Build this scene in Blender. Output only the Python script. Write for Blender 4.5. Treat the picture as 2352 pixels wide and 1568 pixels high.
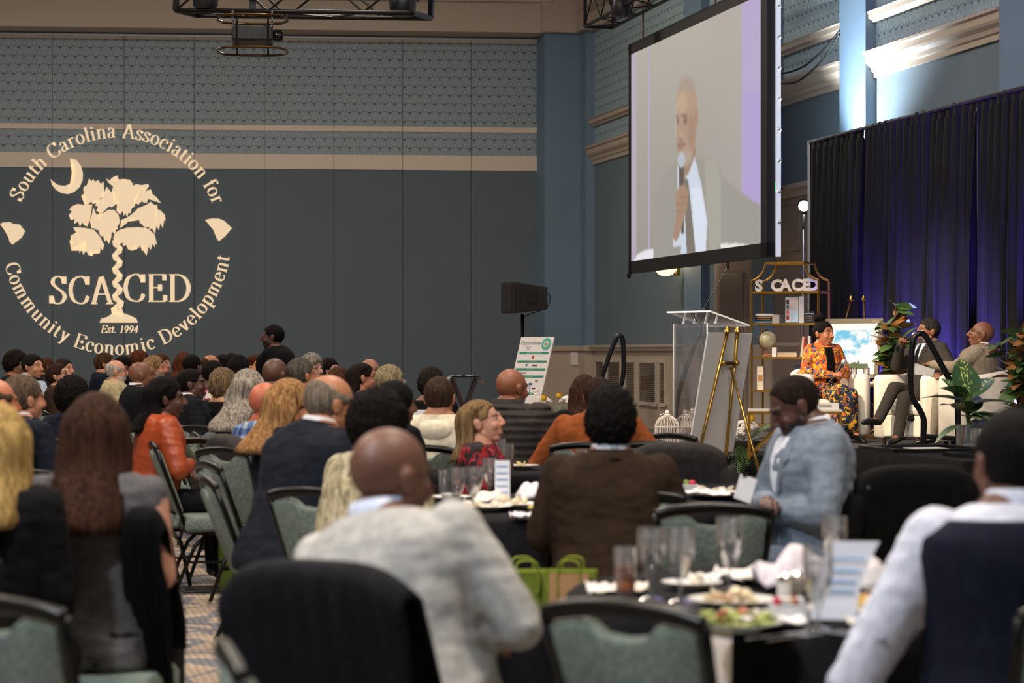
import bpy, bmesh, math, random
import numpy as np
from mathutils import Vector, Matrix, noise
PI = math.pi
for o in list(bpy.data.objects): bpy.data.objects.remove(o)
scn = bpy.context.scene
COL = scn.collection
random.seed(7); np.random.seed(7)
# ---------------- camera (level, lens shifted up a little) ----------------
F = 5300.0; HZ = 808.0; CH = 1.40
cam = bpy.data.cameras.new('camera'); camo = bpy.data.objects.new('camera', cam); COL.objects.link(camo)
camo.location = (0, 0, CH); camo.rotation_euler = (PI/2, 0, 0)
cam.sensor_width = 36; cam.lens = F/2352*36; cam.shift_y = (HZ-784)/2352
cam.clip_start = 0.2; cam.clip_end = 200
cam.dof.use_dof = True; cam.dof.focus_distance = 22.5; cam.dof.aperture_fstop = 3.6
scn.camera = camo
scn.view_settings.view_transform = 'Standard'; scn.view_settings.look = 'None'
scn.view_settings.gamma = 1; scn.view_settings.use_curve_mapping = False
scn.view_settings.exposure = 0.0
# ---------------- room frame: a = distance to the right, b = distance along the right wall ----------------
PHI = math.atan2(.2219, .9751); NX, NY = math.cos(PHI), math.sin(PHI)
def AB(a, b, z=0): return Vector((a*NX - b*NY, a*NY + b*NX, z))
def P(px, py, d): return Vector(((px-1176)/F*d, d, CH - (py-HZ)*d/F))
def G(px, d, z=0): return Vector(((px-1176)/F*d, d, z))
def ratio(px):
    t = (px-1176)/F; return (t*NX+NY)/(-t*NY+NX)
def b_at(px, a): return a/ratio(px)
# ---------------- world and lights ----------------
w = bpy.data.worlds.new('world'); scn.world = w; w.use_nodes = True
w.node_tree.nodes['Background'].inputs[0].default_value = (.85, .88, 1, 1)
w.node_tree.nodes['Background'].inputs[1].default_value = .10
SPOTP = 1800
def light(name, kind, loc, tgt, power, col, size=1, size_y=None, cone=60, blend=.5):
    l = bpy.data.lights.new(name, kind); l.energy = power; l.color = col
    if kind == 'AREA':
        l.shape = 'RECTANGLE' if size_y else 'DISK'; l.size = size
        if size_y: l.size_y = size_y
    elif kind == 'SPOT': l.spot_size = math.radians(cone); l.spot_blend = blend; l.shadow_soft_size = size
    else: l.shadow_soft_size = size
    o = bpy.data.objects.new(name, l); COL.objects.link(o); o.location = loc
    if tgt is not None: o.rotation_euler = (Vector(tgt)-Vector(loc)).to_track_quat('-Z', 'Y').to_euler()
    return o
WARM = (1, .87, .73); KEY = (1, .82, .58)
for i, (a, b) in enumerate([(-2.5, 5), (4, 5), (-2.5, 13), (4, 13), (-2.5, 22), (4, 22), (-1.5, 32), (5, 32)]):
    light('ceiling_downlight', 'AREA', AB(a, b, 8.6), AB(a, b, 0), [480, 480, 430, 430, 360, 260, 400, 300][i], WARM, 1.1)
light('stage_key', 'SPOT', AB(1.5, 15, 6.2), AB(8.2, 20.9, 1.0), 4200, KEY, .15, cone=24, blend=.6)
light('stage_key', 'SPOT', AB(2.5, 25, 6.4), AB(8.0, 22, 1.1), 1500, KEY, .15, cone=30, blend=.6)
light('stage_key', 'SPOT', AB(3.0, 12, 6.4), AB(5.5, 20.5, 1.0), 500, (1, .9, .75), .2, cone=24, blend=.6)
light('front_fill_light', 'AREA', AB(-3, 2, 6.5), AB(2, 9, 1), 380, (.75, .85, 1), .6)  # unseen cool fill lamp high at camera left, aimed at the near tables
# ---------------- mesh helpers ----------------
def frame_of(d):
    d = Vector(d).normalized()
    up = Vector((0, 0, 1)) if abs(d.z) < .95 else Vector((1, 0, 0))
    x = d.cross(up).normalized(); y = x.cross(d).normalized()
    return x, y, d
class MB:
    def __init__(s): s.v = []; s.f = []; s.m = []; s.mi = 0
    def add(s, vs, fs):
        n = len(s.v); s.v += [tuple(p) for p in vs]; s.f += [tuple(i+n for i in f) for f in fs]; s.m += [s.mi]*len(fs); return s
    def box(s, c, d, rz=0, M=None):
        cx, cy, cz = c; x, y, z = d[0]/2, d[1]/2, d[2]/2; co, si = math.cos(rz), math.sin(rz)
        vs = []
        for k in (-z, z):
            for i, j in ((-x, -y), (x, -y), (x, y), (-x, y)):
                p = Vector((cx+i*co-j*si, cy+i*si+j*co, cz+k)); vs.append(M @ p if M else p)
        return s.add(vs, [(0,3,2,1),(4,5,6,7),(0,1,5,4),(1,2,6,5),(2,3,7,6),(3,0,4,7)])
    def bar(s, p, q, w, h=None):
        h = h or w; p, q = Vector(p), Vector(q); x, y, d = frame_of(q-p); vs = []
        for c in (p, q):
            for i, j in ((-w, -h), (w, -h), (w, h), (-w, h)): vs.append(c + x*i/2 + y*j/2)
        return s.add(vs, [(0,1,2,3)[::-1],(4,5,6,7),(0,1,5,4),(1,2,6,5),(2,3,7,6),(3,0,4,7)])
    def tube(s, pts, r, n=8, closed=False, flat=1):
        pts = [Vector(p) for p in pts]; N = len(pts); rs = r if isinstance(r, (list, tuple)) else [r]*N
        vs = []; px = None
        for i, p in enumerate(pts):
            a = pts[(i-1) % N] if (closed or i) else p; b = pts[(i+1) % N] if (closed or i < N-1) else p
            d = (b-a).normalized() if (b-a).length > 1e-9 else Vector((0, 0, 1))
            if px is None: px, py, _ = frame_of(d)
            px = (px - d*px.dot(d)).normalized(); py = d.cross(px)
            for k in range(n):
                t = 2*PI*k/n; vs.append(p + (px*math.cos(t) + py*math.sin(t)*flat)*rs[i])
        fs = []
        for i in range(N if closed else N-1):
            for k in range(n):
                j = (i+1) % N; fs.append((i*n+k, i*n+(k+1) % n, j*n+(k+1) % n, j*n+k))
        if not closed: fs += [tuple(range(n))[::-1], tuple((N-1)*n+k for k in range(n))]
        return s.add(vs, fs)
    def lathe(s, prof, c=(0, 0, 0), n=20, sx=1, sy=1, cap=True):
        vs = []; 
        for r, z in prof:
            for k in range(n):
                t = 2*PI*k/n; vs.append((c[0]+r*math.cos(t)*sx, c[1]+r*math.sin(t)*sy, c[2]+z))
        fs = [(i*n+k, i*n+(k+1) % n, (i+1)*n+(k+1) % n, (i+1)*n+k) for i in range(len(prof)-1) for k in range(n)]
        if cap: fs += [tuple(range(n))[::-1], tuple((len(prof)-1)*n+k for k in range(n))]
        return s.add(vs, fs)
    def ell(s, c, r, n=12, m=8, M=None):
        r = (r, r, r) if not isinstance(r, (tuple, list)) else r
        vs = []; c = Vector(c)
        for i in range(1, m):
            a = PI*i/m
            for k in range(n):
                t = 2*PI*k/n; vs.append(Vector((r[0]*math.sin(a)*math.cos(t), r[1]*math.sin(a)*math.sin(t), r[2]*math.cos(a))))
        vs += [Vector((0, 0, r[2])), Vector((0, 0, -r[2]))]
        vs = [(M @ p if M else p)+c for p in vs]; T = (m-1)*n
        fs = [(i*n+k, (i+1)*n+k, (i+1)*n+(k+1) % n, i*n+(k+1) % n) for i in range(m-2) for k in range(n)]
        fs += [(T, k, (k+1) % n) for k in range(n)] + [(T+1, (m-2)*n+(k+1) % n, (m-2)*n+k) for k in range(n)]
        return s.add(vs, fs)
    def cap(s, p, r1, q, r2, n=12):          # tapered capsule
        p, q = Vector(p), Vector(q); x, y, d = frame_of(q-p); vs = []; L = 0
        for c, r, sg in ((p, r1, -1), (q, r2, 1)):
            for k in ((3, 2, 1, 0) if sg < 0 else (0, 1, 2, 3)):
                a = k*PI/2/3.4
                for j in range(n):
                    t = 2*PI*j/n; vs.append(c + d*sg*r*math.sin(a) + (x*math.cos(t)+y*math.sin(t))*r*math.cos(a))
                L += 1
        fs = [(i*n+k, (i+1)*n+k, (i+1)*n+(k+1) % n, i*n+(k+1) % n)[::-1] for i in range(L-1) for k in range(n)]
        fs += [tuple(range(n))[::-1], tuple((L-1)*n+k for k in range(n))]
        return s.add(vs, fs)
    def loft(s, rings, closed=True):
        n = len(rings[0]); vs = [p for r in rings for p in r]
        fs = [(i*n+k, i*n+(k+1) % n, (i+1)*n+(k+1) % n, (i+1)*n+k) for i in range(len(rings)-1) for k in range(n)]
        if closed: fs += [tuple(range(n))[::-1], tuple((len(rings)-1)*n+k for k in range(n))]
        return s.add(vs, fs)
    def prism(s, pts, O, X, Y, t):           # flat outline with thickness t along X x Y
        O, X, Y = Vector(O), Vector(X), Vector(Y); N = X.cross(Y).normalized()*t; n = len(pts)
        vs = [O + X*a + Y*b for a, b in pts] + [O + X*a + Y*b + N for a, b in pts]
        return s.add(vs, [tuple(range(n))[::-1], tuple(range(n, 2*n))] + [(i, (i+1) % n, n+(i+1) % n, n+i) for i in range(n)])
    def xf(s, M, i0=0):
        s.v[i0:] = [tuple(M @ Vector(p)) for p in s.v[i0:]]; return s
    def mesh(s, name):
        me = bpy.data.meshes.new(name); me.from_pydata(s.v, [], s.f); return me
    def build(s, name, mats, parent=None, smooth=False, bevel=0):
        me = s.mesh(name); mats = mats if isinstance(mats, list) else [mats]
        for m in mats: me.materials.append(m)
        if len(mats) > 1: me.polygons.foreach_set('material_index', s.m)
        o = bpy.data.objects.new(name, me); COL.objects.link(o); o.parent = parent
        if smooth:
            me.polygons.foreach_set('use_smooth', [True]*len(me.polygons))
            if smooth != 'all':
                try: me.set_sharp_from_angle(angle=math.radians(40))
                except Exception: pass
        if bevel:
            b = o.modifiers.new('bevel', 'BEVEL'); b.width = bevel; b.segments = 2; b.limit_method = 'ANGLE'
        return o
def remesh(mb, voxel, smooth_it=3, extra=None):
    me = mb.mesh('tmp'); o = bpy.data.objects.new('tmp', me); COL.objects.link(o)
    r = o.modifiers.new('r', 'REMESH'); r.mode = 'VOXEL'; r.voxel_size = voxel; r.use_smooth_shade = True
    if smooth_it:
        m = o.modifiers.new('s', 'SMOOTH'); m.factor = .5; m.iterations = smooth_it
    dg = bpy.context.evaluated_depsgraph_get(); ev = o.evaluated_get(dg); m2 = ev.to_mesh()
    n = len(m2.vertices); v = np.zeros(n*3); m2.vertices.foreach_get('co', v); v = v.reshape(-1, 3)
    f = [tuple(p.vertices) for p in m2.polygons]
    ev.to_mesh_clear(); bpy.data.objects.remove(o); bpy.data.meshes.remove(me)
    return v, f
def mesh_obj(name, v, f, mats, parent=None, fm=None, col=None, smooth=True):
    me = bpy.data.meshes.new(name); me.from_pydata(v.tolist() if hasattr(v, 'tolist') else v, [], f)
    for m in (mats if isinstance(mats, list) else [mats]): me.materials.append(m)
    if fm is not None: me.polygons.foreach_set('material_index', fm)
    if smooth: me.polygons.foreach_set('use_smooth', [True]*len(f))
    if col is not None:
        at = me.color_attributes.new('Col', 'FLOAT_COLOR', 'POINT')
        c4 = np.ones((len(v), 4)); c4[:, :3] = col; at.data.foreach_set('color', c4.ravel())
    o = bpy.data.objects.new(name, me); COL.objects.link(o); o.parent = parent
    return o
def tag(o, label=None, cat=None, group=None, kind=None):
    if label: o['label'] = label
    if cat: o['category'] = cat
    if group: o['group'] = group
    if kind: o['kind'] = kind
    return o
def thing(name, label, cat, loc=(0, 0, 0), rz=0, group=None, sc=1):
    o = bpy.data.objects.new(name, None); COL.objects.link(o); o.location = loc; o.rotation_euler = (0, 0, rz)
    o.scale = (sc, sc, sc); o.empty_display_size = .1
    return tag(o, label, cat, group)
def dup(root, loc, rz, label, group=None, name=None, sc=1):
    r = root.copy(); COL.objects.link(r); r.location = loc; r.rotation_euler = (0, 0, rz); r['label'] = label; r.scale = (sc, sc, sc)
    if name: r.name = name
    if group: r['group'] = group
    elif 'group' in r: del r['group']
    for ch in list(root.children):
        c = ch.copy(); COL.objects.link(c); c.parent = r
        for g in ch.children:
            d = g.copy(); COL.objects.link(d); d.parent = c
    return r
def cr(pts, n=6, closed=False):              # Catmull-Rom
    pts = [np.array(p, float) for p in pts]; N = len(pts); out = []
    g = (lambda i: pts[i % N]) if closed else (lambda i: pts[min(max(i, 0), N-1)])
    for i in range(N if closed else N-1):
        a, b, c, d = g(i-1), g(i), g(i+1), g(i+2)
        for k in range(n):
            t = k/n; out.append(.5*(2*b+(c-a)*t+(2*a-5*b+4*c-d)*t*t+(3*b-a-3*c+d)*t**3))
    if not closed: out.append(pts[-1])
    return [tuple(p) for p in out]
# ---------------- materials ----------------
_M = {}
def srgb(c):
    if isinstance(c, str): c = tuple(int(c[i:i+2], 16)/255 for i in (0, 2, 4))
    return tuple(x/12.92 if x <= .04045 else ((x+.055)/1.055)**2.4 for x in c)
def nd(nt, t, **kw):
    n = nt.nodes.new(t)
    for k, v in kw.items(): setattr(n, k, v)
    return n
def mat(name, c, rough=.6, metal=0, bump=0, bscale=60, vary=0, vscale=8, emit=None, es=1, alpha=None, trans=0, ior=1.45, stretch=None, spec=None, sheen=0, c2=None):
    key = (name, str(c), rough, metal, bump, vary, es, str(emit), str(c2), bscale)
    if key in _M: return _M[key]
    m = bpy.data.materials.new(name); m.use_nodes = True; nt = m.node_tree; b = nt.nodes['Principled BSDF']; L = nt.links
    col = srgb(c); b.inputs['Base Color'].default_value = (*col, 1); b.inputs['Roughness'].default_value = rough; b.inputs['Metallic'].default_value = metal
    if spec is not None: b.inputs['Specular IOR Level'].default_value = spec
    if sheen: b.inputs['Sheen Weight'].default_value = sheen
    if trans: b.inputs['Transmission Weight'].default_value = trans; b.inputs['IOR'].default_value = ior
    if emit: b.inputs['Emission Color'].default_value = (*srgb(emit), 1); b.inputs['Emission Strength'].default_value = es
    tc = None
    if bump or vary or c2:
        tc = nd(nt, 'ShaderNodeTexCoord'); mp = nd(nt, 'ShaderNodeMapping'); L.new(tc.outputs['Object'], mp.inputs[0])
        if stretch: mp.inputs['Scale'].default_value = stretch
    if bump:
        n = nd(nt, 'ShaderNodeTexNoise'); n.inputs['Scale'].default_value = bscale; n.inputs['Detail'].default_value = 3; L.new(mp.outputs[0], n.inputs[0])
        bp = nd(nt, 'ShaderNodeBump'); bp.inputs['Strength'].default_value = bump; bp.inputs['Distance'].default_value = .02; L.new(n.outputs[0], bp.inputs['Height']); L.new(bp.outputs[0], b.inputs['Normal'])
    if vary or c2:
        n = nd(nt, 'ShaderNodeTexNoise'); n.inputs['Scale'].default_value = vscale; n.inputs['Detail'].default_value = 4; L.new(mp.outputs[0], n.inputs[0])
        r = nd(nt, 'ShaderNodeValToRGB'); L.new(n.outputs[0], r.inputs[0]); L.new(r.outputs[0], b.inputs['Base Color'])
        r.color_ramp.elements[0].position = .36; r.color_ramp.elements[1].position = .64
        r.color_ramp.elements[0].color = (*(srgb(c2) if c2 else [x*(1-vary) for x in col]), 1); r.color_ramp.elements[1].color = (*(col if c2 else [min(1, x*(1+vary)) for x in col]), 1)
    _M[key] = m; return m
def cloth(c, rough=.85, bump=.25, c2=None): return mat('cloth', c, rough, 0, bump, 9, .12 if not c2 else 0, 30, c2=c2, sheen=.0, spec=.12)
def metal(c, rough=.3): return mat('metal', c, rough, 1)
def paint(c, rough=.5): return mat('paint', c, rough)
GLASS = None
def glass_mat(name='clear_glass', tint=(1, 1, 1), rough=0):
    k = ('glass', name)
    if k in _M: return _M[k]
    m = bpy.data.materials.new(name); m.use_nodes = True; nt = m.node_tree; nt.nodes.clear()
    o = nd(nt, 'ShaderNodeOutputMaterial'); t = nd(nt, 'ShaderNodeBsdfTransparent'); t.inputs[0].default_value = (*[x*.975 for x in tint], 1)
    g = nd(nt, 'ShaderNodeBsdfGlossy'); g.inputs['Roughness'].default_value = .03+rough; lw = nd(nt, 'ShaderNodeLayerWeight'); lw.inputs[0].default_value = .35
    mx = nd(nt, 'ShaderNodeMixShader'); mu = nd(nt, 'ShaderNodeMath', operation='MULTIPLY_ADD'); mu.inputs[1].default_value = .9; mu.inputs[2].default_value = (.05 if name == 'acrylic' else .13)
    L = nt.links; df = nd(nt, 'ShaderNodeBsdfDiffuse'); mh = nd(nt, 'ShaderNodeMixShader'); mh.inputs[0].default_value = .02 if name == 'acrylic' else .06; L.new(t.outputs[0], mh.inputs[1]); L.new(df.outputs[0], mh.inputs[2]); t = mh; L.new(lw.outputs['Facing'], mu.inputs[0]); L.new(mu.outputs[0], mx.inputs[0]); L.new(t.outputs[0], mx.inputs[1]); L.new(g.outputs[0], mx.inputs[2]); L.new(mx.outputs[0], o.inputs[0])  # white haze mixed in for room light reflected in the glass
    _M[k] = m; return m
def vcol_mat(name, rough=.5, emit=0, bump=0):
    k = ('vcol', name)
    if k in _M: return _M[k]
    m = bpy.data.materials.new(name); m.use_nodes = True; nt = m.node_tree; b = nt.nodes['Principled BSDF']
    a = nd(nt, 'ShaderNodeVertexColor'); a.layer_name = 'Col'; b.inputs['Roughness'].default_value = rough
    if emit:
        nt.links.new(a.outputs[0], b.inputs['Emission Color']); b.inputs['Emission Strength'].default_value = emit; b.inputs['Base Color'].default_value = (.02, .02, .02, 1)
    else: nt.links.new(a.outputs[0], b.inputs['Base Color'])
    if bump:
        n = nd(nt, 'ShaderNodeTexNoise'); n.inputs['Scale'].default_value = 70; n.inputs['Detail'].default_value = 4; bp = nd(nt, 'ShaderNodeBump'); bp.inputs['Strength'].default_value = bump; bp.inputs['Distance'].default_value = .004
        tc = nd(nt, 'ShaderNodeTexCoord'); nt.links.new(tc.outputs['Object'], n.inputs[0]); nt.links.new(n.outputs[0], bp.inputs['Height']); nt.links.new(bp.outputs[0], b.inputs['Normal'])
    _M[k] = m; return m
BRASS = metal('b08d45', .28); BLACKM = mat('black_metal', '131212', .35, .3); GOLD = mat('gold_frame', 'b58a3c', .35, .85)
CHROME = metal('c8c8c8', .2)
def text_mesh(txt, size, loc, rx=PI/2, rz=0, m=None, parent=None, name='lettering', ext=.0, align='CENTER', M=None, bold=0):
    c = bpy.data.curves.new(name, 'FONT'); c.body = txt; c.size = size; c.align_x = align; c.align_y = 'CENTER'; c.extrude = ext; c.offset = bold; c.resolution_u = 3
    t = bpy.data.objects.new('t', c); COL.objects.link(t); dg = bpy.context.evaluated_depsgraph_get()
    me = bpy.data.meshes.new_from_object(t.evaluated_get(dg)); bpy.data.objects.remove(t); bpy.data.curves.remove(c)
    MM = M if M is not None else Matrix.Translation(loc) @ Matrix.Rotation(rz, 4, 'Z') @ Matrix.Rotation(rx, 4, 'X')
    me.transform(MM); me.materials.clear(); me.materials.append(m); me.name = name
    o = bpy.data.objects.new(name, me); COL.objects.link(o); o.parent = parent; return o
# broad-nib roman lettering, drawn as strokes: thick where the pen runs vertically
def ell_pts(cx, cy, rx, ry, a0, a1, n=14):
    return [(cx+rx*math.cos(math.radians(a0+(a1-a0)*i/n)), cy+ry*math.sin(math.radians(a0+(a1-a0)*i/n))) for i in range(n+1)]
def V(x, y0, y1): return [(x, y0), (x, y1)]
def H(x0, x1, y): return [(x0, y), (x1, y)]
GL = {
'S': (.5, [cr([(.41,.52),(.36,.64),(.25,.69),(.12,.63),(.10,.51),(.22,.39),(.36,.30),(.43,.18),(.37,.05),(.25,.0),(.12,.04),(.06,.18)]), V(.42,.5,.69), V(.05,.0,.2)]),
'C': (.62, [cr([(.55,.50),(.49,.63),(.36,.69),(.16,.60),(.08,.35),(.16,.09),(.36,.0),(.50,.05),(.57,.19)]), V(.56,.48,.69)]),
'A': (.64, [[(.32,.69),(.56,0)], [(.30,.66),(.29,.66),(.09,0)], H(.17,.46,.24), H(.02,.2,.0), H(.44,.64,.0)]),
'E': (.56, [V(.14,0,.68), H(.05,.5,.68), H(.05,.52,0), H(.14,.38,.35), V(.5,.53,.69), V(.52,0,.16), V(.38,.27,.43)]),
'D': (.66, [V(.14,0,.68), H(.05,.3,.68), H(.05,.3,0), ell_pts(.27,.34,.31,.34,90,-90)]),
'o': (.46, [ell_pts(.23,.23,.17,.235,0,360,20)]), 'c': (.42, [ell_pts(.24,.23,.17,.235,45,315), V(.36,.3,.43)]),
'e': (.43, [ell_pts(.23,.23,.17,.235,0,320,18), H(.06,.40,.24)]),
'a': (.44, [cr([(.08,.37),(.14,.46),(.23,.46),(.31,.38),(.31,.1),(.34,.02),(.43,.03)]), cr([(.31,.28),(.12,.22),(.07,.12),(.13,.01),(.24,.03),(.31,.1)])]),
'n': (.52, [V(.13,0,.46), cr([(.13,.36),(.22,.45),(.32,.45),(.39,.36),(.39,0)]), H(.04,.13,.45), H(.04,.22,0), H(.31,.48,0)]),
'm': (.78, [V(.13,0,.46), cr([(.13,.36),(.21,.45),(.30,.45),(.37,.36),(.37,0)]), cr([(.37,.36),(.46,.45),(.55,.45),(.62,.36),(.62,0)]), H(.04,.13,.45), H(.04,.22,0), H(.29,.46,0), H(.54,.71,0)]),
'u': (.52, [cr([(.12,.45),(.12,.12),(.18,.01),(.28,.01),(.38,.1)]), V(.38,0,.46), H(.04,.13,.45), H(.30,.39,.45), H(.38,.47,0)]),
'r': (.38, [V(.13,0,.46), cr([(.13,.33),(.2,.44),(.28,.46),(.34,.4)]), H(.04,.13,.45), H(.04,.24,0)]),
'i': (.26, [V(.13,0,.46), H(.04,.13,.45), H(.04,.22,0), [(.13,.58),(.13,.66)]]),
'l': (.26, [V(.13,0,.7), H(.04,.13,.69), H(.04,.22,0)]),
'h': (.52, [V(.13,0,.7), cr([(.13,.36),(.22,.45),(.32,.45),(.39,.36),(.39,0)]), H(.04,.13,.69), H(.04,.22,0), H(.31,.48,0)]),
't': (.3, [cr([(.13,.58),(.13,.08),(.18,.01),(.27,.03)]), H(.03,.27,.45)]),
'f': (.3, [cr([(.33,.62),(.28,.7),(.18,.68),(.14,.56),(.14,0)]), H(.03,.27,.45), H(.04,.24,0)]),
's': (.36, [cr([(.29,.36),(.25,.45),(.17,.47),(.08,.41),(.1,.31),(.24,.2),(.3,.12),(.24,.02),(.16,0),(.06,.04),(.05,.14)]), V(.29,.34,.46)]),
'y': (.46, [[(.1,.45),(.25,.03)], cr([(.38,.45),(.25,.03),(.18,-.15),(.08,-.18)]), H(.03,.19,.45), H(.31,.46,.45)]),
'v': (.46, [[(.1,.45),(.25,0)], [(.38,.45),(.25,0)], H(.03,.19,.45), H(.31,.46,.45)]),
'p': (.5, [V(.12,-.2,.46), cr([(.12,.36),(.24,.46),(.36,.42),(.42,.23),(.36,.04),(.24,0),(.12,.08)]), H(.04,.12,.45), H(.03,.22,-.2)]),
'd': (.5, [V(.38,0,.7), cr([(.38,.36),(.26,.46),(.14,.42),(.08,.23),(.14,.04),(.26,0),(.38,.1)]), H(.3,.38,.69), H(.38,.46,0)]),
'1': (.34, [V(.18,0,.64), H(.08,.28,0), [(.18,.63),(.09,.57)]]), '9': (.44, [ell_pts(.22,.44,.14,.19,0,360), cr([(.36,.46),(.34,.2),(.25,.04),(.12,0)])]),
'4': (.46, [V(.3,0,.64), [(.3,.62),(.05,.2)], H(.05,.42,.2), H(.22,.38,0)]), '.': (.2, [[(.08,.0),(.08,.07)]]), ' ': (.26, []),
'R': (.6, [V(.14,0,.68), cr([(.05,.68),(.3,.69),(.42,.6),(.42,.45),(.3,.36),(.14,.36)]), [(.3,.36),(.52,.02)], H(.05,.24,0)]),
}
def strokes(txt, size, thick=.105, thin=.035, track=0, slant=0):
    """list of (glyph x0, advance, [quad strips as point pairs]) in local units"""
    out = []; x = 0
    for ch in txt:
        adv, st = GL[ch]; g = []
        for pl in st:
            pl = [np.array(p, float) for p in pl]; L = []
            for i, p in enumerate(pl):
                a = pl[max(i-1, 0)]; b = pl[min(i+1, len(pl)-1)]; d = b-a; ln = np.hypot(*d)
                if ln < 1e-6: continue
                d = d/ln; w = thin + (thick-thin)*abs(d[1])**1.6; nrm = np.array([-d[1], d[0]])
                L.append(((p+nrm*w/2)*size, (p-nrm*w/2)*size))
            if slant: L = [(np.array((a[0]+a[1]*slant, a[1])), np.array((b[0]+b[1]*slant, b[1]))) for a, b in L]
            g.append(L)
        out.append((x*size, adv*size, g)); x += adv+track
    return out, (x-track)*size
# ---------------- people ----------------
SEC = [(.45,-.03,.165,.13),(.53,-.02,.18,.145),(.62,-.01,.17,.14),(.72,0,.16,.13),(.82,.0,.168,.13),(.92,.0,.186,.13),(.99,-.005,.192,.117),(1.035,-.012,.180,.098),(1.065,-.02,.148,.082),(1.09,-.022,.108,.070),(1.115,-.02,.072,.062),(1.14,-.018,.058,.056)]
def sec(z, bx=1, by=1):
    z = min(max(z, SEC[0][0]), SEC[-1][0])
    for a, b in zip(SEC, SEC[1:]):
        if z <= b[0]:
            t = (z-a[0])/(b[0]-a[0]); cy, rx, ry = [a[i]+(b[i]-a[i])*t for i in (1, 2, 3)]
            k = 1 if z < 1.03 else max(0, 1-(z-1.03)/.06)
            belly = 1+(by-1)*(1.35 if .5 < z < .8 else 1)
            return cy, rx*(1+(bx-1)*k), ry*(1+(belly-1)*k)
def ring(cy, rx, ry, z, off=0, n=20):
    out = []
    for k in range(n):
        t = 2*PI*k/n; c, s_ = math.cos(t), math.sin(t); e = .85
        out.append(Vector(((rx+off)*math.copysign(abs(c)**e, c), cy+(ry+off)*math.copysign(abs(s_)**e, s_), z)))
    return out
def torso(mb, off, z0, z1, bx, by, step=.04):
    zs = [z0+(z1-z0)*i/max(2, int((z1-z0)/step)) for i in range(max(2, int((z1-z0)/step))+1)]
    mb.loft([ring(*sec(z, bx, by), z, off) for z in zs])
HEADPRIM = None
def head_prims(jaw=1, nose=1):
    m = MB()
    m.ell((0,-.014,.028), (.077,.096,.089), 20, 14); m.ell((0,.030,-.018), (.063,.062,.088), 18, 12)
    m.ell((0,.055,-.086), (.027*jaw,.022,.022)); m.ell((0,.032,-.058), (.053*jaw,.050,.042))
    for s in (-1, 1):
        m.cap((s*.047*jaw,.004,-.050), .022, (s*.018,.054,-.084), .019)
        m.cap((s*.014,.085,.031), .0095, (s*.042,.071,.032), .009)
        m.ell((s*.035,.060,-.024), (.026,.024,.026)); m.ell((s*.010*nose,.096,-.026), (.0075,.010,.008))
        m.ell((s*.079,-.008,-.002), (.007,.019,.031)); m.ell((s*.083,-.014,.008), (.006,.016,.020))
        m.cap((s*.020,.080,-.064), .0065, (0,.0865,-.066), .0085)
    m.cap((0,.090,.018), .009, (0,.110*(.6+.4*nose),-.021), .013*nose)
    m.cap((-.017,.084,-.054), .0055, (.017,.084,-.054), .0055)
    m.cap((0,.0,-.05), .056, (0,-.028,-.15), .056)
    return m
_HC = {}
def head_geo(vox, jaw, nose):
    k = (vox, jaw, nose)
    if k not in _HC: _HC[k] = remesh(head_prims(jaw, nose), vox, 2)
    return _HC[k]
def sm(x, a, b):
    t = np.clip((x-a)/(b-a), 0, 1); return t*t*(3-2*t)
def head_colors(v, skin, brow, beard):
    c = np.tile(np.array(srgb(skin)), (len(v), 1)); x, y, z = v.T
    def mixin(m, col):
        nonlocal c
        c = c*(1-m[:, None]) + np.array(col)*m[:, None]
    sk = np.array(srgb(skin))
    mixin(.35*sm(y, .06, .09)*sm(-np.abs(z+.02), -.05, -.02), sk*np.array((1.25, .95, .9)))
    lips = sm(-(((x)/.026)**2+((z+.059)/.011)**2), -1.2, -.6)*sm(y, .07, .08); mixin(lips*.7, sk*np.array((1.15, .62, .6)))
    if brow:
        b = sm(-((np.abs(x)-.030)/.019)**2-((z-.036-(.03-np.abs(np.abs(x)-.03))*.12)/.0055)**2, -1.3, -.6)*sm(y, .05, .06); mixin(b*.85, srgb(brow))
    e = sm(-((np.abs(x)-.031)/.017)**2-((z-.010)/.011)**2, -1.2, -.2)*sm(y, .05, .06); mixin(e*.45, sk*.45)
    if beard:
        b = sm(-z, .03, .042)*sm(y, -.01, .03)*sm(z, -.125, -.105); b = b*(1-lips); mixin(b*.85, srgb(beard))
    return c
def hair_mat(c1, c2, st=(3, 3, .35)):
    return mat('hair', c1, .75, 0, .6, 55, c2=c2, vscale=26, stretch=st, spec=.12)
ZL = [(-.2,-.072),(-.03,-.070),(-.012,-.02),(.015,.012),(.046,.020),(.058,.058),(.085,.082),(.2,.09)]
def zline(y, recede=0):
    for a, b in zip(ZL, ZL[1:]):
        if y <= b[0]: return a[1]+(b[1]-a[1])*(y-a[0])/(b[0]-a[0]) + recede*sm(np.array(y), .0, .06)
    return .09
_ICO = {}
def ico(n):
    if n not in _ICO:
        bm = bmesh.new(); bmesh.ops.create_icosphere(bm, subdivisions=n, radius=1)
        _ICO[n] = ([v.co.copy() for v in bm.verts], [tuple(v.index for v in f.verts) for f in bm.faces]); bm.free()
    return _ICO[n]
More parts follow.
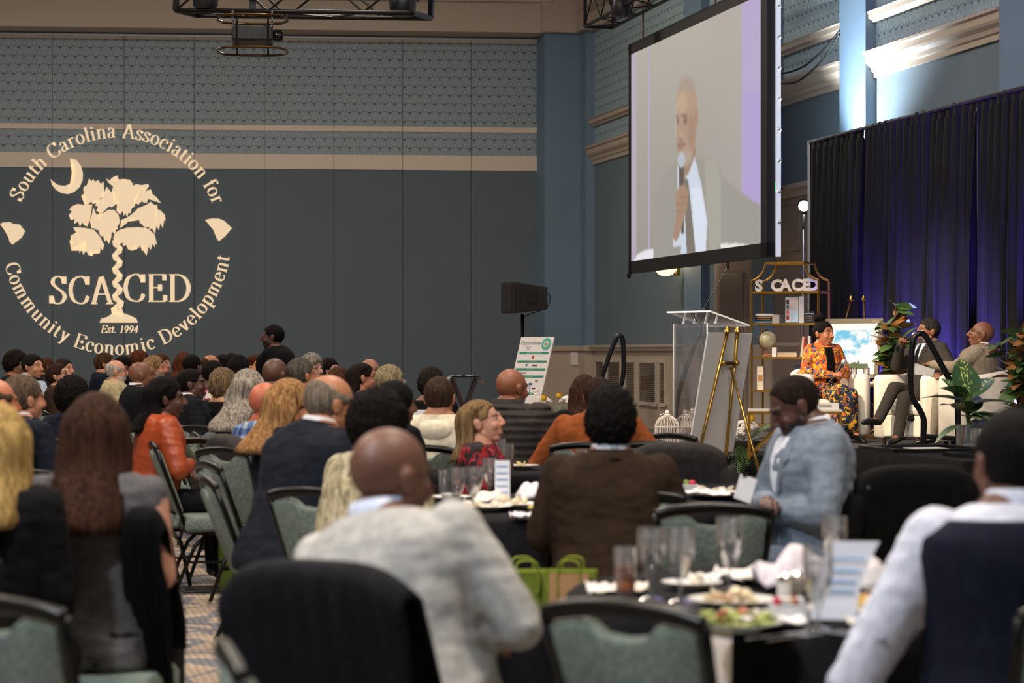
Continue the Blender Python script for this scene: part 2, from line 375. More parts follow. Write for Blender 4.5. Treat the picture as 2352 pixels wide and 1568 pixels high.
STY = {  # thickness, noise amp, freq, line shift, crown bald, lift
 'short': (.07, .012, 40, 0, 0, 0), 'crop': (.035, .006, 60, 0, 0, 0), 'buzz': (.015, .002, 60, .005, 0, 0), 'afro': (.32, .10, 26, -.012, 0, .02),
 'curly': (.24, .13, 34, -.015, 0, .015), 'tall': (.17, .12, 38, 0, 0, .03), 'balding': (.035, .008, 50, 0, 1, 0), 'full': (.13, .03, 18, -.01, 0, .01),
 'cap': (.10, .0, 10, -.02, 0, 0), 'sleek': (.05, .004, 30, -.0, 0, 0)}
def make_hair(style, c1, c2, root, Hm, far, long=0, wide=1, wave=0, seed=0, part_open=118, bun=0, recede=0, name='hair'):
    th, amp, fr, sh, bald, lift = STY[style]; vs, fs = ico(4 if far else 5)
    if long: th, amp = th*.55, .006
    out = []
    for d in vs:
        p = Vector((d.x*.080, d.y*.099-.014, d.z*.092+.028)); zl = zline(p.y, recede)+sh
        m = min(1, max(0, (p.z-zl+.007)/.014))
        if bald: m *= 1-min(1, max(0, (p.z-.035-.045*min(1, max(0, -p.y/.08)))/.02))
        n = noise.noise(d*fr*.12+Vector((seed, 0, 0)))*.5 + noise.noise(d*fr*.4+Vector((seed, 3, 0)))*1.3
        k = 1 + (th + amp*n)*m - .08*(1-m)
        q = Vector((d.x*.080*k, d.y*.099*k-.014, d.z*.092*k+.028+lift*m*max(0, d.z)))
        out.append(Hm @ q)
    mb = MB(); mb.add(out, fs)
    if long:
        rings = []; n = 34; K = 14; 
        for i in range(K+1):
            t = i/K; z = .122-(long+.122)*t; kk = min(1, max(0, (z-.055)/.05)); o = math.radians(part_open - 12*math.sin(t*PI) + (172-part_open)*kk); fz = math.sqrt(max(.03, 1-((z-.03)/.094)**2)) if z > .03 else 1
            rx = (.091+.008*min(1, t*3)+.045*wide*max(0, t-.3))*fz; ry = (.108+.004*t+.01*wide*t)*fz; cy = -.014-.02*t-.09*min(1, max(0, (-z-.07)/.14))
            w_ = wave*math.sin(t*14+seed)*.012; a = []; b = []
            for k in range(n+1):
                u = -o + 2*o*k/n; st = 1+.030*math.sin(k*2.1+seed+t*2)+.05*noise.noise(Vector((k*.45, t*(1.2+6*wave), seed)))*(1+wave)
                tip = 1-(.10+.12*noise.noise(Vector((k*.7, seed, 5))))*(t > .93)
                taper = (.022 if t < .85 else .012)*(fz if fz < 1 else 1)
                ex = 1 if abs(u) < o*.9 else .93
                a.append(Hm @ Vector((math.sin(u)*rx*st*ex*tip+w_, cy-math.cos(u)*ry*st*ex, z)))
                b.append(Hm @ Vector((math.sin(u)*(rx*st*ex*tip-taper)+w_, cy-math.cos(u)*(ry*st*ex-taper), z)))
            rings.append(a+b[::-1])
        mb.loft(rings)
    if bun: mb.ell(tuple(Hm @ Vector((0, -.045, .155))), (.062, .058, .052), 18, 12)
    return mb.build(name, hair_mat(c1, c2), root, smooth='all')
def hand_geo(side, curl=.5, spread=.25):
    m = MB(); m.ell((0, .045, 0), (.040, .050, .017)); m.cap((0, -.01, 0), .026, (0, .03, 0), .030)
    for i, (x, L) in enumerate(((-.030, .070), (-.010, .080), (.011, .075), (.030, .058))):
        c = curl*1.1; x2 = x*(1+spread); p = Vector((x, .082-.006*abs(i-1.3), 0)); a = c*.7
        q = p+Vector((x2-x, math.cos(a), -math.sin(a)))*L*.42; a += c
        r = q+Vector((0, math.cos(a), -math.sin(a)))*L*.32; a += c*.8
        s = r+Vector((0, math.cos(a), -math.sin(a)))*L*.26
        m.cap(p, .0095, q, .009, 8); m.cap(q, .009, r, .008, 8); m.cap(r, .008, s, .0068, 8)
    m.cap((-side*.032, .02, -.004), .014, (-side*.058, .052, -.016), .011, 8); m.cap((-side*.058, .052, -.016), .011, (-side*.052, .082, -.024-.01*curl), .009, 8)
    return m
def look(d, up=(0, 0, 1)):
    d = Vector(d).normalized(); u = Vector(up); x = d.cross(u); x = x.normalized() if x.length > 1e-4 else Vector((1, 0, 0)); z = x.cross(d)
    return Matrix((x, d, z)).transposed().to_4x4()
POSE = {'lap': (((.25,.03,.75),(.11,.27,.66)), ((.25,.03,.75),(.07,.29,.66))), 'table': (((.27,.13,.80),(.12,.36,.83)), ((.27,.13,.80),(.10,.36,.83))),
        'cross': (((.26,.09,.76),(-.02,.21,.80)), ((.26,.09,.76),(-.04,.19,.76))), 'down': (((.235,-.06,.76),(.25,.0,.52)), ((.235,-.06,.76),(.25,.0,.52)))}
def M3(loc, rz=0, rx=0, ry=0): return Matrix.Translation(loc) @ Matrix.Rotation(rz, 4, 'Z') @ Matrix.Rotation(rx, 4, 'X') @ Matrix.Rotation(ry, 4, 'Y')
R_ = math.radians
PEOPLE = []
def person(label, px, ytop, s, yaw, skin='6b4230', hair=None, hairc=('17110e', '0b0807'), hyaw=None, hp=0, hroll=0, lean=0, roll=0, pose='lap', arms=None, bx=1, by=1,
           top='suit', topc='20222a', sleeve='long', shirt=None, pants='17171b', tie=None, beard=None, brow='120c0a', glasses=None, eyes=False, fine=0, z0=0, stand=False,
           long=0, wide=1, wave=0, bun=0, popen=118, recede=0, topmat=None, legs=None, smax=1.1, chair=True, cyaw=None, shoes='100e0d', jaw=1, nose=1, curl=.5, handM=None, lanyard=None, who=None, cgroup=None, clabel=None, addz=0, skirt=False, hood=False, garment=None):
    sk_ = [int(skin[i:i+2], 16)/255 for i in (0, 2, 4)]; skin = ''.join('%02x' % int(255*min(.93, x**.86*(1.03 if i == 0 else 1))) for i, x in enumerate(sk_))
    d = F/s; T = P(px, ytop, d); far = s < 300
    bv = .022 if far else (.015 if s < 500 else .012); tv = .017 if far else (.012 if s < 500 else .010); hv = .008 if far else .0058
    if fine: bv, tv, hv = .012, .009, .0045
    hyaw = yaw if hyaw is None else hyaw
    up = .43 if stand else 0
    U = Matrix.Translation((0, 0, up)) @ M3((0, -.02, .52), 0, -R_(lean), R_(roll)) @ Matrix.Translation((0, .02, -.52))
    nb = U @ Vector((0, -.018, 1.07))
    Hm = M3((0, 0, 0), R_(yaw-hyaw)) @ Matrix.Rotation(-R_(hp), 4, 'X') @ Matrix.Rotation(R_(hroll), 4, 'Y')
    hb = nb + U.to_3x3() @ Vector((0, .018, .034)) ; Hc = hb + Hm.to_3x3() @ Vector((0, .012, .075)); Hm = Matrix.Translation(Hc) @ Hm
    htop = max((Hm @ Vector((0, -.01, .117))).z, (Hm @ Vector((0, .05, .10))).z); ht = Hm @ Vector((0, -.01, .117))
    extra = {'afro': .03, 'curly': .022, 'tall': .048, 'full': .012}.get(hair, 0)
    sc = min(smax, max(.82, (T.z-z0)/(htop+extra+addz)))
    hk = max(1.0, 1.08/sc)
    if hk > 1.0: Hm = Hm @ Matrix.Translation((0, 0, (hk-1)*.07)) @ Matrix.Scale(hk, 4); ht = Hm @ Vector((0, -.01, .117)); htop = max(ht.z, (Hm @ Vector((0, .05, .10))).z); sc = min(smax, max(.82, (T.z-z0)/(htop+extra+addz)))
    c, s_ = math.cos(-R_(yaw)), math.sin(-R_(yaw)); ox, oy = ht.x*sc, ht.y*sc
    root_loc = Vector((T.x-(ox*c-oy*s_), T.y-(ox*s_+oy*c), z0))
    A = arms or POSE[pose]
    sx = .178*(1+(bx-1)*.8)
    # body (skin), one surface
    b = MB(); torso(b, 0, .47, 1.14, bx, by); bu = U
    armpts = []
    for k, sd in enumerate((1, -1)):
        el, wr = A[k]; S = Vector((sd*sx, -.005, 1.015)); E = Vector((sd*el[0]*(1+(bx-1)*.6), el[1], el[2])); W = Vector((sd*wr[0], wr[1], wr[2]))
        b.cap(S, .058, E, .043); b.cap(E, .043, W, .028); armpts.append((sd, S, E, W))
    b.cap((0, -.018, 1.02), .062, (0, -.005, 1.14), .055); b.xf(U)
    LG = legs or ((((.10,.40,.53),(.11,.42,.11),(.13,.56,.04)), ((.10,.40,.53),(.11,.42,.11),(.13,.56,.04))) if not stand else (((.10,.02,.49),(.11,.0,.09),(.14,.15,.04)),)*2)
    hipz = .535 if not stand else .93
    for k, sd in enumerate((1, -1)):
        K, N_, T_ = [Vector((sd*q[0], q[1], q[2])) for q in LG[k]]; Hh = Vector((sd*.09, -.02, hipz))
        b.cap(Hh, .080, K, .055); b.cap(K, .055, N_, .036); b.cap(N_, .034, T_, .026)
    v, f = remesh(b, bv, 2); n0 = len(v); cols = [np.tile(np.array(srgb(skin)), (n0, 1))]
    hvv, hf = head_geo(hv, jaw, nose); hcol = head_colors(hvv, skin, brow, beard)
    HM = np.array(Hm); hw = hvv @ HM[:3, :3].T + HM[:3, 3]
    V_, F_ = [v, hw], list(f)+[tuple(i+n0 for i in q) for q in hf]; cols.append(hcol); n1 = n0+len(hw); armw = []
    for i, (sd, S, E, W) in enumerate(armpts):
        key = ('hand', sd, curl, fine or not far)
        if key not in _HC: _HC[key] = remesh(hand_geo(sd, curl), .0045 if (fine or not far) else .008, 1)
        gv, gf = _HC[key]
        D = (W-E); Mh = Matrix.Translation(W) @ look(D, (sd*.25, -.2, 1)) if not handM or not handM[i] else handM[i]
        MM = np.array(U @ Mh); gw = gv @ MM[:3, :3].T + MM[:3, 3]; V_.append(gw); F_ += [tuple(q+n1 for q in qq) for qq in gf]; cols.append(np.tile(np.array(srgb(skin))*.98, (len(gw), 1))); n1 += len(gw)
        armw.append(U @ W)
    root = mesh_obj('person', np.vstack(V_), F_, vcol_mat('skin', .5, bump=.15), None, col=np.vstack(cols))
    root.location = root_loc; root.rotation_euler = (0, 0, -R_(yaw)); root.scale = (sc,)*3; tag(root, label, 'person')
    # garments
    tm = topmat or cloth(topc, .9 if top == 'suit' else .85)
    g = MB(); off = .030 if top == 'suit' else (.045 if top == 'puffer' else .020)
    zt = 1.095 if top in ('suit', 'puffer', 'sweater', 'shirt') else (1.03 if sleeve == 'none' else 1.075)
    torso(g, off, .47 if not stand else .40, zt, bx, by)
    if sleeve == 'none': torso(g, .018, .95, 1.085, bx, by)
    for sd, S, E, W in armpts:
        if sleeve == 'none': g.cap(S, .062, S.lerp(E, .08), .060); continue
        S2 = S+Vector((-sd*.008, 0, 0)); k = .012 if top != 'puffer' else .028
        g.cap(S2, .066+k, E, .052+k)
        if sleeve == 'long': g.cap(E, .052+k, E.lerp(W, .93), .036+k)
    v, f = remesh(g, tv, 3)
    # cloth folds
    nz = np.array([noise.noise(Vector(p)*9)*.010+noise.noise(Vector((p[0]*14, p[1]*14, p[2]*34)))*.005 for p in v.tolist()]) if not far else np.zeros(len(v))
    cxy = np.zeros_like(v); cxy[:, 2] = v[:, 2]; cxy[:, 0] = np.clip(v[:, 0], -.12, .12); dirs = v-cxy; dirs /= np.maximum(1e-6, np.linalg.norm(dirs, axis=1))[:, None]
    if top == 'puffer': nz = nz*.3+.030*(np.abs(np.sin(v[:, 2]*PI/.048))**.5-.7)
    v = v+dirs*nz[:, None]; UM = np.array(U); v = v @ UM[:3, :3].T + UM[:3, 3]
    mesh_obj(garment or {'suit': 'jacket', 'puffer': 'puffer_jacket', 'sweater': 'sweater', 'shirt': 'shirt', 'dress': 'dress', 'vest': 'vest'}[top], v, f, tm, root)
    def neckring(name, r1, z1, r2, z2, m, th=.008, open_=0):
        q = MB(); rings = []
        for i in range(25):
            t = R_(90+open_)+R_(360-2*open_)*i/24; cc, ss = math.cos(t), math.sin(t); dz = -.018*max(0, ss)
            rings.append([U @ Vector((r*cc, -.018+r*ss, z+dz)) for r, z in ((r1, z1), (r2, z2), (r2+th, z2), (r1+th, z1))])
        q.loft(rings); return q.build(name, m, root, smooth='all')
    if shirt: neckring('shirt_collar', .078, 1.078, .067, 1.128, cloth(shirt, .7, .05), open_=8)
    if top == 'suit': neckring('collar', .108, 1.062, .078, 1.108, tm, .014, 28)
    if top == 'puffer': neckring('collar', .088, 1.06, .078, 1.125, tm, .02, 10)
    if lanyard: neckring('lanyard', .096, 1.082, .086, 1.100, cloth(lanyard, .5, 0), .004, 0)
    if hood:
        q = MB()
        q.cap((-.09, -.07, 1.045), .042, (.09, -.07, 1.045), .042); q.cap((-.12, -.02, 1.05), .03, (-.08, -.08, 1.04), .04); q.cap((.12, -.02, 1.05), .03, (.08, -.08, 1.04), .04); q.ell((0, -.12, 1.0), (.11, .05, .07)); q.xf(U)
        hv_, hf_ = remesh(q, .012, 3); mesh_obj('hood', hv_, hf_, tm, root)
    def patch(name, rows, o_, m, th=.004):   # strip lying on the chest: rows of (z, x0, x1)
        q = MB(); rr = []
        for z, x0, x1 in rows:
            cy, rx, ry = sec(z, bx, by); L = []
            for i in range(7):
                x = x0+(x1-x0)*i/6; y = cy+(ry+off)*max(.05, 1-min(.98, abs(x)/(rx+off))**2.35)**.43; L.append((x, y, z))
            rr.append([U @ Vector((x, y+o_+th, z)) for x, y, z in L]+[U @ Vector((x, y+o_-.015, z)) for x, y, z in L[::-1]])
        q.loft(rr); return q.build(name, m, root, smooth=True)
    if top == 'suit' and shirt and (fine or s > 150):
        patch('shirt_front', [(1.055, -.052, .052), (1.03, -.058, .058), (.97, -.048, .048), (.90, -.034, .034), (.80, -.008, .008)], .0, cloth(shirt, .7, .05))
        for sd in (-1, 1):
            patch('lapel', [(z, min(sd*a, sd*b_), max(sd*a, sd*b_)) for z, a, b_ in ((1.06, .056, .085), (1.03, .060, .098), (.975, .05, .108), (.96, .047, .088), (.88, .028, .060), (.79, .004, .012))], .004, tm)
        if tie: patch('tie', [(1.05, -.016, .016), (1.03, -.013, .013), (.97, -.021, .021), (.88, -.026, .026), (.81, -.02, .02)], .006, cloth(tie, .6, .05))
    if handM is None and sleeve == 'long' and shirt and fine:
        pass
    # trousers / skirt and shoes
    g = MB(); torso(g, .016, .45, .60, bx, by)
    if stand: g.xf(Matrix.Translation((0, .0, .43)))
    for k, sd in enumerate((1, -1)):
        K, N_, T_ = [Vector((sd*q[0], q[1], q[2])) for q in LG[k]]; Hh = Vector((sd*.09, -.02, hipz))
        g.cap(Hh, .098, K, .072); g.cap(K, .072, N_.lerp(K, .04), .058)
    if skirt: g.cap((-.06, .36, .52), .09, (.06, .36, .52), .09); g.cap((0, .0, .54), .15, (0, .34, .53), .12); g.cap((-.05, .42, .44), .085, (.05, .42, .22), .11); g.cap((.05, .42, .44), .085, (-.05, .42, .22), .11)
    v, f = remesh(g, tv*1.15, 3); mesh_obj('skirt' if skirt else 'trousers', v, f, topmat if skirt else cloth(pants, .9), root)
    for k, sd in enumerate((1, -1)):
        K, N_, T_ = [Vector((sd*q[0], q[1], q[2])) for q in LG[k]]; D = (T_-N_); q = MB()
        dn = Vector((0, 0, -1)); hd = (N_-K).normalized()
        hl = N_+hd*.045; tp = hl+D.normalized()*.0; toe = T_+hd*.012
        q.cap(N_+hd*.03-D.normalized()*.02, .040, T_, .036); q.cap(T_, .037, T_+D.normalized()*.05, .028)
        v, f = remesh(q, .012, 1); mesh_obj('shoe', v, f, mat('shoe_leather', shoes, .3), root)
    if hair: make_hair(hair, hairc[0], hairc[1], root, Hm, far, long, wide, wave, seed=len(PEOPLE)*1.7, bun=bun, part_open=popen, recede=recede, name='hair' if hair != 'cap' else 'hat')
    if glasses:
        q = MB(); gr = .0022 if s > 150 else .003
        for sd in (-1, 1):
            q.tube([Hm @ Vector((sd*.033+.024*math.cos(t*PI/8), .096-.012*abs(math.cos(t*PI/8)), .006+.019*math.sin(t*PI/8))) for t in range(16)], gr, 5, closed=True)
            q.tube([Hm @ Vector(p) for p in ((sd*.056, .086, .012), (sd*.079, .03, .014), (sd*.084, -.01, .012), (sd*.084, -.022, -.004))], gr, 5)
        q.tube([Hm @ Vector(p) for p in ((-.010, .100, .010), (0, .104, .014), (.010, .100, .010))], gr, 5)
        q.build('glasses', mat('glasses_frame', glasses, .3), root)
    if eyes:
        for sd in (-1, 1):
            q = MB(); q.ell(tuple(Hm @ Vector((sd*.031, .0715, .010))), .0108, 14, 10); q.mi = 1
            q.ell(tuple(Hm @ Vector((sd*.031+.001, .0776, .0095))), .0062, 10, 8); q.build('eye', [mat('eye_white', 'c9bfb5', .3), mat('iris', '24150d', .2)], root, smooth='all')
    if chair:
        sp = root_loc + Vector((math.sin(R_(yaw))*-.04*sc, math.cos(R_(yaw))*-.04*sc, 0)); CH_LIST.append((sp, -R_(yaw if cyaw is None else cyaw), clabel or ('green upholstered banquet chair under the '+(who or label)), cgroup))
    PEOPLE.append(root); root['_U'] = 0; del root['_U']
    return root, root_loc, U, Hm, armw, sc
CH_LIST = []
# ---------------- banquet chair ----------------
def fabric_mat():
    m = mat('chair_fabric', '788479', .8, 0, .2, 120, c2='5e6a61', vscale=60); return m
def make_chair():
    t = thing('banquet_chair', 'banquet chair', 'chair'); fm = fabric_mat(); bm_ = mat('chair_metal', '15130f', .32, .5)
    q = MB(); n = 16; pts = [(-.225, -.20), (.225, -.20), (.235, .16), (.20, .235), (-.20, .235), (-.235, .16)]
    for zz, sc_ in ((.395, .96), (.41, 1.0), (.455, 1.0), (.475, .93)): pass
    rings = [[Vector((x*k, y*k, z)) for x, y in pts] for z, k in ((.385, .94), (.40, 1), (.45, 1.0), (.472, .93), (.478, .7))]
    q.loft(rings); q.build('seat', fm, t, smooth=True)
    # backrest pad: x half width grows upward, dip in the top edge
    def bp(x, h): return Vector((x, -.205-h*.36, .44+h*.955))
    out = [(-.165, .06), (.165, .06), (.188, .34), (.195, .455), (.12, .470), (.085, .462), (.055, .435), (0, .428), (-.055, .435), (-.085, .462), (-.12, .470), (-.195, .455), (-.188, .34)]
    q = MB(); N = Vector((0, .955, .36)).normalized()
    rr = []
    for k, o_ in ((.90, -.026), (.985, -.018), (1, 0), (.985, .018), (.90, .026)):
        rr.append([bp(x*k, .26+(h-.26)*k)+N*o_ for x, h in out])
    q.loft(rr); q.build('backrest', fm, t, smooth=True)
    q = MB()
    rail = [(-.175, -.02), (-.186, .15), (-.205, .36), (-.213, .475)]
    top = [(-.213, .475), (-.14, .493), (0, .503), (.14, .493), (.213, .475)]
    q.tube([bp(x, h) for x, h in rail], .0135, 8); q.tube([bp(-x, h) for x, h in rail], .0135, 8)
    q.tube([bp(x, h) for x, h in cr(top, 4)], .0165, 8, flat=1.3)
    for s in (-1, 1): q.tube(cr([bp(s*.175, -.02), (s*.185, -.19, .39), (s*.19, -.05, .372), (s*.19, .19, .372)], 5), .0125, 8)
    q.build('back_frame', bm_, t, smooth='all')
    for s in (-1, 1):
        a = MB().tube([(s*.19, .12, .375), (s*.20, .19, .30), (s*.215, .25, .012)], .0125, 8); l = a.build('leg', bm_, t, smooth='all'); MB().lathe([(.016, 0), (.016, .02)], (s*.215, .25, 0), 8).build('glide', CHROME, l)
        a = MB().tube([(s*.19, -.06, .375), (s*.20, -.14, .30), (s*.215, -.27, .012)], .0125, 8); l = a.build('leg', bm_, t, smooth='all'); MB().lathe([(.016, 0), (.016, .02)], (s*.215, -.27, 0), 8).build('glide', CHROME, l)
        MB().tube([(s*.205, -.185, .20), (s*.205, .21, .20)], .008, 6).build('stretcher', bm_, t)
    MB().tube([(-.205, -.18, .22), (.205, -.18, .22)], .008, 6).build('stretcher', bm_, t)
    return t
# ---------------- structure: floor, walls, mouldings ----------------
ROOM = Matrix.Rotation(PHI, 4, 'Z')
def room(o, kind='structure'):
    if o.parent is None: o.rotation_euler = (0, 0, PHI)
    if kind: o['kind'] = kind
    return o
BLUE = mat('wall_blue', '66767f', .75, 0, .08, 250); BLUEL = mat('pilaster_blue', '6a8295', .7, 0, .05, 250); BEIGE = mat('trim_beige', 'b3a493', .6, 0, .04, 200); BEIGED = mat('trim_shadow_gap', '6a5d50', .7)
def wallpaper(name, axis, base, dark, light_, pu=.176, pv=.155):
    m = bpy.data.materials.new(name); m.use_nodes = True; nt = m.node_tree; L = nt.links; b = nt.nodes['Principled BSDF']; b.inputs['Roughness'].default_value = .6
    tc = nd(nt, 'ShaderNodeTexCoord'); sp = nd(nt, 'ShaderNodeSeparateXYZ'); L.new(tc.outputs['Object'], sp.inputs[0])
    def mth(op, a, b_=None, c=None):
        n = nd(nt, 'ShaderNodeMath', operation=op)
        for i, x in enumerate((a, b_, c)):
            if x is None: continue
            if isinstance(x, (int, float)): n.inputs[i].default_value = x
            else: L.new(x, n.inputs[i])
        return n.outputs[0]
    u = mth('DIVIDE', sp.outputs[axis], pu); v = mth('DIVIDE', sp.outputs['Z'], pv); row = mth('FLOOR', v)
    u = mth('MULTIPLY_ADD', row, .5, u); U = mth('FRACT', mth('ADD', u, 100)); V_ = mth('FRACT', v)
    au = mth('ABSOLUTE', mth('SUBTRACT', U, .5))
    ov = mth('ADD', mth('POWER', mth('DIVIDE', au, .12), 2), mth('POWER', mth('ABSOLUTE', mth('DIVIDE', mth('SUBTRACT', V_, .55), .24)), 2))
    inn = mth('LESS_THAN', ov, 1); rim = mth('MULTIPLY', mth('LESS_THAN', ov, 1.9), mth('GREATER_THAN', ov, 1.0))
    zz = mth('ABSOLUTE', mth('SUBTRACT', V_, mth('MULTIPLY', mth('SUBTRACT', .5, au), .9))); ch = mth('LESS_THAN', zz, .06)
    dia = mth('LESS_THAN', mth('ADD', mth('MULTIPLY', mth('SUBTRACT', .5, au), 1.0), mth('ABSOLUTE', mth('MULTIPLY', mth('SUBTRACT', V_, .12), .9))), .15)
    vo = nd(nt, 'ShaderNodeTexVoronoi'); vo.feature = 'DISTANCE_TO_EDGE'; vo.inputs['Scale'].default_value = 38; L.new(tc.outputs['Object'], vo.inputs[0]); fil = mth('LESS_THAN', vo.outputs[0], .10)
    def mix(f, a, c):
        n = nd(nt, 'ShaderNodeMixRGB'); L.new(f, n.inputs[0])
        for i, x in ((1, a), (2, c)):
            if isinstance(x, tuple): n.inputs[i].default_value = (*x, 1)
            else: L.new(x, n.inputs[i])
        return n.outputs[0]
    B, D, T = srgb(base), srgb(dark), srgb(light_); half = tuple((x+y)/2 for x, y in zip(B, D))
    c = mix(fil, B, tuple((x*.55+y*.45) for x, y in zip(B, T))); c = mix(ch, c, half); c = mix(rim, c, half); c = mix(inn, c, tuple(x*.6+y*.4 for x, y in zip(T, B))); c = mix(dia, c, D)
    L.new(c, b.inputs['Base Color']); return m
PAPER = wallpaper('damask_wallpaper', 'Y', '87a0aa', '48687a', 'bccbcc'); PAPERB = wallpaper('damask_wallpaper_back', 'X', '809098', '40545e', 'a4aeae')
# floor with leaf-patterned carpet
m = bpy.data.materials.new('carpet'); m.use_nodes = True; nt = m.node_tree; L = nt.links; b = nt.nodes['Principled BSDF']; b.inputs['Roughness'].default_value = .95; b.inputs['Specular IOR Level'].default_value = .1
tc = nd(nt, 'ShaderNodeTexCoord'); nz = nd(nt, 'ShaderNodeTexNoise'); nz.inputs['Scale'].default_value = 2.2; L.new(tc.outputs['Object'], nz.inputs[0])
mx = nd(nt, 'ShaderNodeMixRGB'); mx.inputs[0].default_value = .35; L.new(tc.outputs['Object'], mx.inputs[1]); L.new(nz.outputs[1], mx.inputs[2])
wv = nd(nt, 'ShaderNodeTexWave'); wv.inputs['Scale'].default_value = 1.1; wv.inputs['Distortion'].default_value = 14; wv.inputs['Detail'].default_value = 1.5; wv.inputs['Detail Scale'].default_value = 1.3; L.new(mx.outputs[0], wv.inputs[0])
vo = nd(nt, 'ShaderNodeTexVoronoi'); vo.feature = 'DISTANCE_TO_EDGE'; vo.inputs['Scale'].default_value = 3.4; L.new(mx.outputs[0], vo.inputs[0])
r1 = nd(nt, 'ShaderNodeValToRGB'); r1.color_ramp.elements[0].position = .78; r1.color_ramp.elements[1].position = .86; L.new(wv.outputs[0], r1.inputs[0])
r2 = nd(nt, 'ShaderNodeValToRGB'); r2.color_ramp.elements[0].position = .03; r2.color_ramp.elements[1].position = .055; r2.color_ramp.elements[0].color = (1, 1, 1, 1); r2.color_ramp.elements[1].color = (0, 0, 0, 1); L.new(vo.outputs[0], r2.inputs[0])
mm = nd(nt, 'ShaderNodeMath', operation='MAXIMUM'); L.new(r1.outputs[0], mm.inputs[0]); L.new(r2.outputs[0], mm.inputs[1])
cm = nd(nt, 'ShaderNodeMixRGB'); cm.inputs[1].default_value = (*srgb('ae9c8a'), 1); cm.inputs[2].default_value = (*srgb('77757a'), 1); L.new(mm.outputs[0], cm.inputs[0])
wr = nd(nt, 'ShaderNodeTexWave'); wr.inputs['Scale'].default_value = 9; wr.inputs['Distortion'].default_value = 3; L.new(tc.outputs['Object'], wr.inputs[0])
c2 = nd(nt, 'ShaderNodeMixRGB'); c2.blend_type = 'MULTIPLY'; c2.inputs[0].default_value = .28; L.new(cm.outputs[0], c2.inputs[1]); L.new(wr.outputs[0], c2.inputs[2]); L.new(c2.outputs[0], b.inputs['Base Color'])
room(MB().box((2, 20, -.05), (26, 44, .1)).build('floor', m))
room(MB().box((2, 20, 9.05), (26, 44, .1)).build('ceiling', mat('ceiling_paint', 'cfc6ba', .8)))
# right wall
W = 10.27; B0, B1 = 6, 38.69
def rbox(q, b0, b1, z0, z1, a0, a1=None): q.box((((a0+(a1 or W+.3))/2), (b0+b1)/2, (z0+z1)/2), (abs((a1 or W+.3)-a0), b1-b0, z1-z0)); return q
wr_ = room(rbox(MB(), B0, B1, 0, 4.65, W).build('wall_right', BLUE))
p_ = rbox(MB(), B0, B1, 4.65, 9, W).build('wallpaper_panel', PAPER, wr_)
p_ = rbox(MB(), B0, B1, .0, 1.42, W-.03).build('wainscot', BEIGE, wr_)
def moulding(name, prof, b0, b1, parent=None, a=None):   # profile (proud, z) extruded along b on the right wall
    a = W if a is None else a; q = MB(); q.loft([[Vector((a-x, b_, z)) for x, z in prof] for b_ in (b0, b1)])
    o = q.build(name, BEIGE, parent); return room(o) if parent is None else o
CROWN = [(-.02, 4.64), (.035, 4.64), (.035, 4.70), (.06, 4.715), (.075, 4.76), (.12, 4.80), (.135, 4.83), (.135, 4.90), (.17, 4.915), (.17, 4.945), (-.02, 4.945)]
THIN = [(-.02, 5.30), (.05, 5.30), (.06, 5.33), (.10, 5.345), (.10, 5.405), (.12, 5.42), (-.02, 5.42)]
TOP2 = [(-.02, 6.95), (.12, 6.95), (.12, 7.25), (.3, 7.3), (.3, 8.99), (-.02, 8.99)]
RAIL = [(-.02, 1.42), (.06, 1.42), (.07, 1.47), (.10, 1.48), (.10, 1.52), (-.02, 1.52)]
pil = [(20.9, 22.0), (25.70, 26.56), (29.0, 29.9), (32.15, 33.0)]
edges = [B0]+[x for p in pil for x in p]+[B1]
n_ = 0
for i in range(0, len(edges), 2):
    moulding('crown_moulding', CROWN, edges[i], edges[i+1], wr_); moulding('picture_rail', THIN, edges[i], edges[i+1], wr_); moulding('chair_rail', RAIL, edges[i], edges[i+1], wr_, W-.03)
for b0, b1 in pil:
    o = rbox(MB(), b0, b1, 0, 6.95, W-.13).build('pilaster', BLUEL, wr_)
    rbox(MB(), b0-.0, b1+.0, 0, 1.5, W-.16).build('pilaster_base', BEIGE, wr_)
moulding('trim_2', TOP2, B0, B1)
room(rbox(MB(), B0, B1, 0, .15, W-.055, W).build('baseboard_right', BEIGE))
# louvred vents in the wainscot
VM = mat('louvre_beige', 'a39583', .6)
for x0, x1 in ((1370, 1391), (1398, 1429), (1439, 1463), (1470, 1511), (1517, 1532)):
    ba, bb = b_at(x1, W-.03), b_at(x0, W-.03); t = MB(); z0, z1 = .58, 1.26; f = .07*(bb-ba)
    for c, d in (((W-.045, (ba+bb)/2, z0), (.05, bb-ba, .06)), ((W-.045, (ba+bb)/2, z1), (.05, bb-ba, .06)), ((W-.045, ba, (z0+z1)/2), (.05, .07, z1-z0)), ((W-.045, bb, (z0+z1)/2), (.05, .07, z1-z0))): t.box(c, d)
    fr = t.build('vent_frame', mat('trim_light', 'c2b4a2', .6), wr_); q = MB(); q.box((W-.031, (ba+bb)/2, (z0+z1)/2), (.01, bb-ba-.05, z1-z0-.03)); q.build('vent_back', mat('vent_dark', '8d7f6e', .8), fr)
    q = MB()
    for k in range(19):
        z = z0+.05+k*(z1-z0-.1)/18; q.bar((W-.05, ba+.04, z), (W-.05, bb-.04, z), .028, .006)
    tag(q.build('louvre_slats', VM, fr), kind='stuff')
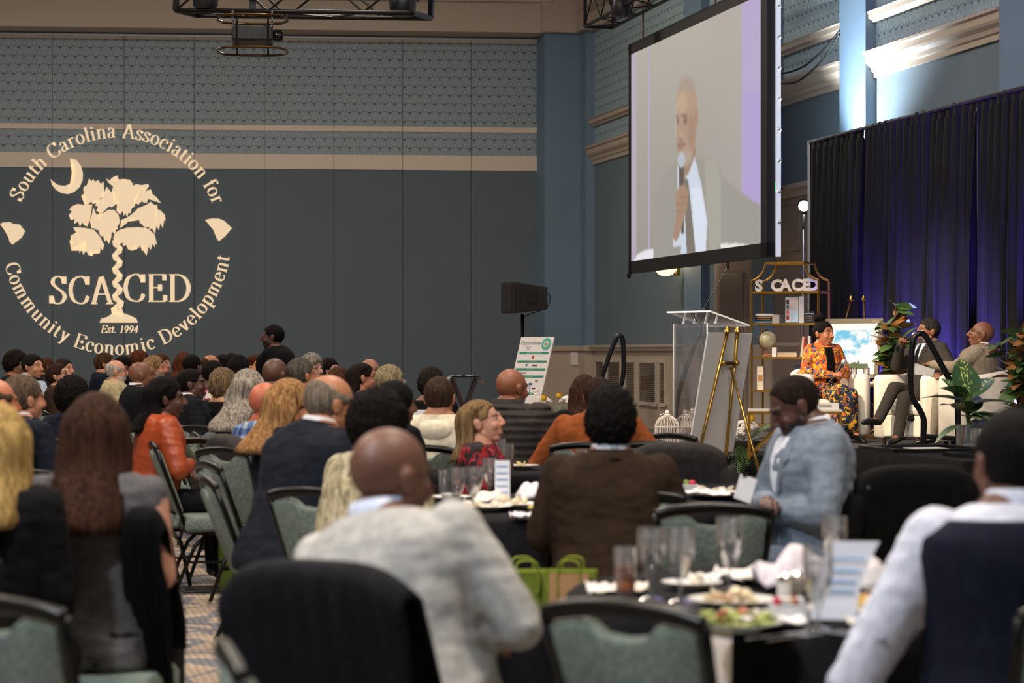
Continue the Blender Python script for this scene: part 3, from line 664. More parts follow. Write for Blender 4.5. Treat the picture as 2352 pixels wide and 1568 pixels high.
# stepped corner pier
q = MB(); pts = [(9.476, 39.75), (9.476, 39.08), (10.12, 39.08), (10.12, 38.69), (10.6, 38.69), (10.6, 39.75)]
def extr(name, pts, z0, z1, m, parent=None):
    q = MB(); q.loft([[Vector((x, y, z)) for x, y in pts] for z in (z0, z1)]); o = q.build(name, m, parent); return room(o) if parent is None else o
corner = extr('wall_corner', pts, 0, 6.96, BLUEL)
extr('wainscot', [(x-.03, y-.03) for x, y in pts[:3]]+[(10.09, 38.66), (10.6, 38.66), (10.6, 39.8), (9.5, 39.8)], 0, 1.42, BEIGE, corner)
extr('chair_rail', [(9.40, 39.75), (9.40, 39.0), (10.05, 39.0), (10.05, 38.6), (10.6, 38.6), (10.6, 39.8)], 1.42, 1.51, BEIGE, corner)
q = MB(); q.box((10.0, 39.04, 1.28), (.13, .02, .22)); o = q.build('wall_thermostat', mat('white_plastic', 'd8d2c8', .5)); room(o, None); tag(o, 'small white plate on the beige wainscot of the corner pier', 'wall plate')
# back wall: sliding wall panels. End points taken where its ends stand
PL, PR = G(-40, 39.93), G(1232, 40.8); WD = (PR-PL); WLEN = WD.length; wphi = math.atan2(WD.y, WD.x)
MBK = Matrix.Translation(PL) @ Matrix.Rotation(wphi, 4, 'Z')
def onwall(px, py, off=.004):           # point of the back wall seen at a pixel (local: x along wall, y depth, z up)
    t = (px-1176)/F; n = Vector((-math.sin(wphi), math.cos(wphi))); dd = (PL.x*n.x+PL.y*n.y)/(t*n.x+n.y); p = Vector((t*dd, dd, CH-(py-HZ)*dd/F))
    q = MBK.inverted() @ p; q.y = -off; return q
bw = bpy.data.objects.new('wall_back', None); COL.objects.link(bw); bw.matrix_world = MBK; bw['kind'] = 'structure'
seams = [120, 285, 446, 607, 767, 925, 1082]; xs = [-3]+[onwall(s, 600).x for s in seams]+[WLEN+.2]
BW = mat('wall_panel_slate', '5a666e', .8, 0, .06, 200)
BEIGE2 = mat('band_beige', 'd2c3b2', .6)
ZB = [(0, 4.60, BW), (4.60, 4.86, BEIGE2), (4.86, 5.27, PAPERB), (5.27, 5.36, BEIGE2), (5.36, 6.84, PAPERB), (6.84, 6.9, BEIGE2)]
for i in range(len(xs)-1):
    for j, (z0, z1, m_) in enumerate(ZB):
        y0 = -.02 if m_ is BEIGE2 else 0
        q = MB(); q.box(((xs[i]+xs[i+1])/2, (y0+.1)/2, (z0+z1)/2), (xs[i+1]-xs[i]-.008, .1-y0, z1-z0)); q.build('wall_panel' if m_ is BW else ('band_panel' if m_ is BEIGE2 else 'wallpaper_panel'), m_, bw)
q = MB(); q.box((WLEN/2-1.5, .12, 3.45), (WLEN+3.5, .06, 6.9)); q.build('panel_backing', mat('seam_dark', '1d1c1b', .9), bw)
q = MB(); q.box((WLEN/2-1.5, -.03, 6.905), (WLEN+3.4, .05, .03)); q.build('panel_track', mat('track_metal', 'b9bbb8', .35, .6), bw)
q = MB(); q.box((WLEN/2-1.5, .08, 7.6), (WLEN+3.4, 1.5, 1.3)); o = q.build('trim_1', BEIGE); o.matrix_world = MBK; o['kind'] = 'structure'
q = MB(); q.box((WLEN/2-1.5, -.70, 7.5), (WLEN+3.4, .1, .06)); q.box((WLEN/2-1.5, -.72, 7.68), (WLEN+3.4, .16, .05)); q.build('bead', BEIGE, o)
o = extr('trim_3', [(9.4, 38.95), (10.0, 38.95), (10.0, 38.5), (10.7, 38.5), (10.7, 41), (9.4, 41)], 6.96, 8.9, BEIGE)
# doorway surround with dark doors behind the stage light
dz = 3.52; bA, bB = 26.6, 31.6
q = MB(); q.box((W-.05, (bA+bB)/2, dz/2), (.10, bB-bA, dz)); ds = room(q.build('door_1', mat('surround_brown', '9b8a7c', .6)))
for k in range(4):
    b0 = bA+.25+k*(bB-bA-.4)/4; b1 = b0+(bB-bA-.4)/4-.16
    q = MB(); q.box((W-.11, (b0+b1)/2, 1.35), (.03, b1-b0, 2.3)); o = q.build('door_panel', mat('door_brown', '87776b', .5), ds, bevel=.01)
    q = MB(); q.box((W-.11, (b0+b1)/2, 3.0), (.03, b1-b0, .6)); q.build('transom_panel', mat('door_brown', '87776b', .5), ds, bevel=.01)
q = MB(); q.loft([[Vector((W-x, b_, z)) for x, z in ((.0, 3.4), (.13, 3.4), (.15, 3.47), (.2, 3.5), (.2, 3.56), (0, 3.56))] for b_ in (bA-.1, bB+.1)]); q.build('door_crown', BEIGE, ds)
# ---------------- green exit sign ----------------
eb = b_at(1768, 9.9); t = thing('exit_sign', 'green glowing exit sign high beside the right edge of the big screen', 'exit sign', AB(9.95, eb, 3.52), PHI)
MB().box((0, 0, 0), (.04, .40, .2)).build('housing', mat('exit_housing', '17392a', .4), t); MB().box((.16, 0, .0), (.30, .03, .03)).build('bracket', BLACKM, t)
text_mesh('EXIT', .17, (-.0225, 0, 0), rz=-PI/2, m=mat('exit_glow', '20ff70', .5, emit='18e060', es=1.6), parent=t)
# ---------------- wall lamp under the screen ----------------
t = thing('wall_sconce', 'glowing warm wall lamp peeking out under the screen bottom edge', 'wall lamp', AB(W-.13, b_at(1548, W-.2), CH+(HZ-616)*35.6/F-.02), PHI)
MB().lathe([(.03, -.13), (.10, -.11), (.17, -.03), (.2, .05)], (-.2, 0, 0), 20).build('bowl', mat('lamp_bowl', 'fff0d0', .5, emit='ffd9a0', es=2.2), t, smooth=True); MB().box((-.02, 0, 0), (.06, .12, .25)).build('backplate', BRASS, t)
light('sconce_glow', 'POINT', AB(W-.35, b_at(1548, W-.2), 2.85), None, 14, (1, .72, .4), .1)
# ---------------- projected emblem, its light painted as glowing flat shapes on the back wall ----------------
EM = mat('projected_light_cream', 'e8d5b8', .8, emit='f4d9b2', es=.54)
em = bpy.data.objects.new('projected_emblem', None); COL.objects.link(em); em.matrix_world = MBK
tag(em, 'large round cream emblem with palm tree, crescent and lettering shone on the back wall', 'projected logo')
def emb_poly(name, polys, off=.026, mtl=None):
    q = MB()
    for pl in polys:
        bm = bmesh.new(); vs = [bm.verts.new(onwall(x, y, off)) for x, y in pl]; f = bm.faces.new(vs); r = bmesh.ops.triangulate(bm, faces=[f]); bm.verts.index_update()
        q.add([v.co.copy() for v in bm.verts], [tuple(v.index for v in f.verts) for f in bm.faces]); bm.free()
    return q.build(name, mtl or EM, em)
CXL, CYL = 268, 552
def arc_text(txt, R, size, a_mid, top=True, span=140, name='arc_lettering', tk=.10, tn=.035):
    _, t0 = strokes(txt, size, tk, tn, 0); gl, tot = strokes(txt, size, tk, tn, (R*R_(span)-t0)/size/(len(txt)-1)); q = MB(); 
    for x0, adv, g in gl:
        xm = x0+adv/2-tot/2
        th = (R_(a_mid) - xm/R) if top else (R_(a_mid) + xm/R)
        ux, uy = (math.sin(th), -math.cos(th)) if top else (-math.sin(th), math.cos(th))   # reading direction
        vx, vy = (math.cos(th), math.sin(th)) if top else (-math.cos(th), -math.sin(th))
        for stp in g:
            if len(stp) < 2: continue
            vs = []
            for pr in stp:
                for p in pr:
                    lx = p[0]-adv/2; ly = p[1]
                    X = CXL+R*math.cos(th)+ux*lx+vx*ly; Y = CYL-(R*math.sin(th)+uy*lx+vy*ly); vs.append(onwall(X, Y, .026))
            q.add(vs, [(2*i, 2*i+1, 2*i+3, 2*i+2) for i in range(len(stp)-1)])
    return q.build(name, EM, em)
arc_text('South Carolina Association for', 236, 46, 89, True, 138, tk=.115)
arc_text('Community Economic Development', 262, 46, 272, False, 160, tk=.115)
def flat_text(txt, x, y, size, target=None, tk=.1, tn=.032, slant=0, sx=1):
    gl, tot = strokes(txt, size, tk, tn, .02, slant); k = (target/tot) if target else 1; q = MB()
    for x0, adv, g in gl:
        for stp in g:
            if len(stp) < 2: continue
            vs = [onwall(x+(x0+p[0])*k, y-p[1], .026) for pr in stp for p in pr]
            q.add(vs, [(2*i, 2*i+1, 2*i+3, 2*i+2) for i in range(len(stp)-1)])
    return q.build('lettering', EM, em)
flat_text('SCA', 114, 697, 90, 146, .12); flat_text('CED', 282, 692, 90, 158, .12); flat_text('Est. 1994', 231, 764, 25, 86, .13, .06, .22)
mo = [(161,364),(176,368),(186,381),(191,398),(190,415),(183,430),(171,441),(157,446),(142,444),(129,436),(120,425),(116,411),(122,417),(134,425),(148,427),(160,423),(170,413),(175,400),(174,386),(169,374)]
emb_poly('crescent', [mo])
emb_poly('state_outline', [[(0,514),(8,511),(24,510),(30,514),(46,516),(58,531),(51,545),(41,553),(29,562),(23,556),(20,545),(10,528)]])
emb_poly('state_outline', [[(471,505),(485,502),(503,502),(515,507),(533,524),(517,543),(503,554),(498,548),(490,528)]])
def frond(cx, cy, rx, ry, rot=0, ns=9, dep=.55, a0=200, a1=-20):
    out = []; c, s_ = math.cos(R_(rot)), math.sin(R_(rot))
    for i in range(15):
        t = R_(a0+(a1-a0)*i/14); out.append((rx*math.cos(t), ry*math.sin(t)))
    x1, x0 = out[-1][0], out[0][0]
    for i in range(ns*2-1):
        u = (i+1)/(ns*2); x = x1+(x0-x1)*u
        out.append((x*(1.05 if i % 2 == 0 else .95), out[-1][1]*0+(-ry*dep*(.55+.6*math.sin(u*PI)) if i % 2 == 0 else -ry*(.02+.18*math.sin(u*PI)))))
    return [(cx+x*c+y*s_, cy-(y*c-x*s_)) for x, y in out]
def zf(pts): return [(x*.3827, 260+y*.3827) for x, y in pts]
FR = [[(505,440),(520,435),(536,392),(550,410),(560,395),(572,412),(590,402),(606,425),(622,410),(628,470),(620,500),(600,515),(590,535),(572,520),(556,545),(548,530),(530,548),(510,552),(520,525),(498,515),(515,500),(488,495),(512,475),(500,460)],
[(635,390),(660,405),(672,388),(690,408),(704,374),(716,400),(735,395),(745,412),(765,398),(780,400),(795,420),(800,435),(820,425),(850,432),(890,425),(895,438),(850,452),(870,470),(905,455),(908,480),(940,505),(968,540),(930,528),(890,515),(880,540),(850,530),(830,550),(800,525),(808,560),(790,575),(785,600),(770,600),(765,625),(752,600),(742,620),(738,585),(722,610),(722,570),(700,585),(710,550),(692,540),(700,480),(672,470),(680,440),(655,420)],
[(430,560),(465,545),(500,550),(555,548),(545,590),(535,610),(540,640),(525,680),(515,650),(505,672),(495,655),(480,682),(470,650),(445,665),(450,635),(425,640),(440,615),(415,610),(432,590),(418,580)],
[(560,565),(580,610),(600,635),(620,600),(650,580),(685,580),(712,610),(722,655),(705,680),(708,700),(690,690),(688,725),(672,710),(668,745),(655,735),(655,785),(640,760),(628,770),(620,735),(605,740),(590,700),(578,700),(565,690),(550,690),(555,660),(540,640),(552,610)],
[(630,470),(640,440),(665,470),(690,490),(688,530),(700,545),(672,565),(655,560),(625,590),(612,600),(595,605),(598,580),(578,585),(590,560),(572,555),(600,535),(585,525),(620,510),(610,490)],
[(800,600),(830,570),(880,550),(905,532),(925,550),(945,552),(935,570),(965,585),(990,610),(994,645),(980,640),(978,690),(962,660),(955,705),(940,675),(930,725),(912,690),(900,700),(892,680),(870,690),(862,665),(840,660),(835,640),(815,645),(800,625),(770,650),(750,670),(722,690),(735,660),(728,640),(760,628)],
[(440,685),(470,685),(520,690),(565,700),(600,740),(626,790),(618,825),(604,810),(600,840),(588,815),(575,830),(565,825),(555,858),(545,820),(530,850),(518,825),(500,850),(492,820),(475,840),(480,800),(520,760),(470,785),(450,815),(445,800),(430,825),(425,790),(440,770),(418,765),(438,745),(425,735),(460,715)],
[(680,750),(690,720),(720,700),(760,688),(830,684),(890,692),(930,730),(942,790),(930,780),(930,805),(915,785),(905,820),(892,800),(880,855),(868,800),(855,830),(842,795),(825,815),(812,790),(800,800),(790,825),(778,795),(768,815),(758,790),(740,800),(735,775),(715,790),(712,765),(695,775)]]
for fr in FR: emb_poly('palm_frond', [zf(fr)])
tr = []
for i in range(11):
    y = 556+i*15.5; r = (i % 2 == 0); w_ = 12+(i > 8)*3
    x0, x1 = 270-w_, 270+w_
    tr.append([(x0, y-3), (x0+7, y-8), (x1, y+14), (x1-3, y+21), (x0+2, y+9)] if r else [(x1, y-3), (x1-7, y-8), (x0, y+14), (x0+3, y+21), (x1-2, y+9)])
tr.append([(257,722),(263,700),(270,716),(278,700),(285,724)])
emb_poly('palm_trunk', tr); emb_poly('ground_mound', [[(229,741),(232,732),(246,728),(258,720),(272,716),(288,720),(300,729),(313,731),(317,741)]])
# ---------------- big projection screen ----------------
SA = 8.9
def sp(px, py, a=SA):
    b = b_at(px, a); d = a*NY+b*NX; return Vector((a, b, CH-(py-HZ)*d/F))
scr = thing('projection_screen', 'large black framed projection screen showing a man in a grey suit speaking into a microphone', 'screen', (0, 0, 0), PHI)
b0, b1 = b_at(1445, SA), b_at(1763, SA); zb, zt = sp(1445, 628).z, sp(1445, 103).z; iz0, iz1 = sp(1452, 600).z, sp(1452, 125).z; ib0, ib1 = b_at(1452, SA), b_at(1749, SA)
q = MB()
q.box((SA+.04, (b0+b1)/2, (zb+iz0)/2), (.1, b0-b1, iz0-zb)); q.box((SA+.04, (b0+b1)/2, (zt+iz1)/2), (.1, b0-b1, zt-iz1)); q.box((SA+.04, (b0+ib0)/2, (zb+zt)/2), (.1, b0-ib0, zt-zb-.001)); q.box((SA+.04, (b1+ib1)/2, (zb+zt)/2), (.1, ib1-b1, zt-zb-.001))
q.build('frame', mat('screen_black', '100f10', .6), scr)
q = MB(); q.bar((SA+.12, b1-.03, zb), (SA+.12, b1-.03, zt), .05, .05); q.build('side_truss_tube', mat('alu_painted_glow', 'e8eaec', .3, .4, emit='dfe8ff', es=.5), scr)  # glow put into the metal for the light streak along the tube
for k in range(9):
    z = zb+.4+k*.36; MB().ell((SA+.12, b1-.075, z), .025, 8, 6).build('snap_stud', mat('alu', 'd0d4d8', .3, .7), scr)
MB().tube([(SA, b0+.02, zb-.05), (SA, b0-.02, zb), (SA, b0-.1, zb+.02)], .03, 6).build('corner_hook', BLACKM, scr)
for px_ in (1474, 1640): MB().tube([(SA+.02, b_at(px_, SA), zt), (SA+.02, b_at(px_, SA), 8.95)], .012, 6).build('hanging_cable', mat('cable_red_brown', '5a3230', .5), scr)
def inpoly(X, Y, pts):
    r = np.zeros(X.shape, bool); n = len(pts)
    for i in range(n):
        x1, y1 = pts[i]; x2, y2 = pts[(i+1) % n]
        if y1 == y2: continue
        c = ((y1 > Y) != (y2 > Y)) & (X < (x2-x1)*(Y-y1)/(y2-y1)+x1); r ^= c
    return r
def blur(M, k=1):
    for _ in range(k): M = (M+np.roll(M, 1, 0)+np.roll(M, -1, 0)+np.roll(M, 1, 1)+np.roll(M, -1, 1))/5
    return M
NU, NV = 230, 170; bs = np.linspace(0, 1, NU); vz = np.linspace(0, 1, NV)
BB = ib0+(ib1-ib0)*bs; DD = SA*NY+BB*NX; XX = SA*NX-BB*NY; PXS = 1176+F*XX/DD
ZX, ZV = np.meshgrid(PXS, iz1+(iz0-iz1)*vz); PY_ = HZ-(ZV-CH)*F/DD[None, :]
X = (ZX-1300)*2.375; Y = PY_*2.375          # authoring frame of the picture
img = np.zeros((NV, NU, 3)); img[:] = np.array([181, 175, 164]); g = np.clip((Y-200)/1100, 0, 1)[..., None]; img = img*(1-g)+np.array([160, 152, 146])*g
g = np.clip((X-700)/260, 0, 1)[..., None]; img = img*(1-g*.5)+np.array([182, 170, 166])*g*.5
def put(mask, col, k=1, a=1):
    global img
    m = (blur(mask.astype(float), k)*a)[..., None]; img = img*(1-m)+np.array(col)*m
def E(cx, cy, rx, ry): return ((X-cx)/rx)**2+((Y-cy)/ry)**2 < 1
put(X < 388, (184, 172, 190), 3); put((X > 452) & (X < 464), (182, 168, 196), 1); put(X > 962, (186, 170, 208), 4); put((X > 970) & (Y > 500), (180, 160, 216), 8, .7)
put(inpoly(X, Y, [(482,1420),(492,1080),(520,980),(580,900),(640,850),(760,870),(800,858),(835,880),(862,970),(960,1050),(1066,1120),(1066,1350),(840,1400)]), (160, 155, 147), 2)
put(inpoly(X, Y, [(760,880),(800,860),(832,880),(850,960),(850,1340),(790,1380),(770,1100)]), (172, 167, 158), 4)
put(inpoly(X, Y, [(368,1430),(395,1385),(440,1362),(483,1356),(483,1420)]), (236, 234, 240), 1); put(inpoly(X, Y, [(848,1330),(930,1326),(1000,1334),(1002,1345),(850,1368)]), (240, 238, 236), 1)
put(inpoly(X, Y, [(612,900),(650,960),(700,828),(718,900),(745,1010),(775,1200),(768,1372),(628,1392),(634,1340),(590,1350),(588,1290),(612,1290),(614,1000)]), (208, 216, 232), 1)
put(inpoly(X, Y, [(690,1020),(740,1020),(772,1200),(765,1370),(712,1385)]), (222, 230, 244), 2)
put(inpoly(X, Y, [(650,965),(672,985),(684,1100),(712,1382),(664,1388),(655,1200),(645,1040)]), (124, 117, 107), 1)
put(inpoly(X, Y, [(630,880),(705,780),(712,840),(670,950),(650,970)]), (160, 132, 112), 2)
put(E(664, 600, 60, 175), (181, 152, 130), 2); put(inpoly(X, Y, [(604,600),(720,600),(712,760),(690,860),(650,905),(620,880),(606,780)]), (178, 150, 130), 2)
put(E(664, 462, 48, 44), (166, 157, 146), 9, .6); put(E(640, 560, 28, 60), (200, 172, 146), 6, .7); put(E(716, 640, 9, 50), (172, 138, 116), 1)
put(E(655, 860, 38, 46), (176, 164, 152), 4, .8); put(E(612, 660, 9, 16), (120, 98, 86), 2, .8); put(E(656, 660, 12, 16), (118, 95, 82), 2, .8); put(E(652, 632, 18, 7), (112, 92, 80), 2, .8); put(E(610, 636, 11, 7), (112, 92, 80), 2, .8)
put(E(630, 740, 15, 22), (190, 156, 132), 2); put(E(630, 762, 15, 8), (140, 108, 92), 2, .7); put(E(632, 790, 24, 12), (130, 110, 98), 2, .8); put(E(630, 808, 16, 10), (168, 112, 100), 1, .8); put(E(690, 720, 22, 90), (158, 128, 108), 8, .6)
put(inpoly(X, Y, [(622,900),(646,895),(650,1010),(648,1270),(634,1275),(626,1180),(622,1000)]), (92, 84, 80), 1); put(E(634, 872, 21, 42), (186, 190, 198), 1)
put(inpoly(X, Y, [(604,1060),(625,1010),(652,1005),(672,1040),(666,1130),(648,1190),(622,1290),(600,1320),(588,1290),(606,1180)]), (168, 136, 116), 1)
for k in range(4): put(inpoly(X, Y, [(606,1050+k*34),(664,1036+k*34),(664,1040+k*34),(606,1055+k*34)]), (136, 108, 92), 1, .7)
put(inpoly(X, Y, [(600,700),(606,560),(612,560),(606,760)]), (196, 188, 176), 2, .7)
vs = [(SA-.012, BB[i], iz1+(iz0-iz1)*vz[j]) for j in range(NV) for i in range(NU)]
fs = [(j*NU+i, j*NU+i+1, (j+1)*NU+i+1, (j+1)*NU+i) for j in range(NV-1) for i in range(NU-1)]
lin = (img/255.0); lin = np.where(lin <= .04045, lin/12.92, ((lin+.055)/1.055)**2.4)
mesh_obj('picture', vs, fs, vcol_mat('screen_picture', .9, emit=.92), scr, col=lin.reshape(-1, 3), smooth=False)
MB().box((SA+.02, (ib0+ib1)/2, (iz0+iz1)/2), (.03, ib0-ib1, iz1-iz0)).build('screen_surface', mat('screen_white', 'd8d8d8', .8), scr)
# ---------------- trusses, projector ----------------
def truss(name, label, L_, h=.30, m=None, n=8):
    t = thing(name, label, 'truss'); m = mat('truss_black', '141312', .4, .4)
    for y in (-h/2, h/2):
        for z in (0, h): MB().tube([(0, y, z), (L_, y, z)], .025, 8).build('chord', m, t, smooth='all')
    for e in (0, L_):
        q = MB()
        for a, b_ in (((e, -h/2, 0), (e, h/2, 0)), ((e, -h/2, h), (e, h/2, h)), ((e, -h/2, 0), (e, -h/2, h)), ((e, h/2, 0), (e, h/2, h))): q.bar(a, b_, .045)
        q.build('end_frame', m, t)
    k = int(L_/h)
    for i in range(k):
        x0, x1 = i*L_/k, (i+1)*L_/k
        if i % 2: x0, x1 = x1, x0
        for y in (-h/2, h/2): MB().tube([(x0, y, 0), (x1, y, h)], .012, 6).build('brace', m, t)
        for z in (0, h): MB().tube([(x0, -h/2, z), (x1, h/2, z)], .012, 6).build('brace', m, t)
    return t
t1 = truss('lighting_truss', 'black box truss holding the caged projector near the ceiling, at upper left', 542/5300*24*1.0, .42)
p0, p1 = P(428, 30, 24.3), P(968, 36, 23.2); t1.location = p0; dv = p1-p0; t1.rotation_euler = (0, -math.atan2(dv.z, math.hypot(dv.x, dv.y)), math.atan2(dv.y, dv.x)); t1.scale = (dv.length/(542/5300*24),)*1+(1, 1)
t1.scale = (dv.length/(542/5300*24), 1, 1)
t2 = truss('lighting_truss', 'black box truss running off the frame beside the screen top, hung with small lamps', 10, .42)
e_ = P(1376, 62, 33.5); t2.location = e_; t2.rotation_euler = (0, 0, PHI-PI/2)
def stage_lamp(label, loc, g='small black lamps hanging in the trusses'):
    t = thing('stage_lamp', label, 'lamp', loc, .4, None); MB().lathe([(.10, -.16), (.13, -.12), (.14, .0), (.12, .14), (.06, .20)], (0, 0, 0), 14).build('lamp_head', mat('lamp_black', '1a1a1c', .4), t, smooth=True)
    MB().bar((-.16, 0, 0), (-.16, 0, .28), .02).bar((.16, 0, 0), (.16, 0, .28), .02).bar((-.16, 0, .28), (.16, 0, .28), .02).build('yoke', BLACKM, t); MB().tube([(0, 0, .28), (0, 0, .5)], .02, 6).build('clamp', BLACKM, t)
stage_lamp('small black lamp inside the right end of the projector truss', P(925, 2, 23.3)); stage_lamp('small black lamp in the left end of the projector truss', P(472, -14, 24)); stage_lamp('small black lamp inside the truss by the screen top', P(1425, 12, 31.5))
pj = thing('projector', 'black projector in a brass-toned tubular cage hanging from the truss', 'projector', P(580, 82, 23.8), PHI-.12)
q = MB(); q.box((0, 0, 0), (.42, .5, .16)); q.build('body', mat('projector_black', '141414', .45), pj, bevel=.02)
for k in range(11): MB().box((-.14+k*.025, -.252, 0), (.008, .01, .12)).build('grille_slat', mat('grille_black', '242426', .5), pj)
MB().lathe([(.05, 0), (.06, .02), (.06, .09), (.05, .1)], (0, 0, 0), 14).xf(Matrix.Translation((.21, -.12, -.01)) @ Matrix.Rotation(PI/2, 4, 'Y')).build('lens', mat('lens_black', '0b0b0c', .1), pj, smooth=True)
for z, nme in ((.17, 'cage_top'), (-.16, 'cage_bottom')):
    MB().tube(cr([(-.28, -.30, z), (.28, -.30, z), (.30, .28, z), (-.30, .28, z)], 3, True)[::1], .014, 6, closed=True).build(nme, mat('cage_bronze', '5c452a', .3, .8), pj, smooth='all')
for x in (-.16, .16):
    for y in (-.29, .27): MB().tube([(x, y, -.18), (x, y, .19)], .012, 6).build('cage_post', BLACKM, pj)
for x, y in ((-.2, -.29), (.2, -.29), (-.2, .27), (.2, .27)): MB().tube([(x, y, .12), (x, y, .22)], .011, 6).build('bolt', CHROME, pj)
MB().box((0, -.0, .30), (.07, .07, .20)).build('hang_clamp', BLACKM, pj); MB().box((0, -.16, .40), (.09, .05, .08)).build('clamp_block', mat('clamp_silver', 'c9beb0', .3, .5), pj)
# ---------------- drooping cables over the wall right of the screen ----------------
for i, pts in enumerate(([(1763,160),(1800,168),(1850,150),(1900,105),(1928,70)], [(1763,188),(1815,192),(1850,175),(1895,130),(1928,78)])):
    q = MB(); q.tube([Vector(sp(x, y, W-.35)) for x, y in cr(pts, 5)], .012, 6); o = q.build('cable', mat('cable_black', '0c0c0d', .5), smooth='all'); o.rotation_euler = (0, 0, PHI)
    tag(o, ['upper drooping black cable on the papered wall right of the screen', 'lower drooping black cable on the papered wall right of the screen'][i], 'cable')
# ---------------- stage and drapes ----------------
SZ = .55
q = MB(); q.box(((5.7+9.05)/2, (18.8+24.6)/2, SZ-.02), (3.35, 5.8, .04)); q.build('deck', mat('stage_carpet', '3a3634', .95, 0, .1, 200), None)
stg = bpy.data.objects['deck']; stg.name = 'stage_platform'; room(stg, None); tag(stg, 'low grey carpeted stage platform with black skirting in front of the drapes', 'stage')
q = MB()
pts = [(9.0, 24.55), (5.72, 24.55), (5.72, 18.84), (9.0, 18.84)]
def wavy(pts, z0, z1, amp, per, a_=None, seed=0):
    rr0, rr1 = [], []
    for (x0, y0), (x1, y1) in zip(pts, pts[1:]):
        L_ = math.hypot(x1-x0, y1-y0); n = int(L_/per*8); nx, ny = -(y1-y0)/L_, (x1-x0)/L_
        for i in range(n):
            t = i/n; k = amp*math.sin(2*PI*t*L_/per+1.3*noise.noise(Vector((t*7, seed, 0)))*3)
            rr0.append(Vector((x0+(x1-x0)*t+nx*k, y0+(y1-y0)*t+ny*k, z0))); rr1.append(Vector((x0+(x1-x0)*t+nx*k*.7, y0+(y1-y0)*t+ny*k*.7, z1)))
    return rr0, rr1
r0, r1_ = wavy(pts, .01, SZ-.04, .02, .12); vs = r0+r1_; n = len(r0); q.add(vs, [(i, i+1, n+i+1, n+i) for i in range(n-1)]); q.build('stage_skirt', cloth('0d0d0e'), stg, smooth='all')
CA = 9.22; cb0 = b_at(1861, CA); cz = CH+(HZ-322)*(CA*NY+cb0*NX)/F
DR = cloth('101013', .6, .1)
bks = [cb0, b_at(1985, CA), b_at(2134, CA), b_at(2245, CA), b_at(2352, CA), b_at(2480, CA)]
dr = thing('stage_drape', 'tall pleated black drapes on a pipe frame behind the stage, lit blue', 'curtain', (0, 0, 0), PHI)
for i in range(len(bks)-1):
    ya, yb = bks[i], bks[i+1]; L_ = ya-yb; per = .17; n = int(L_/per*10); rings = []
    zs = [cz, cz-.10, cz-.13, 2.4, 1.2, .05]; v = []
    for j, z in enumerate(zs):
        for k in range(n+1):
            t = k/n; u = t*L_; ph = 2*PI*u/per + 2.2*noise.noise(Vector((u*1.7, i*9, 0)))
            am = (.014 if j < 2 else .045+.055*min(1, (cz-z)/2))*(.6+.8*abs(noise.noise(Vector((u*1.1, i*5+2, 0)))))*(1 if j > 2 else .8)
            y = ya-u + (.05*math.sin(ph*.5)*(cz-z)/3 if j > 2 else 0)
            v.append((CA+am*math.sin(ph)+.03*noise.noise(Vector((u*3, z*.6, i))), y, z))
    N = n+1; f = [(j*N+k, j*N+k+1, (j+1)*N+k+1, (j+1)*N+k) for j in range(len(zs)-1) for k in range(n)]
    mesh_obj('drape_panel', v, f, DR, dr)
MB().tube([(CA, cb0+.02, cz-.02), (CA, bks[-1], cz-.02)], .02, 6).build('top_pipe', BLACKM, dr); MB().tube([(CA, cb0+.03, .02), (CA, cb0+.03, cz)], .022, 6).build('upright', mat('upright_grey', '8a8d90', .4, .5), dr)
for i, px_ in enumerate((1925, 2010, 2090, 2180, 2290)):     # blue uplights on the floor at the drape foot
    b_ = b_at(px_, CA-.5); pos = AB(CA-.26, b_, SZ+.12)
    t = thing('uplight', 'black floor uplight at the foot of the drapes, %s from their left end' % ['first', 'second', 'third', 'fourth', 'fifth', 'sixth'][i], 'uplight', AB(CA-.38, b_, SZ), PHI, 'blue uplights along the foot of the drapes')
    MB().lathe([(.07, 0.02), (.08, .04), (.08, .10), (.07, .11)], (0, 0, 0), 12).build('can', BLACKM, t); MB().lathe([(.06, .108), (.06, .112)], (0, 0, 0), 12).build('lens', mat('uplight_lens', '2030ff', .3, emit='3a3cff', es=6), t)
    light('uplight_beam', 'SPOT', pos, AB(CA+.02, b_, 3.5), 2300, (.17, .11, 1), .03, cone=58, blend=.8)
# ---------------- spotlight on a stand behind the drape end ----------------
sb = b_at(1845, 9.45); sl = AB(9.45, sb, 0); sz_ = CH+(HZ-473)*(9.45*NY+sb*NX)/F
t = thing('spotlight_stand', 'glaring white spotlight on a thin silver stand at the left end of the drapes', 'spotlight', sl, PHI)
MB().tube([(0, 0, .5), (0, 0, sz_-.25)], .010, 8).build('mast', CHROME, t, smooth='all')
for k in range(3): MB().tube([(0, 0, .7), (.45*math.cos(k*2.1), .45*math.sin(k*2.1), .02)], .012, 6).build('leg', CHROME, t)
MB().lathe([(.05, -.1), (.09, -.06), (.09, .05), (.08, .08)], (0, 0, 0), 14).xf(Matrix.Translation((.06, .08, sz_)) @ Matrix.Rotation(-1.2, 4, 'X')).build('lamp_head', BLACKM, t, smooth=True)
MB().bar((0, 0, sz_-.26), (.03, .05, sz_-.1), .03).build('yoke', BLACKM, t)
MB().ell((0, -.02, sz_), .062, 14, 10).build('lens', mat('spot_lens', 'ffffff', .3, emit='ffffff', es=30), t)
light('spot_beam', 'SPOT', AB(9.42, sb-.06, sz_+.06), AB(9.72, sb-.6, sz_+3), SPOTP, (.80, .90, 1), .05, cone=104, blend=1.0)
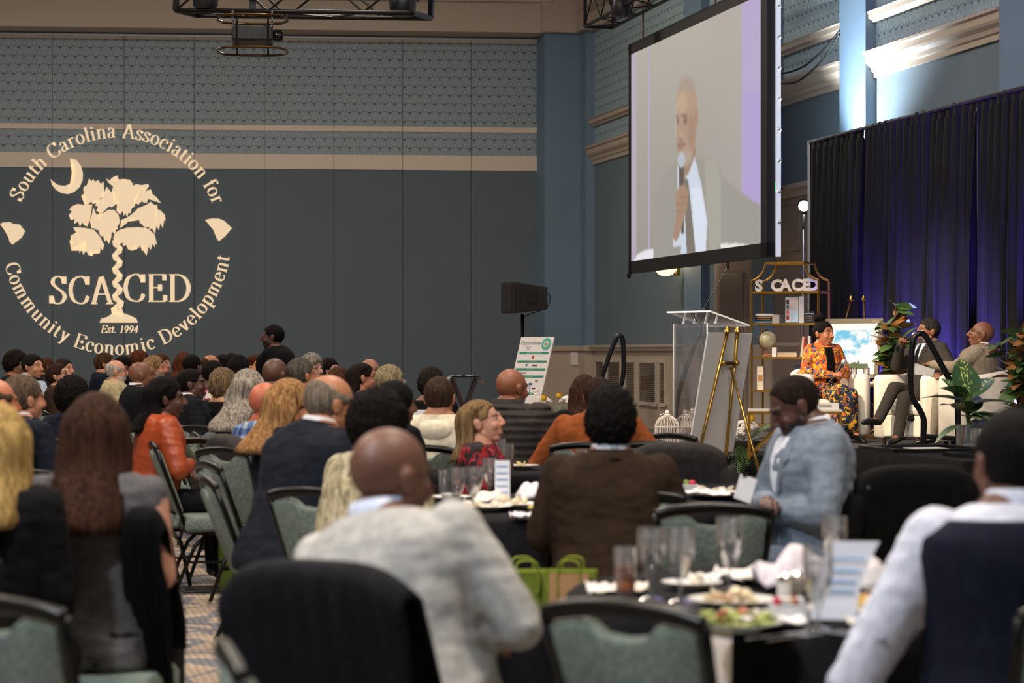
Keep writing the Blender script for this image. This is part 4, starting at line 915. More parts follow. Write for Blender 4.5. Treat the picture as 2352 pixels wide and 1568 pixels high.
# ---------------- stage furniture ----------------
WHITE_UP = mat('upholstery_cream', 'efe6d6', .75, 0, .1, 90)
def tub_chair(label, loc, rz, sc=1):
    t = thing('tub_armchair', label, 'armchair', loc, rz, 'cream tub armchairs on the stage', sc)
    def U_(off, z, k=1):
        out = []; w_, d_ = .36+off, .34+off
        pts = [(w_, .36), (w_, .0)]+[(w_*math.cos(a), -.02-d_*math.sin(a)) for a in [PI*i/14 for i in range(1, 14)]]+[(-w_, .0), (-w_, .36)]
        return pts
    q = MB(); out = U_(0, 0); inn = U_(-.10, 0)
    o = out+inn[::-1]; n = len(o); rings = []
    for j, (z, ins) in enumerate(((.07, .02), (.10, 0), (.50, 0), (.66, 0), (.70, .012), (.715, .035))):
        L_ = []
        for i, (x, y) in enumerate(o):
            ii = i if i < n/2 else n-1-i; bk = math.sin(PI*min(1, max(0, (ii-1)/14)))   # higher at the back
            sg = 1 if i < n/2 else -1; r = math.hypot(x, y)+1e-6
            x2 = x-(x/r)*ins*sg; y2 = y-(y/r)*ins*sg if y < .3 else y-ins
            L_.append(Vector((x2, y2, z+(.06*bk if j > 1 else 0))))
        rings.append(L_)
    q.loft(rings); q.build('shell', WHITE_UP, t, smooth='all')
    q = MB(); q.box((0, .05, .20), (.52, .56, .22)); q.build('seat_base', WHITE_UP, t, bevel=.02)
    q = MB(); q.box((0, .06, .385), (.53, .58, .14)); q.build('seat_cushion', WHITE_UP, t, bevel=.045)
    for x in (-.28, .28):
        for y in (-.24, .3): MB().lathe([(.018, 0), (.022, .08)], (x, y, 0), 8).build('leg', mat('leg_dark_wood', '2a1a10', .5), t)
    return t
def G2(px, s, z=SZ): return G(px, F/s, z)
PRINT = None
def print_mat(name, cols, scale=26, stretch=(1, 1, 1)):
    m = bpy.data.materials.new(name); m.use_nodes = True; nt = m.node_tree; L = nt.links; b = nt.nodes['Principled BSDF']; b.inputs['Roughness'].default_value = .8
    tc = nd(nt, 'ShaderNodeTexCoord'); mp = nd(nt, 'ShaderNodeMapping'); mp.inputs['Scale'].default_value = stretch; L.new(tc.outputs['Object'], mp.inputs[0])
    nz = nd(nt, 'ShaderNodeTexNoise'); nz.inputs['Scale'].default_value = scale*.5; L.new(mp.outputs[0], nz.inputs[0]); mx = nd(nt, 'ShaderNodeMixRGB'); mx.inputs[0].default_value = .12; L.new(mp.outputs[0], mx.inputs[1]); L.new(nz.outputs[1], mx.inputs[2])
    vo = nd(nt, 'ShaderNodeTexVoronoi'); vo.inputs['Scale'].default_value = scale; L.new(mx.outputs[0], vo.inputs[0]); sp = nd(nt, 'ShaderNodeSeparateXYZ'); L.new(vo.outputs['Color'], sp.inputs[0])
    r = nd(nt, 'ShaderNodeValToRGB'); r.color_ramp.interpolation = 'CONSTANT'; L.new(sp.outputs[0], r.inputs[0])
    while len(r.color_ramp.elements) < len(cols): r.color_ramp.elements.new(.5)
    for i, c in enumerate(cols): r.color_ramp.elements[i].position = i/len(cols); r.color_ramp.elements[i].color = (*srgb(c), 1)
    L.new(r.outputs[0], b.inputs['Base Color']); return m
AFR = print_mat('wax_print', ['d9641c', 'e8902a', 'c8481a', '8a6a18', '2c3f8c', 'e0701c', 'f0b030', 'a05014', '3a2a18', 'd95a1c'], 38)
AFR2 = print_mat('wax_print_dark', ['1c2a48', '141a22', 'd0a020', '203a60', 'c8601c', '101418'], 40)
mk = {}
wo, *wi = person('woman with high hair bun and orange print jacket, microphone in her lap, seated on stage', 1890, 738, 242, 158, '9a5f3e', 'sleek', ('1a1210', '0c0808'), hyaw=138, lean=-6, z0=SZ, bun=1,
    arms=(((.27,.02,.76),(.055,.27,.715)), ((.27,.02,.76),(.02,.30,.73))), top='shirt', topmat=AFR, garment='print_jacket', pants='141414', eyes=True, fine=1, brow='120b08', chair=False, smax=1.0, curl=1.2, jaw=.92, nose=.9, bx=.92, skirt=True)
wo.children[1].data.materials[0] = wo.children[1].data.materials[0]
for ch in wo.children:
    if ch.name.startswith('skirt'): ch.data.materials[0] = AFR2
def rel(root, U, sc, p, yaw): return root.matrix_basis @ (U @ Vector(p))
def microphone(label, A_, B_):
    A_, B_ = Vector(A_), Vector(B_); L_ = (B_-A_).length; t = thing('microphone', label, 'microphone', A_); t.rotation_euler = (B_-A_).to_track_quat('Z', 'Y').to_euler()
    MB().lathe([(.012, -.02), (.013, .0), (.014, L_*.6), (.019, L_*.85)], (0, 0, 0), 12).build('handle', mat('mic_black', '0f0f10', .4), t, smooth=True)
    MB().ell((0, 0, L_*.95), (.026, .026, .032), 14, 10).build('head_grille', mat('mic_silver', 'b8babc', .35, .6), t, smooth='all')
def dark_front(root, U, b0=-.05, b1=.05):
    q = MB(); rr = []
    for z, x0, x1 in ((1.04, -.045, .045), (.98, -.05, .05), (.9, -.045, .045), (.8, -.05, .05), (.7, -.06, .06), (.62, -.07, .07)):
        cy, rx, ry = sec(z, .92, 1); L_ = []
        for i in range(7):
            x = x0+(x1-x0)*i/6; L_.append((x, cy+(ry+.022)*max(.05, 1-(abs(x)/(rx+.02))**2.35)**.43, z))
        rr.append([U @ Vector((x, y+.006, z)) for x, y, z in L_]+[U @ Vector((x, y-.015, z)) for x, y, z in L_[::-1]])
    q.loft(rr); q.build('black_top', cloth('0c0b0c'), root, smooth='all')
dark_front(wo, wi[1])
bpy.context.view_layer.update()
MW = wo.matrix_world @ wi[1]
microphone('black microphone with silver head in the seated woman\'s hands', MW @ Vector((.09, .27, .64)), MW @ Vector((-.055, .36, .86)))
q = MB(); q.tube([wi[2] @ Vector((.085, -.0+.008*math.cos(t), -.055+.018*math.sin(t))) for t in [k*PI/5 for k in range(10)]], .0022, 5, closed=True); q.build('hoop_earring', mat('hoop_white', 'e8e0d8', .3), wo)
q = MB(); q.tube([wi[1] @ Vector((-.105+.034*math.cos(t)*.3, .245+.0, .725)) + Vector((.0, .030*math.cos(t), .030*math.sin(t))) for t in [k*PI/6 for k in range(12)]], .006, 6, closed=True); q.build('bracelet', CHROME, wo)
def under(loc, yaw, label, k=.90, back=.03):
    tub_chair(label, loc-Vector((math.sin(R_(yaw)), math.cos(R_(yaw)), 0))*back+Vector((0, 0, 0)), -R_(yaw), k)
under(wi[0], 165, 'cream tub armchair of the woman in the orange print jacket')
legX = (((.05,.38,.60),(.06,.60,.28),(.10,.72,.26)), ((.10,.40,.50),(.12,.50,.11),(.14,.64,.05)))
m1, *mi = person('man in dark grey suit and black tie on stage, microphone raised, legs crossed', 2134, 731, 252, -128, '7d4e34', 'crop', ('3a3534', '1a1716'), hyaw=-105, lean=-10, z0=SZ,
    arms=(((.23,.20,.80),(.05,.36,1.0)), ((.34,-.02,.80),(.40,.20,.72))), top='suit', topc='3c3834', shirt='e6e8ee', tie='101012', pants='3a3530', legs=legX, beard='8a8480', eyes=True, fine=1, chair=False, smax=1.0, curl=1.3, bx=1.0)
bpy.context.view_layer.update(); MW = m1.matrix_world @ mi[1]; under(mi[0], -128, 'cream tub armchair of the man speaking into the microphone')
microphone('black microphone held up to the bearded man\'s mouth', MW @ Vector((.07, .40, .96)), MW @ Vector((.0, .22, 1.13)))
m2, *mj = person('seated bald man in glasses and taupe suit seen from behind, holding papers on the stage', 2262, 739, 258, -72, '6f4630', None, hyaw=-88, hp=-12, lean=-4, roll=-4, z0=SZ,
    arms=(((.30,.02,.74),(.16,.30,.72)), ((.26,.22,.86),(.12,.48,.86))), top='suit', topc='8c8070', shirt='e8e8ea', pants='8a8074', glasses='1a1614', eyes=True, fine=1, chair=False, smax=1.0, bx=1.3, by=1.45, legs=(((.10,.42,.56),(.02,.55,.30),(-.04,.66,.30)), ((.12,.40,.50),(.13,.46,.11),(.14,.60,.05))), curl=.9)
under(mj[0], -72, 'cream tub armchair with its back to the camera, of the man in the taupe suit', .9)
t = thing('paper_sheets', 'white folded papers in the hand of the man in the taupe suit', 'papers', P(2118, 852, 5300/268), 0)
MB().box((0, 0, 0), (.20, .004, .07), M=Matrix.Rotation(.15, 4, 'Y')).build('sheet', paint('f2eee8'), t); MB().box((.01, .012, .012), (.19, .004, .07), M=Matrix.Rotation(.32, 4, 'Y')).build('sheet', paint('e4e0da'), t)
# étagère
SH = .0; s_ = 215; t = thing('shelf_unit', 'gold metal open shelf unit with pagoda-shaped top at the rear of the stage', 'shelf', G2(1815, s_), R_(-27))
Wd, Dp = .375, .165; zc, ztop = 1.61, 1.795
def arch(y):
    return [(-Wd, y, 0), (-Wd, y, 1.60)]+[(x, y, z) for x, z in cr([(-.372, zc), (-.315, 1.632), (-.268, 1.672), (-.235, 1.73), (-.215, ztop)], 3)]
for y in (-Dp, Dp):
    L_ = arch(y); 
    for sgn, nm in ((1, 'post'), (-1, 'post')):
        q = MB(); q.tube([(x*sgn, y_, z) for x, y_, z in L_], .013, 4); q.build(nm, GOLD, t)
    MB().bar((-.215, y, ztop), (.215, y, ztop), .024).build('top_rail', GOLD, t)
for x in (-.21, .21): MB().bar((x, -Dp, ztop), (x, Dp, ztop), .02).build('side_rail', GOLD, t)
shz = [1.484, 1.144, .786, .433, .07]
for z in shz:
    f = MB().bar((-Wd, -Dp, z), (Wd, -Dp, z), .022).bar((-Wd, Dp, z), (Wd, Dp, z), .022).bar((-Wd, -Dp, z), (-Wd, Dp, z), .022).bar((Wd, -Dp, z), (Wd, Dp, z), .022).build('shelf_frame', GOLD, t)
    MB().box((0, 0, z+.008), (2*Wd-.02, 2*Dp-.02, .008)).build('shelf_glass', glass_mat(), f)
MSH = Matrix.Translation(G2(1815, s_)) @ Matrix.Rotation(R_(-27), 4, 'Z')
def on_shelf(px, k, y=-.08): return MSH @ Vector((((px-1815)/s_-y*.454)/.891, y, shz[k]+.013))
for ch, px, y, lab in (('S', 1744, -.10, 'first in the row'), ('C', 1784, -.04, 'just left of the letter A'), ('A', 1802, -.10, ''), ('C', 1827, -.10, 'between the letters A and E'), ('E', 1847, -.10, ''), ('D', 1862, -.06, '')):
    t = thing('letter_block', 'white letter %s on the top gold shelf%s' % (ch, ', '+lab if lab else ''), 'letter', on_shelf(px, 0, y), R_(-8), 'white letters on the top shelf')
    text_mesh(ch, .165, (0, 0, .058), m=paint('f0e6dc'), parent=t, name='letter_face', ext=.018, bold=.008)
def book(label, loc, dims, c, rz=R_(-27), tilt=0, grp=None, nm='book', band=None):
    t = thing(nm, label, 'book', loc, rz, grp); t.rotation_euler = (0, tilt, rz); w_, d_, h_ = dims
    MB().box((0, 0, h_/2), (w_, d_, h_)).build('cover', paint(c, .5), t)
    if w_ < h_: MB().box((0, .004, h_/2), (w_*.7, d_, h_*.97)).build('pages', paint('e8e0d0'), t)
    else: MB().box((.004, .0, h_/2), (w_, d_*.97, h_*.7)).build('pages', paint('e8e0d0'), t)
    if band: MB().box((0, -d_/2-.001, h_/2), (w_*.7, .002, h_*.25)).build('title_band', paint(band), t)
    return t
z_ = 0
for i, (c, w_, bnd, lb) in enumerate((('2f5a78', .22, 'c8d8e0', 'blue book at the bottom of the flat stack on the shelf'), ('1a1a1c', .2, 'd89a30', 'black book in the middle of the flat stack on the shelf'), ('222226', .2, 'e0a040', 'black and orange book second from the top of the flat stack'), ('e6e2dc', .19, None, 'white book on top of the flat stack on the shelf'))):
    p = on_shelf(1760, 1, -.02); p.z += z_; book(lb, p, (w_, .15, .025), c, R_(-22+i*3), grp='flat stack of books on the second shelf', band=bnd); z_ += .0255
b_ = book('pale grey pile of pamphlets beside the flat book stack', on_shelf(1788, 1, -.02), (.08, .14, .09), 'a8a098', nm='pamphlet_pile')
t = thing('picture_board', 'small framed collage of pink and blue pictures on the second shelf', 'picture', on_shelf(1817, 1, -.06), R_(-6))
MB().box((0, 0, .142), (.148, .02, .284)).build('frame', paint('3c7a68'), t); MB().box((0, -.012, .142), (.135, .006, .27)).build('mount', paint('e8dcd8'), t)
for i in range(4): MB().box((-.045, -.017, .06+i*.055), (.028, .004, .045)).build('photo', paint(['8a3a48', 'c86a70', '5a6a8a', '3a2c34'][i]), t)
MB().box((.025, -.017, .075), (.08, .004, .13)).build('photo', mat('sky_photo', 'b8cfe8', .5, vary=.2), t); MB().box((.025, -.017, .205), (.085, .004, .11)).build('photo', mat('mesh_photo', 'e0d0d0', .5, vary=.1), t)
book('white thick binder standing beside the collage', on_shelf(1838, 1, -.05), (.05, .12, .283), 'd8d4d4', R_(-8), nm='binder')
t = thing('shelf_sign', 'small black sign with white lines of text on the second shelf', 'sign', on_shelf(1854, 1, -.09), R_(-6)); MB().box((0, 0, .062), (.105, .012, .125)).build('panel', paint('141414'), t)
text_mesh('resilience', .026, (0, -.0075, .10), m=paint('f0f0f0'), parent=t)
for i in range(3): MB().box((-.005, -.007, .07-i*.02), (.07-i*.008, .002, .005)).build('text_line', paint('b8b8b8'), t)
t = thing('globe', 'cream desk globe on a small wooden stand on the middle shelf', 'globe', on_shelf(1766, 2, -.04), R_(10)); MB().lathe([(.06, 0), (.062, .015), (.03, .03)], (0, 0, 0), 18).build('base', mat('globe_wood', 'a8683a', .4), t, smooth=True)
MB().ell((0, 0, .18), .095, 24, 16).build('sphere', mat('globe_cream', 'd8d0a8', .35, c2='b8b088', vscale=14), t, smooth='all'); MB().tube([(-.108*math.sin(a), 0, .18-.108*math.cos(a)) for a in [PI*k/12 for k in range(13)]], .006, 6).build('meridian_arc', mat('globe_bronze', '7a5030', .35, .6), t); MB().tube([(0, 0, .02), (0, 0, .075)], .008, 6).build('stem', mat('globe_wood', 'a8683a', .4), t)
book('small white box standing before the globe on the middle shelf', on_shelf(1778, 2, -.12), (.045, .04, .1), 'f0ece6', nm='small_box'); book('flat cream boxed book beside the globe', on_shelf(1806, 2, -.08), (.20, .12, .045), 'd8bc98', R_(-10), nm='boxed_book')
for i, (px, c, h_, ti, lb) in enumerate(((1832, '4a2a1c', .22, .16, 'dark brown book leaning at the left of the row'), (1837, 'd8c8b0', .215, .12, 'cream book second in the leaning row'), (1843, 'a81c24', .21, .06, 'red book in the leaning row on the middle shelf'), (1848, '3a1418', .20, .02, 'dark maroon book next to the red book'), (1854, 'e0d8cc', .22, 0, 'white book at the right of the leaning row'))):
    book(lb+', middle shelf' if 'middle' not in lb else lb, on_shelf(px, 2, -.1), (.026, .13, h_), c, R_(-12), ti, 'leaning row of books on the middle shelf')
book('tall cream box file with printed squares on the fourth shelf', on_shelf(1749, 3, -.1), (.07, .1, .25), 'f0e0c4', R_(-16), nm='box_file', band='c88a50'); book('dark blue box with white lettering on the fourth shelf', on_shelf(1838, 3, .02), (.13, .06, .26), '1c2a48', R_(-10), nm='blue_box')
# painting on brass easel
def easel(name, label, loc, rz, tilt, bw, bh, z0, rear=True, pole_h=1.65, front=False, metal_=None, foot=.30, thick=.012):
    t = thing(name, label, 'easel', loc, rz); up = Vector((0, math.sin(tilt), math.cos(tilt))); m_ = metal_ or BRASS; y0 = (.035 if not front else .035)
    for s in (-1, 1):
        q = MB(); q.tube([Vector((s*foot, 0, 0))+Vector((0, y0, 0)), Vector((s*.07, y0, 0))+up*pole_h], .012, 8); o = q.build('front_leg', m_, t, smooth='all')
        MB().lathe([(.0, -.02), (.026, -.01), (.028, .0), (.016, .02), (.012, .035), (.0, .045)], tuple(Vector((s*.07, y0, 0))+up*pole_h), 10, cap=False).build('finial', m_, o, smooth=True)
    zc_ = pole_h-.24; c = Vector((0, y0+.01, 0))+up*zc_
    MB().tube([c+Vector((-.10, 0, 0)), c+Vector((.10, 0, 0))], .014, 8).build('crossbar', mat('easel_joint', '4a3520', .4, .6), t); 
    for s in (-1, 1): MB().ell(tuple(c+Vector((s*.09, .015, 0))), .022, 10, 8).build('knob', m_, t, smooth='all')
    MB().tube([c+Vector((0, .02, -.03)), (0, .62+math.sin(tilt)*.6, 0)], .010, 8).build('rear_leg', m_, t, smooth='all')
    for s in (-1, 1): MB().tube([Vector((s*.2, y0, 0))+up*(z0-.012), Vector((s*.2, y0-.09, 0))+up*(z0-.012)], .010, 6).build('ledge_pin', m_, t)
    Mx = Matrix(((1, 0, 0, 0), (0, up.z, up.y, 0), (0, -up.y, up.z, 0), (0, 0, 0, 1)))
    Mx = Matrix.Translation((0, y0-.02, 0)) @ Matrix.Rotation(-tilt, 4, 'X') @ Matrix.Translation((0, 0, z0))
    return t, Matrix.Translation(loc) @ Matrix.Rotation(rz, 4, 'Z') @ Mx
te, Mb = easel('display_easel', 'brass easel behind the seated woman holding the framed painting', G2(1934, 222), R_(-30), R_(16), .6, .6, .60, pole_h=1.46)
t = bpy.data.objects.new('framed_painting', None); COL.objects.link(t); t.matrix_world = Mb; tag(t, 'framed painting of blue sky and clouds over trees on a brass easel', 'painting')
q = MB(); w_, h_ = .64, .62
for c, d in (((0, 0, .02), (w_, .03, .045)), ((0, 0, h_), (w_, .03, .045)), ((-w_/2+.02, 0, h_/2), (.045, .03, h_)), ((w_/2-.02, 0, h_/2), (.045, .03, h_))): q.box(c, d)
q.build('frame', mat('frame_pewter', '6a6150', .4, .4), t); MB().box((0, .004, h_/2), (w_-.05, .012, h_-.03)).build('mat_board', paint('ece8e2'), t)
nu, nv = 46, 44; vs, cs, fs = [], [], []
for j in range(nv):
    for i in range(nu):
        u, v_ = i/(nu-1), j/(nv-1); vs.append((-.21+.42*u, -.006, .10+.42*v_)); n_ = noise.fractal(Vector((u*3, v_*4, 2)), .8, 2, 4); k = min(1, max(0, .5+n_*1.1-(v_-.55)*.6))
        c = np.array(srgb('4fa6d6'))*(1-k)+np.array(srgb('e9eef0'))*k
        if v_ < .16+.06*noise.noise(Vector((u*9, 0, 3)))+.05*(u > .7): c = np.array(srgb('46583a'))
        cs.append(c)
fs = [(j*nu+i, j*nu+i+1, (j+1)*nu+i+1, (j+1)*nu+i) for j in range(nv-1) for i in range(nu-1)]
mesh_obj('canvas', vs, fs, vcol_mat('painted_canvas', .6), t, col=np.array(cs), smooth=False)
# side table with lamp, glasses
s_ = 233; TZ = SZ+.545
t = thing('side_table', 'square gold-framed side table with ring sides between the armchairs', 'side table', G2(1972, s_), R_(-14)); w_ = .19
MB().box((0, 0, .54), (.40, .40, .02)).build('table_top', mat('table_white', 'eee4d4', .3), t, bevel=.004)
f = MB()
for x in (-w_, w_):
    for y in (-w_, w_): MB().bar((x, y, 0), (x, y, .53), .018).build('leg', GOLD, t)
for a, b_ in (((-w_, -w_), (w_, -w_)), ((w_, -w_), (w_, w_)), ((w_, w_), (-w_, w_)), ((-w_, w_), (-w_, -w_))): f.bar((*a, .52), (*b_, .52), .018); f.bar((*a, .01), (*b_, .01), .018)
f.build('frame', GOLD, t)
for k, (y, r) in enumerate(((-w_, .13), (w_, .18))): MB().tube([(r*math.cos(a), y, .02+r+r*math.sin(a)) for a in [PI*i/12 for i in range(24)]], .008, 6, closed=True).build('ring', GOLD, t, smooth='all')
t = thing('table_lamp', 'small glowing table lamp with white shade and clear stem on the stage side table', 'lamp', G2(1996, s_, TZ+.006), 0)
MB().lathe([(.055, 0), (.055, .012)], (0, 0, 0), 18).build('base', glass_mat(), t); MB().tube([(0, 0, .012), (0, 0, .2)], .009, 8).build('stem', glass_mat(), t, smooth='all')
MB().lathe([(.095, .185), (.078, .365)], (0, 0, 0), 28, cap=False).build('lamp_shade', mat('shade_glow', 'ffffff', .6, emit='fff6e4', es=2.4), t, smooth=True)
light('lamp_glow', 'POINT', G2(1996, s_, TZ+.27), None, 5, (1, .85, .65), .03)
def tumbler(label, loc, r=.032, h=.15, water=.6, wc=None, grp=None, nm='water_glass'):
    t = thing(nm, label, 'glass', loc, 0, grp); g = glass_mat()
    MB().lathe([(r*.82, 0), (r*.85, .004), (r, h), (r*.94, h), (r*.8, .012), (0, .012)], (0, 0, 0), 18, cap=False).build('glass_body', g, t, smooth=True)
    if water: MB().lathe([(r*.8, .013), (r*(.8+.13*water), h*water), (0, h*water)], (0, 0, 0), 16).build('drink', wc or glass_mat('water', (.96, .98, 1)), t, smooth=True)
    return t
tumbler('tall glass of water at the left of the stage side table', G2(1960, s_+5, TZ+.006)+Vector((0, -.05, 0))); tumbler('tall water glass beside the lamp base on the side table', G2(1985, s_+8, TZ+.006)+Vector((0, -.12, 0)))
t = thing('tea_light', 'little glass candle at the right edge of the side table', 'candle', G2(2010, s_+6, TZ+.006)); MB().lathe([(.02, 0), (.022, .03)], (0, 0, 0), 12).build('cup', mat('amber_glass', 'e0a050', .3, emit='ffb050', es=.8), t)
# coffee table with white tray and books
s_ = 288; CT = SZ+.40; t = thing('coffee_table', 'low gold-framed coffee table with crossed legs and white top at the stage front', 'coffee table', G2(1825, s_), R_(-6)); w_, d_ = .36, .20
MB().box((0, 0, .385), (.74, .42, .015)).build('table_top', mat('table_white', 'eee4d4', .3), t)
for x in (-w_, w_):
    for y in (-d_, d_): MB().bar((x, y, 0), (x, y, .38), .022).build('leg', GOLD, t)
f = MB()
for a, b_ in (((-w_, -d_), (w_, -d_)), ((w_, -d_), (w_, d_)), ((w_, d_), (-w_, d_)), ((-w_, d_), (-w_, -d_))): f.bar((*a, .37), (*b_, .37), .022)
f.bar((-w_, -d_, .01), (-w_, d_, .01), .02).bar((w_, -d_, .01), (w_, d_, .01), .02); f.build('frame', GOLD, t)
for y in (-d_, d_):
    for a in ((.02, w_), (-.02, -w_)): MB().bar((a[0], y, .37), (a[1], y, .02), .016).build('cross_leg', GOLD, t)
CT = SZ+.393
t = thing('tray', 'white oblong tray with cut-out handles on the gold coffee table', 'tray', G2(1880, s_, CT), R_(-6)); q = MB()
q.box((0, 0, .006), (.30, .26, .012)); 
for c, d in (((0, -.13, .025), (.30, .012, .05)), ((0, .13, .025), (.30, .012, .05)), ((-.15, 0, .025), (.012, .27, .05)), ((.15, 0, .025), (.012, .27, .05))): q.box(c, d)
q.build('tray_body', paint('efe9e0', .35), t); MB().box((.05, -.137, .03), (.10, .004, .018)).build('handle', mat('handle_grey', 'a8a49c', .4), t)
for i, (px, w_, h_, c, lb) in enumerate(((1829, .022, .16, 'e8dccc', 'cream book, first of the upright books on the coffee table'), (1836, .020, .165, 'd8c0a4', 'tan book, second of the upright books on the coffee table'), (1842, .018, .16, 'f0e4d8', 'ivory book, third of the upright books on the coffee table'), (1849, .026, .165, 'b08858', 'brown-spined book, last of the upright books on the coffee table'))):
    book(lb, G2(px, s_, CT), (w_, .14, h_), c, R_(-8), 0, 'upright books on the coffee table')
t = thing('metal_box', 'small shiny metal tin resting on top of the upright books', 'tin', G2(1838, s_, CT+.166), R_(-8)); MB().box((0, 0, .012), (.085, .05, .024)).build('tin_body', CHROME, t, bevel=.004); MB().box((0, 0, .0255), (.087, .052, .004)).build('lid', CHROME, t)
# lectern with gooseneck microphone
s_ = 262; t = thing('lectern', 'clear acrylic lectern with sloping top at the front of the stage', 'lectern', G2(1620, s_), R_(-55)); g = glass_mat('acrylic', (.98, .98, 1)); ed = mat('acrylic_edge', 'e4e6ea', .2, spec=.8)
MB().box((0, -.0, .01), (.56, .42, .02)).build('base', g, t)
for x in (-.23, .23): 
    o = MB().box((x, 0, .56), (.012, .34, 1.08)).build('side_panel', g, t)
    for y in (-.17, .17): MB().bar((x, y, .02), (x, y, 1.1), .010).build('edge', ed, o)
MB().box((0, -.17, .56), (.46, .012, 1.08)).build('front_panel', g, t)
Mt = Matrix.Translation((0, .03, 1.14)) @ Matrix.Rotation(R_(-15), 4, 'X'); o = MB().box((0, 0, 0), (.58, .46, .014), M=Mt).build('reading_top', g, t)
q = MB()
for a, b_ in (((-.29, -.23), (.29, -.23)), ((.29, -.23), (.29, .23)), ((-.29, -.23), (-.29, .23)), ((-.29, .23), (.29, .23))): q.bar(Mt @ Vector((*a, 0)), Mt @ Vector((*b_, 0)), .014)
q.build('edge', ed, o)
for x in (-.2, -.05, .1, .24): MB().bar(Mt @ Vector((x, -.1, -.01)), Mt @ Vector((x, -.1, -.07)), .014).build('bracket', ed, t)
pm = G2(1622, s_)+Vector((-.02, .0, 0)); 
t = thing('gooseneck_microphone', 'thin black gooseneck microphone leaning from the lectern top', 'microphone', P(1618, 718, F/s_)); 
MB().lathe([(.035, -.01), (.03, .02), (.012, .05)], (0, 0, 0), 12).build('base', BLACKM, t); MB().tube(cr([(0, 0, .04), (.04, 0, .12), (.10, 0, .22), (.17, 0, .35), (.20, 0, .40)], 5), .004, 6).build('gooseneck', BLACKM, t)
MB().lathe([(.008, -.03), (.012, 0), (.011, .03)], (.205, 0, .41), 10).build('capsule', BLACKM, t)
q = MB(); q.tube(cr([(-.02, 0, .0), (-.10, -.03, .02), (-.08, -.05, -.06), (-.02, -.04, -.14), (-.01, -.03, -.4), (-.01, 0, -.9)], 5), .004, 6); q.build('cable', BLACKM, t)
# stair handrails
def rail(label, loc, rz, pts, r=.022):
    t = thing('stair_handrail', label, 'handrail', loc, rz, 'black tubular stair handrails of the stage'); MB().tube([Vector((x, 0, z)) for x, z in cr(pts, 6)], r, 10).build('tube', mat('rail_black', '101013', .28, .3), t, smooth='all'); return t
s_ = 268; base = G2(2147, s_, 0)
def rp(px, py, s_): return ((px-2147)/s_, CH-(py-HZ)/s_)
t = rail('black bent tube handrail in front of the armchairs, at the near stage steps', base, 0, [rp(*p, s_) for p in ((2119,1030),(2121,1000),(2122,965),(2112,940),(2097,915),(2092,880),(2093,830),(2096,790),(2104,770),(2118,766),(2130,778),(2150,815),(2180,870),(2196,900),(2200,940),(2200,1030))], .026)
MB().tube([Vector((rp(2120, 1001, s_)[0], 0, rp(2120, 1001, s_)[1])), Vector((rp(2200, 1007, s_)[0], 0, rp(2200, 1007, s_)[1]))], .02, 8).build('cross_tube', mat('rail_black', '101013', .28, .3), t)
for cx, s2, lb in ((1405, 226, 'black bent tube handrail left of the lectern, at the far stage steps'), (1592, 222, 'black bent tube handrail seen through the clear lectern')):
    def rq(px, py): return ((px-1405)/s2, CH-(py-HZ)/s2)
    t = rail(lb, G2(cx, s2, 0), 0, [rq(*p) for p in ((1362,1010),(1366,940),(1376,890),(1385,860),(1400,815),(1415,778),(1422,770),(1430,778),(1432,810),(1432,850),(1428,880),(1416,905),(1412,940),(1412,1010))], .024)
    MB().tube([Vector((rq(1368, 960)[0], 0, rq(1368, 960)[1])), Vector((rq(1412, 960)[0], 0, rq(1412, 960)[1]))], .018, 8).build('cross_tube', mat('rail_black', '101013', .28, .3), t)
# steps under the rails
for lb, px, s2, rz in (('black carpeted steps at the near end of the stage', 2160, 291, PHI), ('black carpeted steps at the far end of the stage', 1440, 204, PHI)):
    t = thing('stage_steps', lb, 'steps', G2(px, s2, 0), rz)
    for k in range(3):
        dy = (-.25+k*.25)*(1 if px > 2000 else -1); MB().box((0, dy, (k+1)*.085), (.9, .25, (k+1)*.17)).build('step', cloth('161616'), t)
# ---------------- plants ----------------
def leaf_mesh(L_, w_, curl=.3, fold=.12, n=8, shape=1.0):
    mb = MB(); vs = []; 
    for i in range(n+1):
        t = i/n; hw = w_/2*(math.sin(PI*t**shape))**.75 if 0 < t < 1 else .001; y = L_*t; z = -curl*L_*t*t
        vs += [(-hw, y, z+fold*hw), (0, y, z), (hw, y, z+fold*hw)]
    fs = []
    for i in range(n): fs += [(3*i, 3*i+1, 3*i+4, 3*i+3), (3*i+1, 3*i+2, 3*i+5, 3*i+4)]
    return mb.add(vs, fs)
def leafobj(name, lm, m, parent, loc, az, el, roll=0, sc=1):
    o = bpy.data.objects.new(name, lm); COL.objects.link(o); o.parent = parent; o.location = loc
    o.matrix_local = Matrix.Translation(loc) @ Matrix.Rotation(az, 4, 'Z') @ Matrix.Rotation(el, 4, 'X') @ Matrix.Rotation(roll, 4, 'Y') @ Matrix.Scale(sc, 4); return o
def mk_leaf(name, *a, m=None, **k):
    me = leaf_mesh(*a, **k).mesh(name); me.materials.append(m); me.polygons.foreach_set('use_smooth', [True]*len(me.polygons)); return me
LG_ = mat('leaf_green', '5a7a40', .4, c2='3c5a2c', vscale=20); LGD = mat('leaf_dark', '22381f', .45, c2='16281a', vscale=12); LB = mat('leaf_bronze', 'a8743a', .55, c2='80522a', vscale=20)
